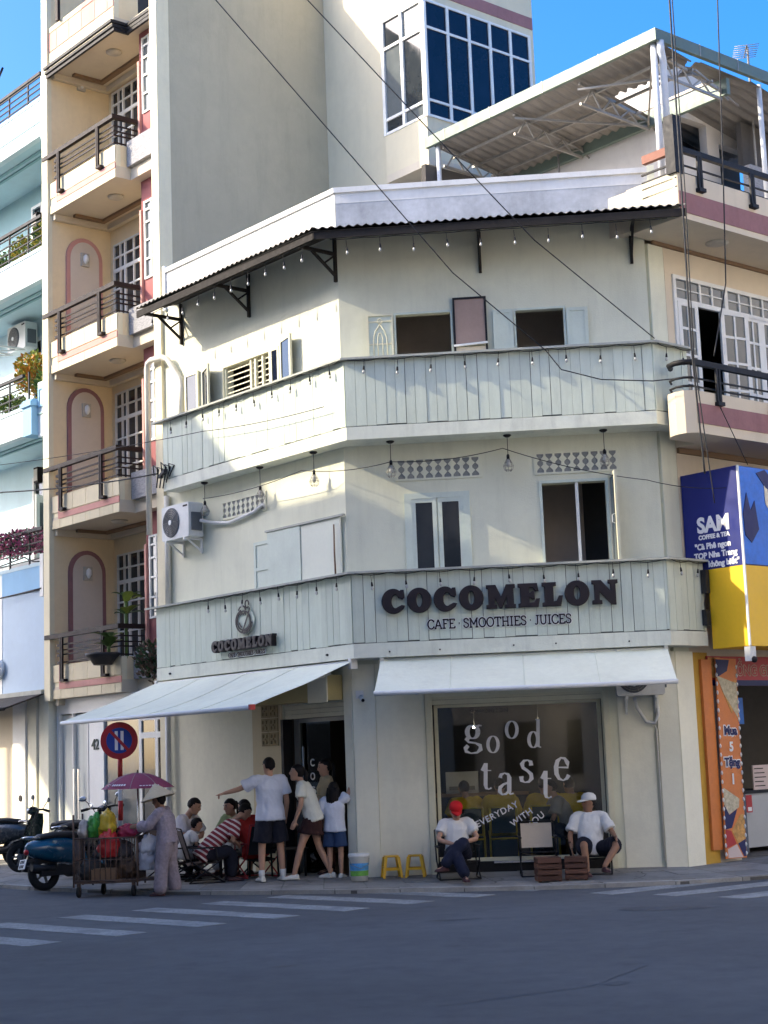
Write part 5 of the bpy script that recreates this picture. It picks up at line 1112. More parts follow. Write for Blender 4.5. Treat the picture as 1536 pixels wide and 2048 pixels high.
# overhead cables
def cable(label, pts, r=0.012, sag=0.0, name='overhead_cable'):
    P = [Vector(p) for p in pts]; out = []
    for i in range(len(P)-1):
        for k in range(12): t = k/12; q = P[i].lerp(P[i+1], t); out.append(q-Vector((0,0,sag*4*t*(1-t))))
    out.append(P[-1]); M_ = Matrix.Translation(P[0]); o = MB().tube([q-P[0] for q in out], r, 6).build(name, m_cable, None, M_)
    return tag(o, label, 'cable', 'cables strung over the street')
CAB1 = [(-2.57,20.5,12.70),(1.075,21.5,8.34),(2.36,22.05,7.33),(2.56,22.0,7.03),(3.11,21.98,6.86),(3.82,21.93,6.80),(4.35,22.0,6.85)]
CAB2 = [(-1.27,20.5,12.54),(0.825,20.9,10.17),(2.22,21.4,8.73),(3.88,21.9,7.40)]
cable('long black cable crossing the cafe front from the upper left to the ledge', CAB1, 0.008)
cable('long black cable crossing from the tower window down to the plank corner', CAB2, 0.008)
cable('black cable hanging down beside the sign box', [fw(FQ,-0.45,-1.1,14.5), fw(FQ,-0.42,-1.05,9.4), fw(FQ,-0.38,-1.0,7.2), fw(FQ,-0.30,-1.02,5.4)],0.014)
cable('thin black cable hanging next to the downpipe and railing', [fw(FQ,-0.40,-1.1,14.5), fw(FQ,-0.36,-1.06,9.4), fw(FQ,-0.34,-1.0,7.0), fw(FQ,-0.16,-1.04,5.0)],0.009)
cable('slack black cable dropping past the roof gutter corner to the lower railing', [fw(FQ,0.50,-1.3,14.5), fw(FQ,0.46,-1.1,9.6), fw(FQ,0.42,-1.05,8.2), fw(FQ,0.1,-1.0,7.1)],0.010)
cable('thin cable slanting from the lower railing to the blue sign box', [fw(FQ,0.15,-1.0,6.4), fw(FQ,0.62,-1.05,5.6)],0.007)
cable('black cable across the left houses to the wall bracket', [fw(FL,-13.0,-1.6,7.05), fw(FL,-9.0,-0.9,6.85), fw(FL,-4.5,-0.35,6.52)],0.013,0.05)
cable('thin grey cable across the left houses along the upper planks', [fw(FL,-13.0,-1.6,7.55), fw(FL,-9.0,-1.0,7.35), fw(FL,-3.0,-0.45,6.95), fw(FL,0.1,-0.42,6.75)],0.006,0.04)
cable('black cable along the lower panel of the blue house', [fw(FL,-13,-0.4,5.55), fw(FL,-9.4,-0.25,5.72), fw(FL,-9.0,-0.16,5.60)],0.014,0.03)
cable('black cable clipped under the panel groove of the blue house', [fw(FL,-13,-0.3,5.05), fw(FL,-9.0,-0.12,5.10)],0.014,0.02)
cable('thin lamp flex drooping in front of the side street wall', [fw(FL,-3.4,-0.2,5.95), fw(FL,-0.5,-0.4,5.92), fw(FR,0.7,-0.35,5.9), fw(FR,2.3,-0.3,6.02), fw(FR,4.3,-0.35,5.45), fw(FQ,0.5,-0.9,5.3)],0.006,0.06)
cable('black cable in the top left corner of the sky', [(-5.6,22.0,11.05),(-3.6,15.0,8.6)],0.012,0.02)
an = thing('tv_antenna', 'small television aerial against the sky at the right edge', 'antenna', FQ @ Matrix.Translation((3.0,0.5,11.8)))
MB().tube([(3.2,0.3,9.8),(3.2,0.3,13.0)],0.02,6).build('mast', m_steel, an, FQ); MB().tube([(2.5,-0.2,12.65),(3.5,0.6,13.0)],0.012,6).build('boom', m_steel, an, FQ)
for k in range(7): p = Vector((2.5,-0.2,12.65)).lerp(Vector((3.5,0.6,13.0)),k/6); MB().tube([p-Vector((0.12,-0.15,0)),p+Vector((0.12,-0.15,0))],0.006,5).build('element', m_steel, an, FQ)
eb = thing('framed_board', 'black framed brown board leaning beside the upper corner window', 'board', FR @ Matrix.Translation((1.9,-0.1,7.4)))
FBd = FR @ Matrix.Translation((1.67,-0.10,7.36)) @ Matrix.Rotation(radians(-4),4,'X')
MB().wall(0,0.49,0.0,0.98,-0.02,0.02,[(.03,.46,.03,.95)]).build('frame', m_black, eb, FBd); MB().box(.03,.46,-0.005,0.01,0.27,.95).build('board', pm('brown_hardboard',(0.36,0.26,0.22),0.8,0.1,3,grime=0.1), eb, FBd); MB().box(.03,.46,-0.005,0.01,.03,.22).build('lower_board', pm('pale_hardboard',(0.58,0.50,0.36),0.8,0.1,3), eb, FBd); MB().bar((0.0,-0.03,0.24),(0.49,-0.03,0.27),0.02,0.03).build('crossbar', m_white, eb, FBd)
# ================================================================ balcony plants
def leafy(name, label, base, F_, cx, cy, z0, w, d, h, n, ls, mats, pot=None, seed=1, group='pot plants on the balconies', upright=0.3):
    r_ = random.Random(seed); t = thing(name, label, 'plant', F_ @ Matrix.Translation((cx,cy,z0)), group)
    for mi, mt in enumerate(mats):
        mb = MB()
        for k in range(n//len(mats)):
            while True:
                a, b, c = r_.uniform(-1,1), r_.uniform(-1,1), r_.uniform(-1,1)
                if a*a+b*b+c*c < 1: break
            l = ls*r_.uniform(.6,1.3); q = Vector((cx+a*w/2, cy+b*d/2, z0+h/2+c*h/2*(0.75+0.25*noise.noise(Vector((a*3,b*3,seed))))))
            dr = Vector((a+r_.uniform(-.6,.6), b+r_.uniform(-.6,.6), upright+r_.uniform(-.5,.9))).normalized(); sd = dr.cross(Vector((r_.uniform(-1,1),r_.uniform(-1,1),0.3))).normalized()*l*0.28
            nrm = dr.cross(sd).normalized()*l*0.10
            mb.add([q-sd*0.3, q+dr*l*0.5-sd+nrm, q+dr*l, q+dr*l*0.5+sd+nrm, q+sd*0.3], [(0,1,3,4),(1,2,3)])
        mb.build('foliage', mt, t, F_)
    if pot: pot(t)
    return t
m_lfy = pm('yellow_leaf', (0.42,0.30,0.03), 0.6, 0.3, 20); m_lfo = pm('orange_leaf', (0.45,0.17,0.02), 0.6, 0.3, 20); m_lfg = pm('green_leaf', (0.07,0.13,0.03), 0.6, 0.3, 20); m_lfd = pm('dark_leaf', (0.03,0.07,0.025), 0.5, 0.3, 20); m_lfp = pm('pink_petal', (0.48,0.12,0.22), 0.6, 0.35, 20); m_lfl = pm('lime_leaf', (0.22,0.28,0.05), 0.6, 0.3, 20)
m_pot = pm('clay_pot', (0.16,0.07,0.045), 0.8, 0.15, 5); m_potw = pm('white_pot', (0.55,0.56,0.55), 0.6, 0.1, 5)
def potf(cx, cy, z, r, h, mt, F_=FL): return lambda t: MB().lathe([(r*.7,0),(r,h*.9),(r*1.08,h*.9),(r*1.08,h),(r*.9,h)],14,Matrix.Translation((cx,cy,z))).build('pot', mt, t, F_)
leafy('potted_shrub','yellow green shrub nearest the townhouse on the upper blue balcony',0,FL,-9.55,0.35,11.75,0.7,0.5,0.85,900,0.075,[m_lfy,m_lfl,m_lfg],potf(-9.55,.35,11.32,.18,.42,m_pot),1)
leafy('potted_shrub','wispy pale shrub in the middle of the upper blue balcony',0,FL,-10.4,0.30,11.7,0.8,0.5,0.75,850,0.07,[m_lfl,m_lfy],potf(-10.4,.3,11.32,.18,.4,m_pot),2)
leafy('potted_shrub','loose green shrub at the left end of the upper blue balcony',0,FL,-11.3,0.35,11.65,0.9,0.5,0.7,800,0.07,[m_lfg,m_lfl],potf(-11.3,.35,11.32,.18,.4,m_pot),3)
leafy('croton_plant','bright yellow and orange croton on the middle blue balcony',0,FL,-10.35,0.40,8.95,0.85,0.6,1.15,1400,0.085,[m_lfy,m_lfo,m_lfl],potf(-10.35,.4,8.37,.22,.5,m_potw),4)
leafy('croton_plant','small green croton beside the bright yellow one',0,FL,-9.72,0.45,8.85,0.55,0.5,0.75,700,0.08,[m_lfg,m_lfl],potf(-9.72,.45,8.37,.2,.45,m_pot),5)
leafy('potted_shrub','dull green shrub at the left end of the middle blue balcony',0,FL,-11.2,0.40,8.75,0.8,0.5,0.6,760,0.07,[m_lfg,m_lfl],potf(-11.2,.4,8.37,.2,.4,m_pot),6)
leafy('flower_box','mass of pink bougainvillea on the lower blue balcony',0,FL,-10.35,0.15,5.75,2.5,0.7,0.72,2600,0.065,[m_lfp,m_lfp,m_lfd],lambda t: MB().box(-11.4,-9.3,0.12,0.42,5.4,5.72).build('box', m_potw, t, FL),7)
def big_leaf_plant():
    t = thing('potted_plant','large leaved dieffenbachia in a hanging dark pot on the lowest townhouse balcony','plant',FL @ Matrix.Translation((-6.55,-0.25,3.4)),'pot plants on the balconies'); r_ = random.Random(4)
    for k in range(26):
        a = r_.uniform(0,2*pi); hgt = r_.choice((3.95,4.1,4.5,4.7,4.8)); ox, oy = (-6.25,0.05) if hgt > 4.4 else (-6.5,-0.15)
        L_ = r_.uniform(.28,.42); dr = Vector((cos(a)*.6,sin(a)*.6,r_.uniform(.3,1.0))).normalized(); sd = dr.cross(Vector((0,0,1))).normalized()*L_*.24; q = Vector((ox,oy,hgt-.15)); up = Vector((0,0,-1))
        vs = []
        for i in range(6): s_ = i/5; c = q+dr*L_*s_+up*(L_*0.35*s_*s_); w = sin(pi*min(max(s_,.03),.98))**.7; vs += [c-sd*w+Vector((0,0,.02*w)), c, c+sd*w+Vector((0,0,.02*w))]
        fs = [(3*i+j,3*i+j+1,3*i+j+4,3*i+j+3) for i in range(5) for j in range(2)]
        MB().add(vs,fs,True).build('leaf', m_lfg if k%3 else m_lfl, t, FL)
    MB().tube([(-6.25,0.05,3.6),(-6.25,0.05,4.7)],0.03,8).build('stem', m_lfg, t, FL); MB().tube([(-6.5,-0.15,3.6),(-6.5,-0.15,4.0)],0.03,8).build('stem', m_lfg, t, FL)
    MB().lathe([(.16,0),(.24,.12),(.30,.16),(.30,.20),(.2,.20)],16,Matrix.Translation((-6.45,-0.30,3.50))).build('pot', m_blk2, t, FL)
big_leaf_plant()
leafy('trailing_plant','dry brown trailing plant between townhouse balcony and cafe planks',0,FL,-5.35,0.0,3.05,0.7,0.4,0.9,500,0.10,[pm('dry_leaf',(0.10,0.07,0.05),0.8,0.4,20),m_lfd],None,9)
# ================================================================ people
m_skin = pm('skin', (0.48,0.28,0.19), 0.55, 0.08, 12, spec=0.35); m_skin2 = pm('tanned_skin', (0.28,0.15,0.09), 0.55, 0.08, 12, spec=0.35)
m_hair = pm('black_hair', (0.010,0.008,0.008), 0.6, 0.4, 60, 0.6, 120, spec=0.2, stretch=(1,1,0.2)); m_eye = pm('dark_eye', (0.01,0.01,0.01), 0.3, 0.0, 5); m_lip = pm('lip', (0.25,0.09,0.07), 0.5, 0.05, 10)
def cloth(name, col, rough=0.9): return pm(name, col, rough, 0.07, 5, 0.25, 25)
m_tee = cloth('white_tee', (0.66,0.70,0.80)); m_cream_top = cloth('cream_top', (0.72,0.72,0.62)); m_navyc = cloth('navy_cloth', (0.012,0.013,0.022)); m_brownc = cloth('brown_cloth', (0.045,0.018,0.016)); m_beigec = cloth('beige_shirt', (0.34,0.28,0.17)); m_bluec = cloth('blue_denim', (0.03,0.06,0.14)); m_mauve = pm('mauve_pyjama', (0.32,0.275,0.31), 0.9, 0.22, 28, 0.25, 25); m_redc = cloth('red_cloth', (0.50,0.035,0.03)); m_greenc = cloth('pale_green_cloth', (0.32,0.42,0.22)); m_yelc = cloth('yellow_tee', (0.62,0.44,0.03)); m_greyc = cloth('grey_cloth', (0.30,0.29,0.27)); m_whitec = cloth('white_cloth', (0.70,0.70,0.68)); m_poloc = cloth('lilac_polo', (0.66,0.64,0.68)); m_jean = cloth('dark_jeans', (0.010,0.014,0.035)); m_shoe = pm('white_shoe', (0.68,0.67,0.60), 0.6, 0.08, 8); m_shoed = pm('dark_shoe', (0.05,0.02,0.025), 0.6, 0.2, 8)
def stripe_mat():
    m = pm('striped_knit', (0.20,0.025,0.035), 0.9, 0.08, 5, 0.2, 25); nt = m.node_tree; N = nt.nodes; Lk = nt.links; b = N['Principled BSDF']; src = b.inputs['Base Color'].links[0].from_socket
    tc = N.new('ShaderNodeTexCoord'); wv = N.new('ShaderNodeTexWave'); wv.wave_type = 'BANDS'; wv.bands_direction = 'Z'; wv.inputs['Scale'].default_value = 4.6; wv.inputs['Distortion'].default_value = 0.6; Lk.new(tc.outputs['Object'], wv.inputs[0])
    mp = N.new('ShaderNodeMapping'); mp.inputs['Rotation'].default_value = (radians(38),0,0); Lk.new(tc.outputs['Object'], mp.inputs[0]); Lk.new(mp.outputs[0], wv.inputs[0])
    rm = N.new('ShaderNodeMapRange'); rm.inputs[1].default_value = .62; rm.inputs[2].default_value = .72; Lk.new(wv.outputs['Fac'], rm.inputs[0]); mx = N.new('ShaderNodeMix'); mx.data_type = 'RGBA'; Lk.new(rm.outputs[0], mx.inputs[0]); Lk.new(src, mx.inputs[6]); mx.inputs[7].default_value = (.62,.55,.52,1); Lk.new(mx.outputs[2], b.inputs['Base Color']); return m
m_strip = stripe_mat()
V = Vector
def solid(mb, vox, sm=4, wr=0.0, seed=0):
    wr *= 1.15; me = mb.mesh('t'); o = bpy.data.objects.new('t', me); COL.objects.link(o)
    r = o.modifiers.new('r','REMESH'); r.mode = 'VOXEL'; r.voxel_size = vox
    s_ = o.modifiers.new('s','SMOOTH'); s_.iterations = sm; s_.factor = 0.5
    dg = bpy.context.evaluated_depsgraph_get(); out = bpy.data.meshes.new_from_object(o.evaluated_get(dg)); bpy.data.objects.remove(o); bpy.data.meshes.remove(me)
    if wr:
        nr = [v.normal.copy() for v in out.vertices]
        for v, n in zip(out.vertices, nr):
            c = v.co; v.co = c + n*(wr*abs(noise.noise(V((c.x*9,c.y*9,c.z*5+seed))))*1.3+wr*0.8*noise.noise(V((c.x*20+c.z*8,c.y*20,c.z*9+seed)))+wr*.35)
    out.polygons.foreach_set('use_smooth', [True]*len(out.polygons)); out.update(); return out
def capsule(mb, pts, rad, n=10):
    pts = [V(p) for p in pts]; a = (pts[0]-pts[1]).normalized(); b = (pts[-1]-pts[-2]).normalized()
    P = [pts[0]+a*rad[0]*.85, pts[0]+a*rad[0]*.5]+pts+[pts[-1]+b*rad[-1]*.5, pts[-1]+b*rad[-1]*.85]; R_ = [rad[0]*.35, rad[0]*.8]+list(rad)+[rad[-1]*.8, rad[-1]*.35]
    mb.tube(P, R_, n)
def mids(p, q, r, n=1):                                   # soft three point limb p-q-r
    p, q, r = V(p), V(q), V(r); return [p, p.lerp(q,.5), q.lerp(p,.12), q.lerp(r,.12), q.lerp(r,.5), r]
def torso(mb, secs, side, n=16):                          # secs: (centre, rx, ry); side = unit left-right vector
    rings = []; side = V(side)
    for i, (c, rx, ry) in enumerate(secs):
        a = V(secs[min(i+1,len(secs)-1)][0])-V(secs[max(i-1,0)][0]); a.normalize(); s_ = (side-a*side.dot(a)).normalized(); f = a.cross(s_).normalized()
        rings.append([V(c)+s_*rx*cos(2*pi*k/n)+f*ry*sin(2*pi*k/n) for k in range(n)])
    mb.loft(rings)
def stand(H):
    k = H/1.70
    J = dict(pelvis=(0,0,.94),waist=(0,.005,1.06),chest=(0,0,1.27),neck=(0,-.005,1.45),head=(0,.02,1.585),hipL=(-.09,0,.90),hipR=(.09,0,.90),knL=(-.105,.01,.50),knR=(.105,.01,.50),anL=(-.11,-.02,.085),anR=(.11,-.02,.085),
             shL=(-.185,0,1.395),shR=(.185,0,1.395),elL=(-.245,-.02,1.11),elR=(.245,-.02,1.11),wrL=(-.25,.06,.87),wrR=(.25,.06,.87),toeL=(-.03,1),toeR=(.03,1),face=(0,0))
    return {a: (V(b)*k if len(b) == 3 else b) for a, b in J.items()}, k
def sit(H, seat=0.40, lean=0.12, knee=0.0):
    J, k = stand(H); hz = seat+0.10
    J['pelvis'] = V((0,0,hz)); J['waist'] = V((0,lean*.28,hz+.13*k)); J['chest'] = V((0,lean,hz+.33*k)); J['neck'] = V((0,lean*1.45,hz+.50*k)); J['head'] = V((0,lean*1.9+.03,hz+.635*k))
    for s_, sg in (('L',-1),('R',1)):
        J['hip'+s_] = V((sg*.09*k,.02,hz-.02)); J['kn'+s_] = V((sg*(.12+knee)*k,.43*k,hz+.02)); J['an'+s_] = V((sg*(.12+knee)*k,.42*k,.085))
        J['sh'+s_] = J['neck']+V((sg*.18*k,0,-.055*k)); J['el'+s_] = J['sh'+s_]+V((sg*.07*k,.10*k,-.26*k)); J['wr'+s_] = V((sg*.10*k,.30*k,hz+.12))
    return J, k
def hand(mb, wr, d, k, palm_n, curl=0.35, point=False):
    d = V(d).normalized(); pn = V(palm_n); pn = (pn-d*pn.dot(d)).normalized(); sd = d.cross(pn)
    c = V(wr); mb.loft([[c+d*t*k+sd*w*k*a+pn*h*k*b for a, b in ((-1,-.6),(-.6,-1),(.6,-1),(1,-.6),(1,.6),(.6,1),(-.6,1),(-1,.6))] for t, w, h in ((-.01,.026,.020),(.03,.036,.016),(.075,.040,.014),(.092,.036,.012))])
    for i, (o, L_) in enumerate(((-.030,.062),(-.010,.072),(.010,.068),(.029,.055))):
        cu = 0.05 if (point and i == 3) else (1.5 if point else curl); p = c+d*.085*k+sd*o*k; pts = [p]; dd = d.copy()
        for _ in range(3): dd = (dd*cos(cu*.6)+pn*sin(cu*.6)).normalized(); p = p+dd*L_/3*k; pts.append(p); dd = dd
        mb.tube(pts,[.0095*k,.0095*k,.009*k,.0075*k],6)
    p = c+d*.03*k+sd*.034*k; mb.tube([p,p+(d*.4+sd*.8+pn*.3).normalized()*.03*k,p+(d*.75+sd*.85+pn*.5).normalized()*.06*k],[.012*k,.0105*k,.009*k],6)
def person(label, M, J, k, skin=m_skin, top=None, sleeve=0.7, bottom=None, leg=0.9, shoes=m_shoe, hair='short', wide=1.0, vox=0.010, skirt=False, face=True, hat=None, looseT=1.0, looseB=1.0, seed=0, group='people at the cafe corner', socks=None, hands=True, point=None, collar=False, belly=0.0):
    t = thing('person', label, 'person', M, group); side = (J['shR']-J['shL']).normalized(); up = (J['neck']-J['pelvis']).normalized(); fwd = up.cross(side).normalized()
    if fwd.y < 0 and abs(fwd.y) > .2: fwd = -fwd
    b = MB(); W_ = wide*k
    torso(b, [(J['pelvis']-up*.06*k,.13*W_,.085*k),(J['pelvis'],.155*W_,.105*k),(J['waist'],.135*W_,.092*k),(J['chest'],.155*W_,.105*k),(J['neck']-up*.07*k,.15*W_,.075*k),(J['neck']-up*.02*k,.075*W_,.06*k)], side)
    hd = (J['head']-J['neck']).normalized(); capsule(b, [J['neck']-up*.05*k, J['neck'].lerp(J['head'],.6)], [.056*k,.050*k])
    fy, fp = J['face']; HM = Matrix.Translation(J['head']) @ Matrix.Rotation(fy,4,'Z') @ Matrix.Rotation(fp,4,'X') @ Matrix.Scale(k**0.45,4)
    hr = []
    for z, rx, ry, oy in ((-.118,.022,.024,.045),(-.108,.042,.045,.032),(-.085,.056,.066,.016),(-.05,.066,.080,.006),(-.01,.072,.088,.0),(.03,.076,.094,-.004),(.065,.073,.090,-.006),(.095,.056,.070,-.008),(.112,.028,.036,-.008)):
        hr.append([HM @ V((rx*cos(2*pi*i/18), oy+ry*sin(2*pi*i/18), z)) for i in range(18)])
    b.loft(hr); b.tube([HM @ V(p) for p in ((0,.084,.022),(0,.100,-.006),(0,.104,-.024),(0,.088,-.034))],[.008,.011,.015,.010],7)
    for s_ in (-1,1): b.ball((s_*.077,-.004,-.008),.011,.020,.032,8,6,HM)
    for s_ in 'LR':
        r_ = [.050*k,.048*k,.040*k,.039*k,.035*k,.026*k]; capsule(b, mids(J['sh'+s_],J['el'+s_],J['wr'+s_]), r_); capsule(b,[J['neck']-up*.06*k,J['sh'+s_]],[.055*k,.054*k])
        if hands: hand(b, J['wr'+s_], J['wr'+s_]-J['el'+s_]*1.0, k, (V((0,0,-1)) if point == s_ else (V((1 if s_ == 'L' else -1,0.2,-.2)))), .35, point == s_)
        capsule(b, mids(J['hip'+s_],J['kn'+s_],J['an'+s_]), [.088*W_,.080*W_,.058*k,.054*k,.050*k,.036*k])
        tx, ty = J['toe'+s_]; td = V((tx,ty,0)).normalized(); a = J['an'+s_]; fz = a.z-.085*k+.03*k
        capsule(b, [V((a.x,a.y,a.z)), V((a.x,a.y,fz+.01))-td*.02*k, V((a.x,a.y,fz))+td*.13*k], [.036*k,.036*k,.026*k], 8)
    mobj('body', solid(b, vox, 3), skin, t, M)
    # clothes
    if top:
        c = MB(); e = .020*looseT
        torso(c, [(J['pelvis']-up*.105*k,.172*W_+e*1.1,.122*k+e*1.1+belly*.5),(J['pelvis'],.164*W_+e,.116*k+e+belly),(J['waist'],.146*W_+e,.106*k+e+belly),(J['chest'],.160*W_+e,.114*k+e),(J['neck']-up*.075*k,.158*W_+e*.6,.086*k+e*.5),(J['neck']-up*.03*k,.085*W_+.01,.07*k)], side)
        for s_ in 'LR':
            m_ = mids(J['sh'+s_],J['el'+s_],J['wr'+s_]); capsule(c,[J['neck']-up*.065*k,J['sh'+s_]],[.066*k,.070*k])
            if sleeve <= 1: q = J['sh'+s_].lerp(J['el'+s_],sleeve); c.tube([J['sh'+s_],J['sh'+s_].lerp(q,.5),q],[.066*k+e*.4,.062*k+e*.7,.060*k+e],12)
            else: q = J['el'+s_].lerp(J['wr'+s_],sleeve-1); c.tube([J['sh'+s_],J['sh'+s_].lerp(J['el'+s_],.5),J['el'+s_].lerp(J['sh'+s_],.1),J['el'+s_].lerp(q,.15),q],[.062*k+e*.4,.058*k+e*.6,.052*k+e*.7,.050*k+e*.7,.040*k+e*1.1],12)
        so = mobj('shirt', solid(c, vox, 3, .010, seed), top, t, M)
        if collar:
            cm = MB(); n_ = J['neck']; cm.tube([n_-up*.02*k+side*.066*k*cos(a_)+fwd*(.058*k*sin(a_)+.004) for a_ in [2*pi*i/14 for i in range(15)]],.014*k,6); mobj('collar', cm.mesh('c'), top, so, M)
    if bottom:
        c = MB(); e = .014*looseB
        torso(c, [(J['pelvis']+up*.05*k,.150*W_,.102*k),(J['pelvis'],.160*W_,.110*k),(J['pelvis']-up*.08*k,.160*W_+e*.3,.112*k+e*.3)], side)
        if skirt:
            kn = (J['knL']+J['knR'])/2; pe = J['pelvis']; rr = []
            torso(c, [(pe+up*.05*k,.14*W_,.10*k),(pe-V((0,0,.08*k)),.175*W_+e,.125*k+e),(pe.lerp(kn,.5),.19*W_+e,.15*k+e),(pe.lerp(kn,leg),.20*W_+e,.19*k+e)], side)
        else:
            for s_ in 'LR':
                h_, n_, a_ = J['hip'+s_],J['kn'+s_],J['an'+s_]
                if leg <= 1: q = h_.lerp(n_,leg); c.tube([h_+V((0,0,.0)),h_.lerp(q,.35),h_.lerp(q,.7),q],[.088*W_,.094*W_+e*.6,.090*W_+e*1.2,.084*W_+e*1.7],14)
                else: q = n_.lerp(a_,leg-1); capsule(c,[h_,h_.lerp(n_,.5),n_.lerp(h_,.1),n_.lerp(q,.15),n_.lerp(q,.6),q],[.098*W_+e,.088*W_+e,.072*k+e,.070*k+e,.062*k+e*1.3,.054*k+e*1.7],12)
        mobj('skirt' if skirt else ('shorts' if leg <= 1 else 'trousers'), solid(c, vox, 3, .008, seed+3), bottom, t, M)
    if shoes:
        for s_ in 'LR':
            tx, ty = J['toe'+s_]; td = V((tx,ty,0)).normalized(); sd = V((td.y,-td.x,0)); a = J['an'+s_]; z0 = a.z-.085*k; sm_ = MB()
            rings = []
            for u, w, h in ((-.075,.026,.05),(-.055,.036,.075),(0,.040,.082),(.06,.044,.062),(.12,.047,.046),(.165,.040,.036),(.185,.022,.022)):
                c0 = V((a.x,a.y,z0))+td*u*k; rings.append([c0+sd*w*k*p+V((0,0,h*k*q_)) for p, q_ in ((-1,0),(-1.04,.3),(-.8,.75),(-.35,1),(.35,1),(.8,.75),(1.04,.3),(1,0))])
            sm_.loft(rings); mobj('shoe', sm_.mesh('shoe'), shoes, t, M)
            if socks: mobj('sock', MB().tube([a+V((0,0,-.03*k)),a+V((0,0,.07*k))],[.042*k,.044*k],10).mesh('s'), socks, t, M)
    if face:
        for s_ in (-1,1):
            mobj('eye', MB().ball((s_*.031,.079,.012),.012,.008,.0065,8,6,HM).mesh('e'), m_eye, t, M); mobj('eyebrow', MB().tube([HM @ V((s_*.016,.088,.033)),HM @ V((s_*.034,.087,.037)),HM @ V((s_*.050,.077,.031))],.004,5).mesh('e'), m_hair, t, M)
        mobj('mouth', MB().ball((0,.076,-.062),.022,.010,.006,10,6,HM).mesh('m'), m_lip, t, M)
    if hair:
        n, m_ = 24, 14; rings = []; lo = {'short':-.035,'bob':-.10,'long':-.10,'pony':-.05}[hair]
        for j in range(m_+1):
            th = pi*j/m_; ring = []
            for i in range(n):
                ph = 2*pi*i/n; p = V((.086*sin(th)*cos(ph), -.012+.106*sin(th)*sin(ph), .018+.108*cos(th)))
                p *= 1+.05*noise.noise(V((p.x*30,p.y*30,p.z*30+seed))); f_ = p.y > .030 and p.z < .062; ear = abs(p.x) > .06 and p.y > -.012 and p.z < .03 and hair != 'long'
                if f_ or (hair not in ('long',) and p.z < lo) or ear: p = V((p.x*.74,p.y*.74-.012,p.z*.9))
                ring.append(HM @ p)
            rings.append(ring)
        h = MB(); h.loft(rings)
        if hair == 'long': 
            for s_ in range(9): a_ = pi*(1.08+.84*s_/8); h.tube([HM @ V((.078*cos(a_),.085*sin(a_)-.01,.03)),HM @ V((.090*cos(a_),.10*sin(a_)-.01,-.08)),HM @ V((.088*cos(a_),.085*sin(a_)-.02,-.20)),HM @ V((.075*cos(a_),.07*sin(a_)-.02,-.28))],[.026,.032,.030,.012],8)
        if hair == 'pony': h.tube([HM @ V(p) for p in ((0,-.10,.04),(0,-.135,.02),(0,-.14,-.08),(.01,-.12,-.22),(0,-.10,-.30))],[.022,.030,.034,.026,.010],9); h.ball((0,-.115,.04),.030,.03,.03,8,6,HM)
        mobj('hair', h.mesh('hair'), m_hair, t, M)
    return t, HM
def cap_hat(parent, M, HM, mat, name='cap'):
    c = MB(); c.lathe([(.092,.035),(.096,.06),(.088,.10),(.060,.13),(.01,.142)],18,HM @ Matrix.Translation((0,-.008,0)) @ Matrix.Diagonal((1,1.14,1,1))); o = mobj(name, c.mesh('cap'), mat, parent, M)
    v = MB(); rr = []
    for u, w, z in ((.07,.075,.042),(.12,.078,.040),(.16,.062,.030),(.185,.03,.022)): rr.append([HM @ V((w*p,u-.035*abs(p),z-.012*p*p+dz)) for p, dz in ((-1,0),(-.5,.004),(0,.006),(.5,.004),(1,0),(.5,-.006),(0,-.006),(-.5,-.006))])
    v.loft(rr); mobj('peak', v.mesh('peak'), mat, o, M)
def at(x, y, rot, z=None): return TR(x, y, gz(x, y)+.004 if z is None else z, radians(rot))

# 1 man pointing
J, k = stand(1.70); J.update(elL=V((-.40,.13,1.28)), wrL=V((-.58,.26,1.23)), face=(radians(14),radians(-4)), anL=V((-.15,-.02,.085)), anR=V((.16,-.02,.085)), knL=V((-.13,.01,.50)), knR=V((.14,.01,.50)))
person('man in white tee and navy shorts standing and pointing left', at(-1.76,22.98,22), J, k, top=m_tee, sleeve=.72, bottom=m_navyc, leg=.92, shoes=m_shoe, socks=m_whitec, hair='short', wide=1.06, looseT=1.5, looseB=1.6, seed=1, point='L')
# 2 woman in cream top
J, k = stand(1.60); J.update(waist=V((0,.03,1.0)), chest=V((0,.09,1.18)), neck=V((0,.15,1.345)), head=V((0,.21,1.47)), shL=V((-.165,.13,1.29)), shR=V((.165,.13,1.29)), elL=V((-.21,.13,1.03)), wrL=V((-.20,.22,.81)), elR=V((.22,-.03,1.06)), wrR=V((.19,-.24,.90)), knL=V((-.09,.16,.47)), anL=V((-.09,.27,.085)), knR=V((.09,-.05,.46)), anR=V((.09,-.22,.085)), face=(radians(0),radians(8)))
w2, HM = person('woman in cream top and brown shorts leaning towards the cafe tables', at(-1.16,22.95,84), J, k, top=m_cream_top, sleeve=.6, bottom=m_brownc, leg=.62, skirt=True, shoes=m_shoe, hair='pony', wide=.98, seed=2, collar=True)
MB().tube([(-.11,.18,1.335),(-.10,.24,1.20),(.02,.22,1.08),(.17,.10,.98),(.18,-.02,.96)],.008,6).build('bag_strap', m_rail, w2, W[w2.name])
# 3 woman in beige shirt in the doorway
J, k = stand(1.62); J.update(face=(radians(6),radians(-6)), elL=V((-.24,.08,1.05)), wrL=V((-.20,.30,1.10)))
person('woman in beige shirt standing in the cafe doorway', TR(-0.98,23.50,.125,radians(100)), J, k, top=m_beigec, sleeve=1.7, bottom=m_brownc, leg=1.8, shoes=m_shoed, hair='pony', seed=3, collar=True)
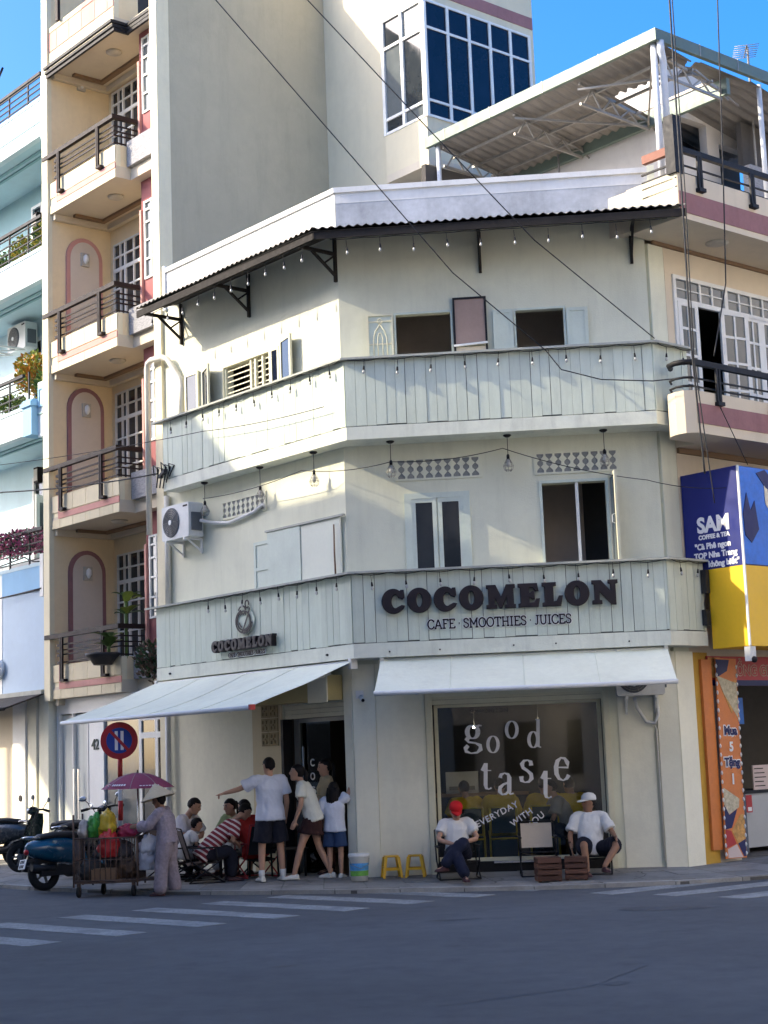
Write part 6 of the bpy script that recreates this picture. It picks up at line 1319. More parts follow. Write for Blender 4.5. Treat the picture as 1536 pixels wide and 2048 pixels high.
# 4 girl
J, k = stand(1.30); J.update(elR=V((.20,.05,1.14)), wrR=V((.24,.12,1.32)), elL=V((-.20,.02,.84)), wrL=V((-.19,.10,.68)))
person('girl in white tee and blue shorts with one arm raised', at(-0.86,22.98,-18), J, k, top=m_tee, sleeve=.75, bottom=m_bluec, leg=.85, shoes=m_shoe, hair='long', wide=.96, looseT=1.6, looseB=1.5, seed=4)
# 5 vendor in conical hat
m_mauve2 = pm('mauve_trousers', (0.28,0.24,0.27), 0.9, 0.2, 28, 0.25, 25); J, k = stand(1.40); J.update(anL=V((-.15,.05,.07)), anR=V((.14,-.06,.07)), knL=V((-.12,.04,.41)), knR=V((.12,-.01,.41)), chest=V((0,.03,1.03)), neck=V((0,.06,1.17)), head=V((0,.11,1.275)), shL=V((-.15,.05,1.125)), shR=V((.15,.05,1.125)), elL=V((-.19,.20,.93)), wrL=V((-.15,.38,.93)), elR=V((.19,.20,.93)), wrR=V((.15,.38,.94)), face=(0,radians(-14)))
vd, HM = person('street vendor in mauve pyjamas and conical straw hat pushing the cage cart', at(-3.14,22.42,78,0.004), J, k, skin=m_skin2, top=m_mauve, sleeve=1.75, bottom=m_mauve2, leg=1.92, shoes=m_shoed, hair='bob', wide=1.08, looseT=1.7, looseB=2.0, seed=5)
m_straw = pm('straw', (0.54,0.45,0.30), 0.8, 0.15, 30, 0.3, 80, stretch=(1,1,6))
MB().lathe([(.262,-.012),(.175,.068),(.08,.15),(.006,.210),(.003,.200),(.08,.142),(.175,.060),(.258,-.018)],28,HM @ Matrix.Translation((0,0,.045)),cap=False).build('conical_hat', m_straw, vd, W[vd.name])
# 6-10 group on low chairs under the left awning
J, k = sit(1.66,.30,.22); J.update(face=(radians(20),radians(-22)))
person('man in white shirt bending over a child by the cafe wall', at(-3.35,24.35,-120), J, k, top=m_poloc, sleeve=.75, bottom=m_navyc, leg=1.85, shoes=m_shoed, hair='short', seed=6, vox=.012)
J, k = sit(1.10,.26,.10); J.update(face=(radians(0),radians(-14)))
person('small child in white shirt seated behind the vendor', at(-3.12,23.85,-80), J, k, top=m_whitec, sleeve=.7, bottom=m_greyc, leg=.9, shoes=m_shoed, hair='bob', seed=7, vox=.012)
J, k = sit(1.50,.30,.30); J.update(face=(radians(0),radians(-34)), wrL=V((-.06,.50,.52)), wrR=V((.06,.48,.50)), elL=V((-.24,.36,.58)), elR=V((.24,.36,.58)))
person('boy in dark red striped shirt hunched forward on a brown folding chair', at(-2.72,23.20,-72), J, k, top=m_strip, sleeve=.8, bottom=m_navyc, leg=1.88, shoes=m_shoed, hair='short', seed=8)
J, k = sit(1.58,.30,.10); J.update(face=(radians(-18),radians(-8)), wrL=V((-.05,.34,.62)), elL=V((-.2,.2,.66)))
person('woman in pale green top sitting against the cafe wall', at(-2.30,24.25,142), J, k, top=m_greenc, sleeve=.7, bottom=m_whitec, leg=1.8, shoes=m_shoed, hair='pony', seed=9, vox=.012)
J, k = sit(1.56,.30,.16); J.update(face=(radians(25),radians(-12)))
person('person in red shirt sitting with back turned on a black chair', at(-2.03,23.55,32), J, k, top=m_redc, sleeve=.8, bottom=m_greyc, leg=.95, shoes=m_shoed, hair='bob', wide=1.1, looseT=1.6, seed=10)
# 11 woman in red cap
J, k = sit(1.54,.24,-.04); J.update(face=(0,radians(-26)), head=J['head']+V((0,.05,-.02)), knL=V((-.03,.42,.50)), anL=V((.24,.49,.22)), knR=V((.10,.44,.40)), anR=V((-.02,.60,.085)), toeL=(.8,.7), toeR=(-.1,1), wrL=V((-.02,.26,.48)), wrR=V((.04,.25,.46)), elL=V((-.27,.08,.53)), elR=V((.27,.08,.53)))
p11, HM = person('woman in white tee and red cap sitting cross-legged by the shop window', at(0.82,22.08,184), J, k, skin=m_skin, top=m_whitec, sleeve=.62, bottom=m_jean, leg=1.9, shoes=m_shoed, hair='bob', seed=11, looseT=.9)
cap_hat(p11, W[p11.name], HM, pm('red_cap',(0.55,0.01,0.015),0.8,0.06,6))
# 12 man in white cap
J, k = sit(1.60,.24,-.05,.06); J.update(face=(radians(-58),radians(0)), knL=V((-.36,.34,.40)), anL=V((-.18,.50,.14)), knR=V((.08,.44,.42)), anR=V((.05,.48,.085)), toeL=(-.3,1), toeR=(-.2,1), wrL=V((-.34,.30,.49)), elL=V((-.30,.06,.54)), elR=V((.27,.02,.52)), wrR=V((.25,.16,.36)))
p12, HM = person('man in white polo and white cap sitting at the right of the shop window', at(2.60,21.98,172), J, k, skin=m_skin2, top=m_whitec, sleeve=.8, bottom=m_navyc, leg=.88, shoes=m_shoed, hair='short', seed=12, looseT=1.1, looseB=1.3, belly=.02, collar=True)
cap_hat(p12, W[p12.name], HM, m_whitec)
# guests inside the shop window, backs to the street
def inside(label, x, y, rot, top, seed, H=1.62):
    J, k = sit(H,.42,.12); p = fw(FR,x,y); person(label, TR(p.x,p.y,.125,radians(rot)), J, k, top=top, sleeve=.75, bottom=m_navyc, leg=1.8, shoes=None, hair='short', seed=seed, vox=.014, face=False, hands=False, wide=1.1, looseT=1.5, group='guests inside the cafe window')
inside('guest in yellow shirt behind the woman in the red cap',1.55,.85,10,m_yelc,20); inside('guest in yellow shirt left of the window lettering YOU',2.04,.80,2,m_yelc,21,1.68); inside('guest in yellow shirt behind the empty beige chair',2.64,.80,-6,m_yelc,22,1.66); inside('guest in yellow shirt near the right window jamb',3.12,.95,20,m_yelc,23); inside('guest in grey shirt beside the right window jamb',2.98,.62,95,m_greyc,24,1.55)
# ================================================================ chairs, stools, crates, bucket
def camp_chair(M, label, fab, frame, seat=.34, w=.50, group='folding chairs outside the cafe', back=.40):
    t = thing('folding_chair', label, 'chair', M, group); h = w/2
    rb_ = MB(); rows = []
    for j in range(7): s_ = j/6; rows.append([(-h+.03+(w-.06)*i/6, .20-.42*s_, seat+.02-.03*s_-.03*sin(pi*i/6)) for i in range(7)])
    rb_.loft(rows,False,True,False); rb_.loft([[(p[0],p[1],p[2]-.008) for p in r] for r in rows],False,True,False); rb_.build('seat', fab, t, M)
    rb_ = MB(); rows = []
    for j in range(7): s_ = j/6; rows.append([(-h+.03+(w-.06)*i/6, -.20-.14*s_-.02*sin(pi*i/6), seat+.06+back*s_) for i in range(7)])
    rb_.loft(rows,False,True,False); rb_.loft([[(p[0],p[1]-.008,p[2]) for p in r] for r in rows],False,True,False); rb_.build('backrest', fab, t, M)
    for s_ in (-1,1):
        x = s_*h
        MB().tube([(x,.26,.012),(x,-.24,.012)],.011,6).build('runner', frame, t, M)
        MB().tube([(x,.25,.012),(x,-.20,seat+.02)],.011,6).build('leg', frame, t, M); MB().tube([(x,-.24,.012),(x,.20,seat+.02)],.011,6).build('leg', frame, t, M)
        MB().tube([(x,-.20,seat),(x,-.345,seat+.08+back)],.011,6).build('back_post', frame, t, M)
        MB().box(x-.02,x+.02,-.22,.16,seat+.20,seat+.222).build('armrest', frame, t, M); MB().tube([(x,.14,seat+.21),(x,.17,seat+.02)],.010,6).build('arm_post', frame, t, M)
    MB().tube([(-h,.20,seat+.02),(h,.20,seat+.02)],.011,6).build('front_bar', frame, t, M); MB().tube([(-h,-.345,seat+.08+back),(h,-.345,seat+.08+back)],.011,6).build('top_bar', frame, t, M); MB().tube([(-h,.26,.012),(h,.26,.012)],.011,6).build('floor_bar', frame, t, M)
    return t
m_canv = pm('brown_canvas', (0.16,0.12,0.10), 0.9, 0.08, 6, 0.2, 60); m_canvb = pm('beige_canvas', (0.52,0.45,0.36), 0.9, 0.06, 6, 0.2, 60); m_canvk = pm('black_canvas', (0.02,0.02,0.022), 0.9, 0.1, 6); m_redf = pm('red_frame', (0.30,0.02,0.025), 0.5, 0.1, 5)
camp_chair(at(-2.74,23.22,-75), 'brown canvas folding chair under the boy in stripes', m_canv, m_black, .28, .52)
camp_chair(at(-2.03,23.53,32), 'black folding chair with red frame under the person in red', m_canvk, m_redf, .27, .50)
camp_chair(at(-3.35,24.35,-120), 'brown folding chair under the man by the cafe wall', m_canv, m_black, .27, .5)
camp_chair(at(-3.12,23.85,-80), 'small brown folding chair under the child', m_canv, m_black, .24, .42, back=.25)
camp_chair(at(-2.30,24.25,142), 'black folding chair under the woman in pale green', m_canvk, m_black, .27, .48)
camp_chair(at(0.82,22.10,184), 'black folding chair under the woman in the red cap', m_canvk, m_black, .22, .54, back=.34)
camp_chair(at(2.60,22.00,172), 'black folding chair under the man in the white cap', m_canvk, m_black, .22, .54, back=.34)
camp_chair(at(1.90,22.05,178), 'empty beige canvas folding chair between the two seated people', m_canvb, m_black, .30, .48, back=.32)
def low_table(M, label):
    t = thing('low_table', label, 'table', M); MB().box(-.25,.25,-.2,.2,.38,.40).build('top', m_blk2, t, M)
    for a in (-1,1):
        for b in (-1,1): MB().tube([(a*.2,b*.16,0),(a*.21,b*.17,.38)],.014,6).build('leg', m_black, t, M)
low_table(at(-2.35,23.75,10), 'small black table between the people under the left awning'); low_table(at(-1.55,23.45,20), 'small black table behind the pointing man')
def inner_chair(x, label):
    p = fw(FR,x,.52); M = TR(p.x,p.y,.125,radians(-4)); t = thing('cafe_chair', label, 'chair', M, 'yellow framed chairs inside the window'); fm = MATS.get('yellow_steel') or pm('yellow_steel',(0.50,0.38,0.03),0.45,0.08,5)
    dk = MATS.get('dark_green_canvas') or pm('dark_green_canvas',(0.02,0.04,0.045),0.8,0.1,5)
    for s_ in (-1,1):
        MB().tube([(s_*.20,-.02,.0),(s_*.20,-.02,.44),(s_*.19,-.06,.86)],.013,8).build('back_leg', fm, t, M); MB().tube([(s_*.20,.38,.0),(s_*.20,.36,.44)],.013,8).build('front_leg', fm, t, M)
    MB().box(-.17,.17,-.07,-.05,.50,.85).build('backrest', dk, t, M); MB().box(-.19,.19,.0,.38,.42,.45).build('seat', dk, t, M); MB().tube([(-.19,-.06,.86),(.19,-.06,.86)],.013,8).build('top_rail', fm, t, M); MB().tube([(-.20,-.02,.42),(.20,-.02,.42)],.013,8).build('cross_rail', fm, t, M); MB().box(-.17,.17,-.015,.005,.06,.40).build('lower_panel', dk, t, M)
for x, lb in ((1.57,'yellow framed chair behind the red cap'),(2.05,'yellow framed chair in the middle of the shop window'),(2.63,'yellow framed chair behind the empty beige chair')): inner_chair(x, lb)
def stool(x, y, rot, label):
    M = at(x,y,rot); t = thing('plastic_stool', label, 'stool', M, 'yellow stools by the wall')
    MB().lathe([(.125,.275),(.135,.285),(.13,.30),(.04,.30),(.035,.29)],4,Matrix.Rotation(pi/4,4,'Z') @ Matrix.Diagonal((1.0,1.0,1,1)),smooth=False).build('seat', m_yplast, t, M)
    for a in (-1,1):
        for b in (-1,1):
            MB().loft([[(a*c+dx,b*c+dy,z) for dx, dy in ((-w,-w),(w,-w),(w,w),(-w,w))] for c, z, w in ((.125,0,.016),(.085,.28,.022))],True,False).build('leg', m_yplast, t, M)
    for a in (-1,1): MB().box(-.10,.10,a*.108-.006,a*.108+.006,.10,.13).build('brace', m_yplast, t, M); MB().box(a*.108-.006,a*.108+.006,-.10,.10,.12,.15).build('brace', m_yplast, t, M)
stool(-0.08,22.62,8,'yellow plastic stool next to the white bucket'); stool(0.25,22.58,-5,'yellow plastic stool nearer the shop window')
def crate(x, y, rot, label, s=.30, h=.30):
    M = at(x,y,rot); t = thing('wooden_crate', label, 'crate', M, 'brown crates used as tables'); r_ = random.Random(int(x*50))
    for a in (-1,1):
        for b in (-1,1): MB().box(a*(s/2-.02)-.018,a*(s/2-.02)+.018,b*(s/2-.02)-.018,b*(s/2-.02)+.018,0,h-.012).build('post', m_wood, t, M)
    for j in range(4):
        z0 = .005+j*h/4
        for a in (-1,1):
            MB().box(-s/2,s/2,a*(s/2)-.008*(a<0),a*(s/2)+.008*(a>0)+(.008 if a<0 else 0)*0,z0+.008,z0+h/4-.010).build('plank', m_wood, t, M)
            MB().box(a*(s/2)-.008 if a<0 else s/2,-s/2 if a<0 else s/2+.008,-s/2+.002,s/2-.002,z0+.004,z0+h/4-.006).build('plank', m_wood, t, M)
    for j in range(4): MB().box(-s/2-.006+j*(s+.012)/4+.003,-s/2-.006+(j+1)*(s+.012)/4-.003,-s/2-.006,s/2+.006,h-.01,h+.006).build('lid_plank', m_wood, t, M)
crate(1.96,21.42,4,'left dark brown wooden crate in front of the empty chair'); crate(2.335,21.46,-7,'right dark brown wooden crate beside the man in the white cap',.28,.29)
bk_ = at(-0.52,22.42,10); bt = thing('paint_bucket', 'white lidded bucket with blue and green label by the corner pier', 'bucket', bk_)
MB().lathe([(.115,0),(.135,.32),(.14,.325)],24).build('tub', m_white, bt, bk_); MB().lathe([(.145,.315),(.148,.33),(.148,.36),(.14,.365)],24).build('lid', m_white, bt, bk_)
def band(r0,r1,z0,z1,mt,nm,a0=0,a1=360): 
    n=20; rows=[[(( r0+(r1-r0)*t)*cos(radians(a0+(a1-a0)*i/n)),(r0+(r1-r0)*t)*sin(radians(a0+(a1-a0)*i/n)),z0+(z1-z0)*t) for i in range(n+1)] for t in (0,1)]; MB().loft(rows,False,True,False).build(nm, mt, bt, bk_)
band(.1215,.1255,.07,.14,pm('green_print',(0.16,0.42,0.08),0.5,0.35,9),'label_green',180,360); band(.1257,.1325,.142,.24,pm('sky_print',(0.10,0.36,0.70),0.5,0.3,9),'label_blue',180,360)
MB().tube([(-.14,0,.30),(-.12,-.09,.22),(0,-.15,.17),(.12,-.09,.22),(.14,0,.30)],.004,5).build('handle', m_steel, bt, bk_)
# ================================================================ interior furniture behind the glass
cn = thing('bar_counter', 'dark bar counter deep inside the cafe', 'counter', FR @ Matrix.Translation((2.2,2.9,.12)))
MB().box(0.9,3.8,2.6,3.1,.125,1.10).build('front', m_roomd, cn, FR); MB().box(0.85,3.85,2.55,3.15,1.10,1.15).build('top', m_brown, cn, FR)
mach = thing('coffee_machine', 'pale coffee machine on the bar counter', 'machine', FR @ Matrix.Translation((1.4,2.7,1.15))); MB().box(1.15,1.65,2.65,3.0,1.15,1.48).build('body', m_ac, mach, FR); MB().box(1.2,1.6,2.6,2.66,1.2,1.26).build('tray', m_steel, mach, FR)
shf = thing('wall_shelf', 'dim shelf of jars on the back wall of the cafe', 'shelf', FR @ Matrix.Translation((2.3,3.9,1.7)))
for z in (1.6,2.0): MB().box(1.2,3.6,3.85,4.1,z,z+.03).build('board', m_brown, shf, FR)
MB().box(0.5,4.2,4.12,4.2,.12,3.05).build('panel', m_roomd, shf, FR)
for k in range(9): MB().lathe([(.05,0),(.055,.14),(.03,.17),(.03,.2)],10,Matrix.Translation((1.35+.24*k,3.97,1.63))).build('jar', [m_ac,m_brown,m_acg][k%3], shf, FR)
m_lit = bpy.data.materials.new('lit_bulb'); m_lit.use_nodes = True; m_lit.node_tree.nodes['Principled BSDF'].inputs['Emission Color'].default_value = (1,.85,.6,1); m_lit.node_tree.nodes['Principled BSDF'].inputs['Emission Strength'].default_value = 55.0
for i, (x, y, z) in enumerate(((1.66,1.6,2.15),(2.62,1.7,2.18))):
    t = thing('hanging_bulb', ['small lit bulb behind the letter g of the window lettering','small lit bulb behind the letter d of the window lettering'][i], 'lamp', FR @ Matrix.Translation((x,y,z)), 'lit bulbs inside the cafe'); MB().ball((x,y,z),.022).build('bulb', m_lit, t, FR); MB().tube([(x,y,z+.03),(x,y,3.05)],.004,5).build('cord', m_cable, t, FR)
# ================================================================ no-parking sign
sg = thing('parking_sign', 'round red and blue alternate parking ban sign on a striped pole', 'sign', TR(-4.06,24.15,gz(-4.06,24.15)))
MS = TR(-4.06,24.10,2.14,radians(8)) @ UP
def disc(r, z, mt, nm, par): return MB().lathe([(r,0),(r,z)],40,MS).build(nm, mt, par)
pc_ = MB().tube([(-4.06,24.15,.06),(-4.06,24.15,2.35)],.035,12).build('pole', m_postw, sg)
for k in range(3): MB().tube([(-4.06,24.15,.35+.62*k),(-4.06,24.15,.64+.62*k)],.0365,12).build('red_band', m_red, pc_)
m_sred = pm('sign_red',(0.42,0.02,0.03),0.45,0.1,3); m_sblu = pm('sign_blue',(0.01,0.05,0.30),0.45,0.1,3)
dd_ = disc(.275,.012,m_sred,'disc',sg); disc(.19,.016,m_sblu,'blue_disc',dd_)
for x in (-.065,.02): MB().box(x,x+.045,-.14,.14,.016,.019,MS).build('white_bar', m_signw, dd_)
MB().box(-.21,.21,-.022,.022,.019,.022,MS @ Matrix.Rotation(radians(-48),4,'Z')).build('red_slash', m_sred, dd_)
# ================================================================ motor scooters (front towards +y)
def scooter(M, label, paint, lean=6, steer=25, plate=True):
    M = M @ Matrix.Rotation(radians(lean),4,'Y'); t = thing('motor_scooter', label, 'scooter', M, 'scooters parked on the pavement')
    def ell_loft(secs, n=14): 
        mb = MB(); mb.loft([[(rx*cos(2*pi*i/n), y, z+rz*sin(2*pi*i/n)) for i in range(n)] for y, z, rx, rz in secs]); return mb
    ell_loft([(-.90,.60,.03,.04),(-.84,.60,.10,.10),(-.70,.585,.165,.15),(-.5,.57,.205,.19),(-.3,.56,.20,.20),(-.12,.53,.16,.20),(.0,.46,.13,.17),(.05,.40,.10,.10)]).build('rear_body', paint, t, M)
    ell_loft([(-.74,.72,.04,.03),(-.68,.755,.12,.05),(-.45,.775,.14,.055),(-.2,.77,.13,.055),(.0,.745,.10,.05),(.05,.70,.05,.03)]).build('seat', m_blk2, t, M)
    MB().tube([(-.09,-.66,.74),(-.12,-.80,.76),(-.06,-.90,.765),(.06,-.90,.765),(.12,-.80,.76),(.09,-.66,.74)],.013,8).build('grab_rail', m_chrome, t, M)
    MB().box(-.16,.16,-.02,.44,.26,.31).build('footboard', m_blk2, t, M)
    sh_ = MB(); rows = []
    for z, y, w in ((.28,.40,.17),(.45,.46,.20),(.65,.44,.205),(.82,.40,.17),(.95,.36,.10)): rows.append([(w*u, y+.06*(1-u*u), z) for u in (-1,-.6,-.2,.2,.6,1)])
    sh_.loft(rows,False,True,False); sh_.loft([[(p[0],p[1]-.025,p[2]) for p in r] for r in rows],False,True,False); sh_.build('front_shield', paint, t, M)
    SM = M @ Matrix.Translation((0,.40,0)) @ Matrix.Rotation(radians(steer),4,'Z')
    hb = MB().tube([(-.34,-.06,1.0),(-.20,-.02,1.02),(0,.0,1.0),(.20,-.02,1.02),(.34,-.06,1.0)],.016,8).build('handlebar', m_black, t, SM)
    for s_ in (-1,1):
        MB().tube([(s_*.24,-.03,1.015),(s_*.35,-.065,.998)],.022,8).build('grip', m_blk2, hb, SM)
        mi = MB().tube([(s_*.20,-.02,1.02),(s_*.22,-.05,1.10),(s_*.27,-.07,1.16)],.007,6).build('mirror_stem', m_black, t, SM); MB().ball((s_*.30,-.07,1.18),.065,.014,.042,12,8).build('mirror', m_mirror, mi, SM)
    ell = MB(); ell.ball((0,.05,.98),.12,.09,.075); ell.build('headset', paint, t, SM); MB().ball((0,.13,.98),.06,.02,.05).build('headlight', m_mirror, t, SM)
    MB().tube([(0,.04,.95),(0,.16,.55),(0,.22,.30)],.03,8).build('fork', m_black, t, SM)
    MB().loft([[(w*cos(a)*.6, .22+.30*sin(a2)*1.0, .24+.30*cos(a2)) for a in [pi*i/8 for i in range(9)]] for a2, w in ((radians(-70),.07),(radians(-35),.11),(0,.12),(radians(35),.10),(radians(60),.05))],False,True,False).build('front_fender', paint, t, SM)
    for nm, Mw, w, yy in (('rear_wheel',M,.055,-.62),('front_wheel',SM,.048,.22)):
        wh = MB().lathe([(.14,-w*.7),(.18,-w),(.225,-w),(.245,-w*.4),(.245,w*.4),(.225,w),(.18,w),(.14,w*.7)],28,Matrix.Translation((0,yy,.245)) @ Matrix.Rotation(pi/2,4,'Y'),cap=False).build(nm, m_rub, t, Mw)
        rm = MB(); rm.lathe([(.05,-.05),(.05,.05)],14,Matrix.Translation((0,yy,.245)) @ Matrix.Rotation(pi/2,4,'Y')); 
        for k in range(5): a = 2*pi*k/5; rm.bar((0,yy+.04*cos(a),.245+.04*sin(a)),(0,yy+.16*cos(a),.245+.16*sin(a)),.03,.03)
        rm.build('rim', m_acg, wh, Mw)
    MB().box(.05,.13,-.72,-.20,.20,.34).build('engine_case', m_black, t, M); ex = MB().tube([(-.10,-.25,.26),(-.14,-.5,.27),(-.15,-.88,.34)],[.03,.055,.05],10).build('exhaust', m_black, t, M); MB().tube([(.10,-.86,.33),(.10,-.5,.30)],.05,10).build('belt_case', m_blk2, t, M)
    MB().ball((0,-.885,.56),.06,.03,.045).build('tail_light', m_sred, t, M); MB().box(-.05,.05,-.93,-.62,.42,.46).build('mudguard', m_blk2, t, M)
    if plate: pp = MB().box(-.095,.095,-.005,.005,-.07,.07).build('number_plate', m_white, t, M @ Matrix.Translation((0,-.95,.39)) @ Matrix.Rotation(radians(-18),4,'X')); [MB().box(-.07+.045*i,-.04+.045*i,-.008,-.005,z0,z0+.045).build('plate_mark', m_black, pp, W[pp.name]) for i in range(3) for z0 in (-.055,.012)]
    MB().tube([(.14,.0,.28),(.26,.03,.01)],.012,6).build('kickstand', m_black, t, M)
    return t
m_ptteal = pm('teal_scooter_paint', (0.006,0.085,0.15), 0.22, 0.05, 3, spec=0.6, coat=0.6); m_ptgrey = pm('graphite_scooter_paint', (0.035,0.045,0.055), 0.25, 0.05, 3, spec=0.6, coat=0.5); m_ptgrn = pm('bottle_green_paint', (0.02,0.045,0.04), 0.25, 0.05, 3, spec=0.6, coat=0.5)
scooter(TR(-4.62,24.10,.03,radians(-50)), 'teal scooter seen from behind, beside the cage cart', m_ptteal, -5, -10)
scooter(TR(-7.30,28.9,.12,radians(75)), 'graphite grey scooter cut by the left edge', m_ptgrey, 5, 0, False)
scooter(TR(-5.55,26.35,.12,radians(62)), 'dark green scooter with turned handlebars behind the teal one', m_ptgrn, 6, 15, False)
scooter(TR(-4.75,25.75,.12,radians(-25)), 'black scooter mostly hidden behind the cage cart', pm('black_scooter_paint',(0.012,0.012,0.014),0.25,0.05,3,spec=0.6,coat=0.5), -6, 20, False)
# ================================================================ vendor's cage cart, its load and parasol
CM = TR(-3.98,22.72,0,radians(-3)); m_rust = pm('rusty_cage', (0.11,0.075,0.06), 0.8, 0.35, 8, 0.3, 60)
ctt = thing('cage_cart', 'rusty wire cage cart on small wheels at the kerb', 'cart', CM); x0, x1, y0, y1 = -.44,.44,-.26,.26
MB().box(x0,x1,y0,y1,.185,.215).build('deck', m_rust, ctt, CM)
for z in (.22,.50,.79): 
    for a, b in (((x0,y0),(x1,y0)),((x1,y0),(x1,y1)),((x1,y1),(x0,y1)),((x0,y1),(x0,y0))): MB().tube([(a[0],a[1],z),(b[0],b[1],z)],.012 if z != .50 else .007,6).build('rail', m_rust, ctt, CM)
for k in range(13):
    x = x0+(x1-x0)*k/12; 
    for y in (y0,y1): MB().tube([(x,y,.2),(x+random.uniform(-.008,.008),y,.79)],.008,5).build('cage_bar', m_rust, ctt, CM)
for k in range(1,7):
    y = y0+(y1-y0)*k/7
    for x in (x0,x1): MB().tube([(x,y,.2),(x,y,.79)],.008,5).build('cage_bar', m_rust, ctt, CM)
for x, y in ((x0,y0),(x1,y0),(x0,y1),(x1,y1)): MB().tube([(x,y,.14),(x,y,.80 if x > 0 else 1.12)],.014,6).build('corner_post', m_rust, ctt, CM)
MB().box(x1,x1+.30,y0+.04,y1-.04,.20,.225).build('side_shelf', m_rust, ctt, CM); MB().tube([(x1-.02,y0+.02,.80),(x1+.12,y0+.06,.90),(x1+.12,y1-.06,.90),(x1-.02,y1-.02,.80)],.013,6).build('push_handle', m_rust, ctt, CM)
for x, y in ((x0+.06,y0+.04),(x1-.06,y0+.04),(x0+.30,y1-.04),(x1+.24,y0+.08)):
    w_ = MB().lathe([(.04,-.022),(.07,-.022),(.078,0),(.07,.022),(.04,.022)],18,Matrix.Translation((x,y,.078)) @ Matrix.Rotation(pi/2,4,'Y')).build('caster_wheel', m_rub, ctt, CM); MB().bar((x,y,.09),(x,y,.19),.05,.03).build('fork', m_rust, w_, CM)
def bag(label, cx, cy, cz, rx, ry, rz, mat, seed, cat='bag', nm='plastic_bag'):
    mb = MB(); mb.ball((0,0,0),rx,ry,rz,32,24); vs = []
    for v in mb.v:
        p = V(v); n_ = noise.noise(V((p.x*16+seed,p.y*16,p.z*12)))*.38+noise.noise(V((p.x*45,p.y*45+seed,p.z*38)))*.20; q = p*(1+n_); q.z = max(q.z,-rz*.75)
        vs.append(tuple(q))
    mb.v = vs; o = mb.build(nm, mat, None, CM @ Matrix.Translation((cx,cy,cz))); return tag(o, label, cat, 'load of the vendor cart')
def plastic(n, c): return pm(n, c, 0.35, 0.15, 8, 0.6, 18, spec=0.5)
bag('green plastic bag on top of the cage cart',-.20,.0,.93,.10,.12,.18,plastic('green_bag',(0.05,0.30,0.05)),1); bag('yellow plastic bag on top of the cage cart',-.02,-.02,.95,.12,.13,.19,plastic('yellow_bag',(0.60,0.42,0.03)),2)
bag('bright red plastic bag hanging inside the cage cart',.02,-.15,.68,.14,.09,.20,plastic('red_bag',(0.55,0.03,0.03)),3); bag('crimson plastic bag at the handle end of the cart',.26,.0,.86,.16,.13,.10,plastic('crimson_bag',(0.42,0.03,0.08)),4)
bag('clear bag of mixed goods at the far end of the cart',-.36,.02,.90,.07,.12,.14,plastic('pale_bag',(0.42,0.38,0.36)),5); bag('dark sack low in the cage cart',-.25,.0,.34,.16,.2,.16,cloth('dark_sack',(0.05,0.05,0.05)),6,'sack','cloth_sack'); bag('brown sack low in the middle of the cart',.22,.05,.36,.18,.2,.16,cloth('brown_sack',(0.14,0.09,0.06)),7,'sack','cloth_sack'); bag('grey sack in the upper cage of the cart',.05,.1,.60,.26,.14,.16,cloth('grey_sack',(0.11,0.10,0.10)),8,'sack','cloth_sack')
bag('large white sack hanging beside the vendor',.56,-.10,.53,.14,.11,.26,plastic('white_sack',(0.64,0.66,0.74)),9,'sack'); bag('smaller white carrier bag in front of the large white sack',.60,-.20,.66,.11,.06,.16,plastic('white_carrier',(0.68,0.69,0.74)),10)
cb = tag(MB().box(-.17,.17,-.13,.13,0,.16).build('cardboard_box', pm('cardboard',(0.24,0.15,0.09),0.9,0.1,6), None, CM @ Matrix.Translation((-.04,-.08,.22))), 'brown cardboard box on the deck of the cart', 'box', 'load of the vendor cart')
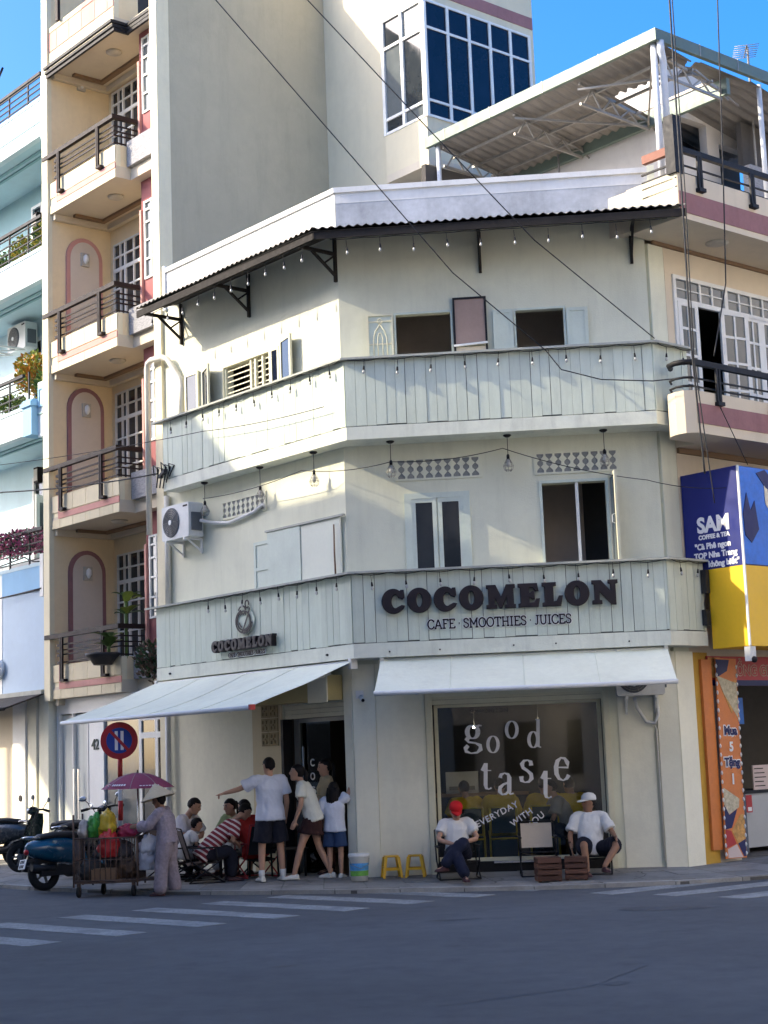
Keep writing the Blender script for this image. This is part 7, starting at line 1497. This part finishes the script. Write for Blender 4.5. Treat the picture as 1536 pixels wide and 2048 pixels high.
UM = CM @ Matrix.Translation((.36,.22,0)); um = thing('parasol', 'faded purple parasol with white print standing on the vendor cart', 'umbrella', UM); m_purp = pm('purple_canvas', (0.24,0.05,0.10), 0.8, 0.08, 4, 0.2, 40)
MB().tube([(0,0,.25),(0,0,1.66)],.012,8).build('pole', m_chrome, um, UM)
seg_n = 8; R0 = .52; panels = []
for s_ in range(seg_n):
    rows = []
    for u in range(7):
        f = u/6; r = R0*f; z = 1.66-.215*f**2.0; rows.append([(r*cos(2*pi*(s_+v/5)/seg_n)*(1-.05*sin(pi*v/5)*f), r*sin(2*pi*(s_+v/5)/seg_n)*(1-.05*sin(pi*v/5)*f), z+.02*sin(pi*v/5)*f*0) for v in range(6)])
    mb = MB(); mb.loft(rows,False,True,False); mb.build('canopy_panel', m_purp, um, UM); MB().tube([rows[i][0] for i in range(7)],.004,5).build('rib', m_steel, um, UM)
MB().tube([(0,0,1.655),(0,0,1.70)],.01,6).build('finial', m_black, um, UM)
def on_par(px, f, th):    # small printed marks following the canopy
    r = R0*f; return (r*cos(th), r*sin(th), 1.66-.215*f*f+.004)
mk = MB()
for k in range(6): a = radians(232+k*5.0); p, q = V(on_par(0,.84,a)), V(on_par(0,.84,a+radians(3.4))); p2, q2 = V(on_par(0,.90,a)), V(on_par(0,.90,a+radians(3.4))); mk.add([p,q,q2,p2],[(0,1,2,3)])
for k in range(14): a = 2*pi*k/14; b_ = 2*pi*(k+1)/14; c0 = V(on_par(0,.87,radians(222))); e1 = V((-.74,.67,0))*-1; mk.add([c0+V((.026*cos(a),-.012*cos(a),.02*sin(a))),c0+V((.026*cos(b_),-.012*cos(b_),.02*sin(b_))),c0+V((.016*cos(b_),-.008*cos(b_),.012*sin(b_))),c0+V((.016*cos(a),-.008*cos(a),.012*sin(a)))],[(0,1,2,3)])
for k in range(7): a = radians(285+k*5.2); p, q = V(on_par(0,.90,a)), V(on_par(0,.90,a+radians(3.8))); p2, q2 = V(on_par(0,.925,a)), V(on_par(0,.925,a+radians(3.8))); mk.add([p,q,q2,p2],[(0,1,2,3)])
o = mk.build('white_print', m_signw, um, UM); o['kind'] = 'stuff'
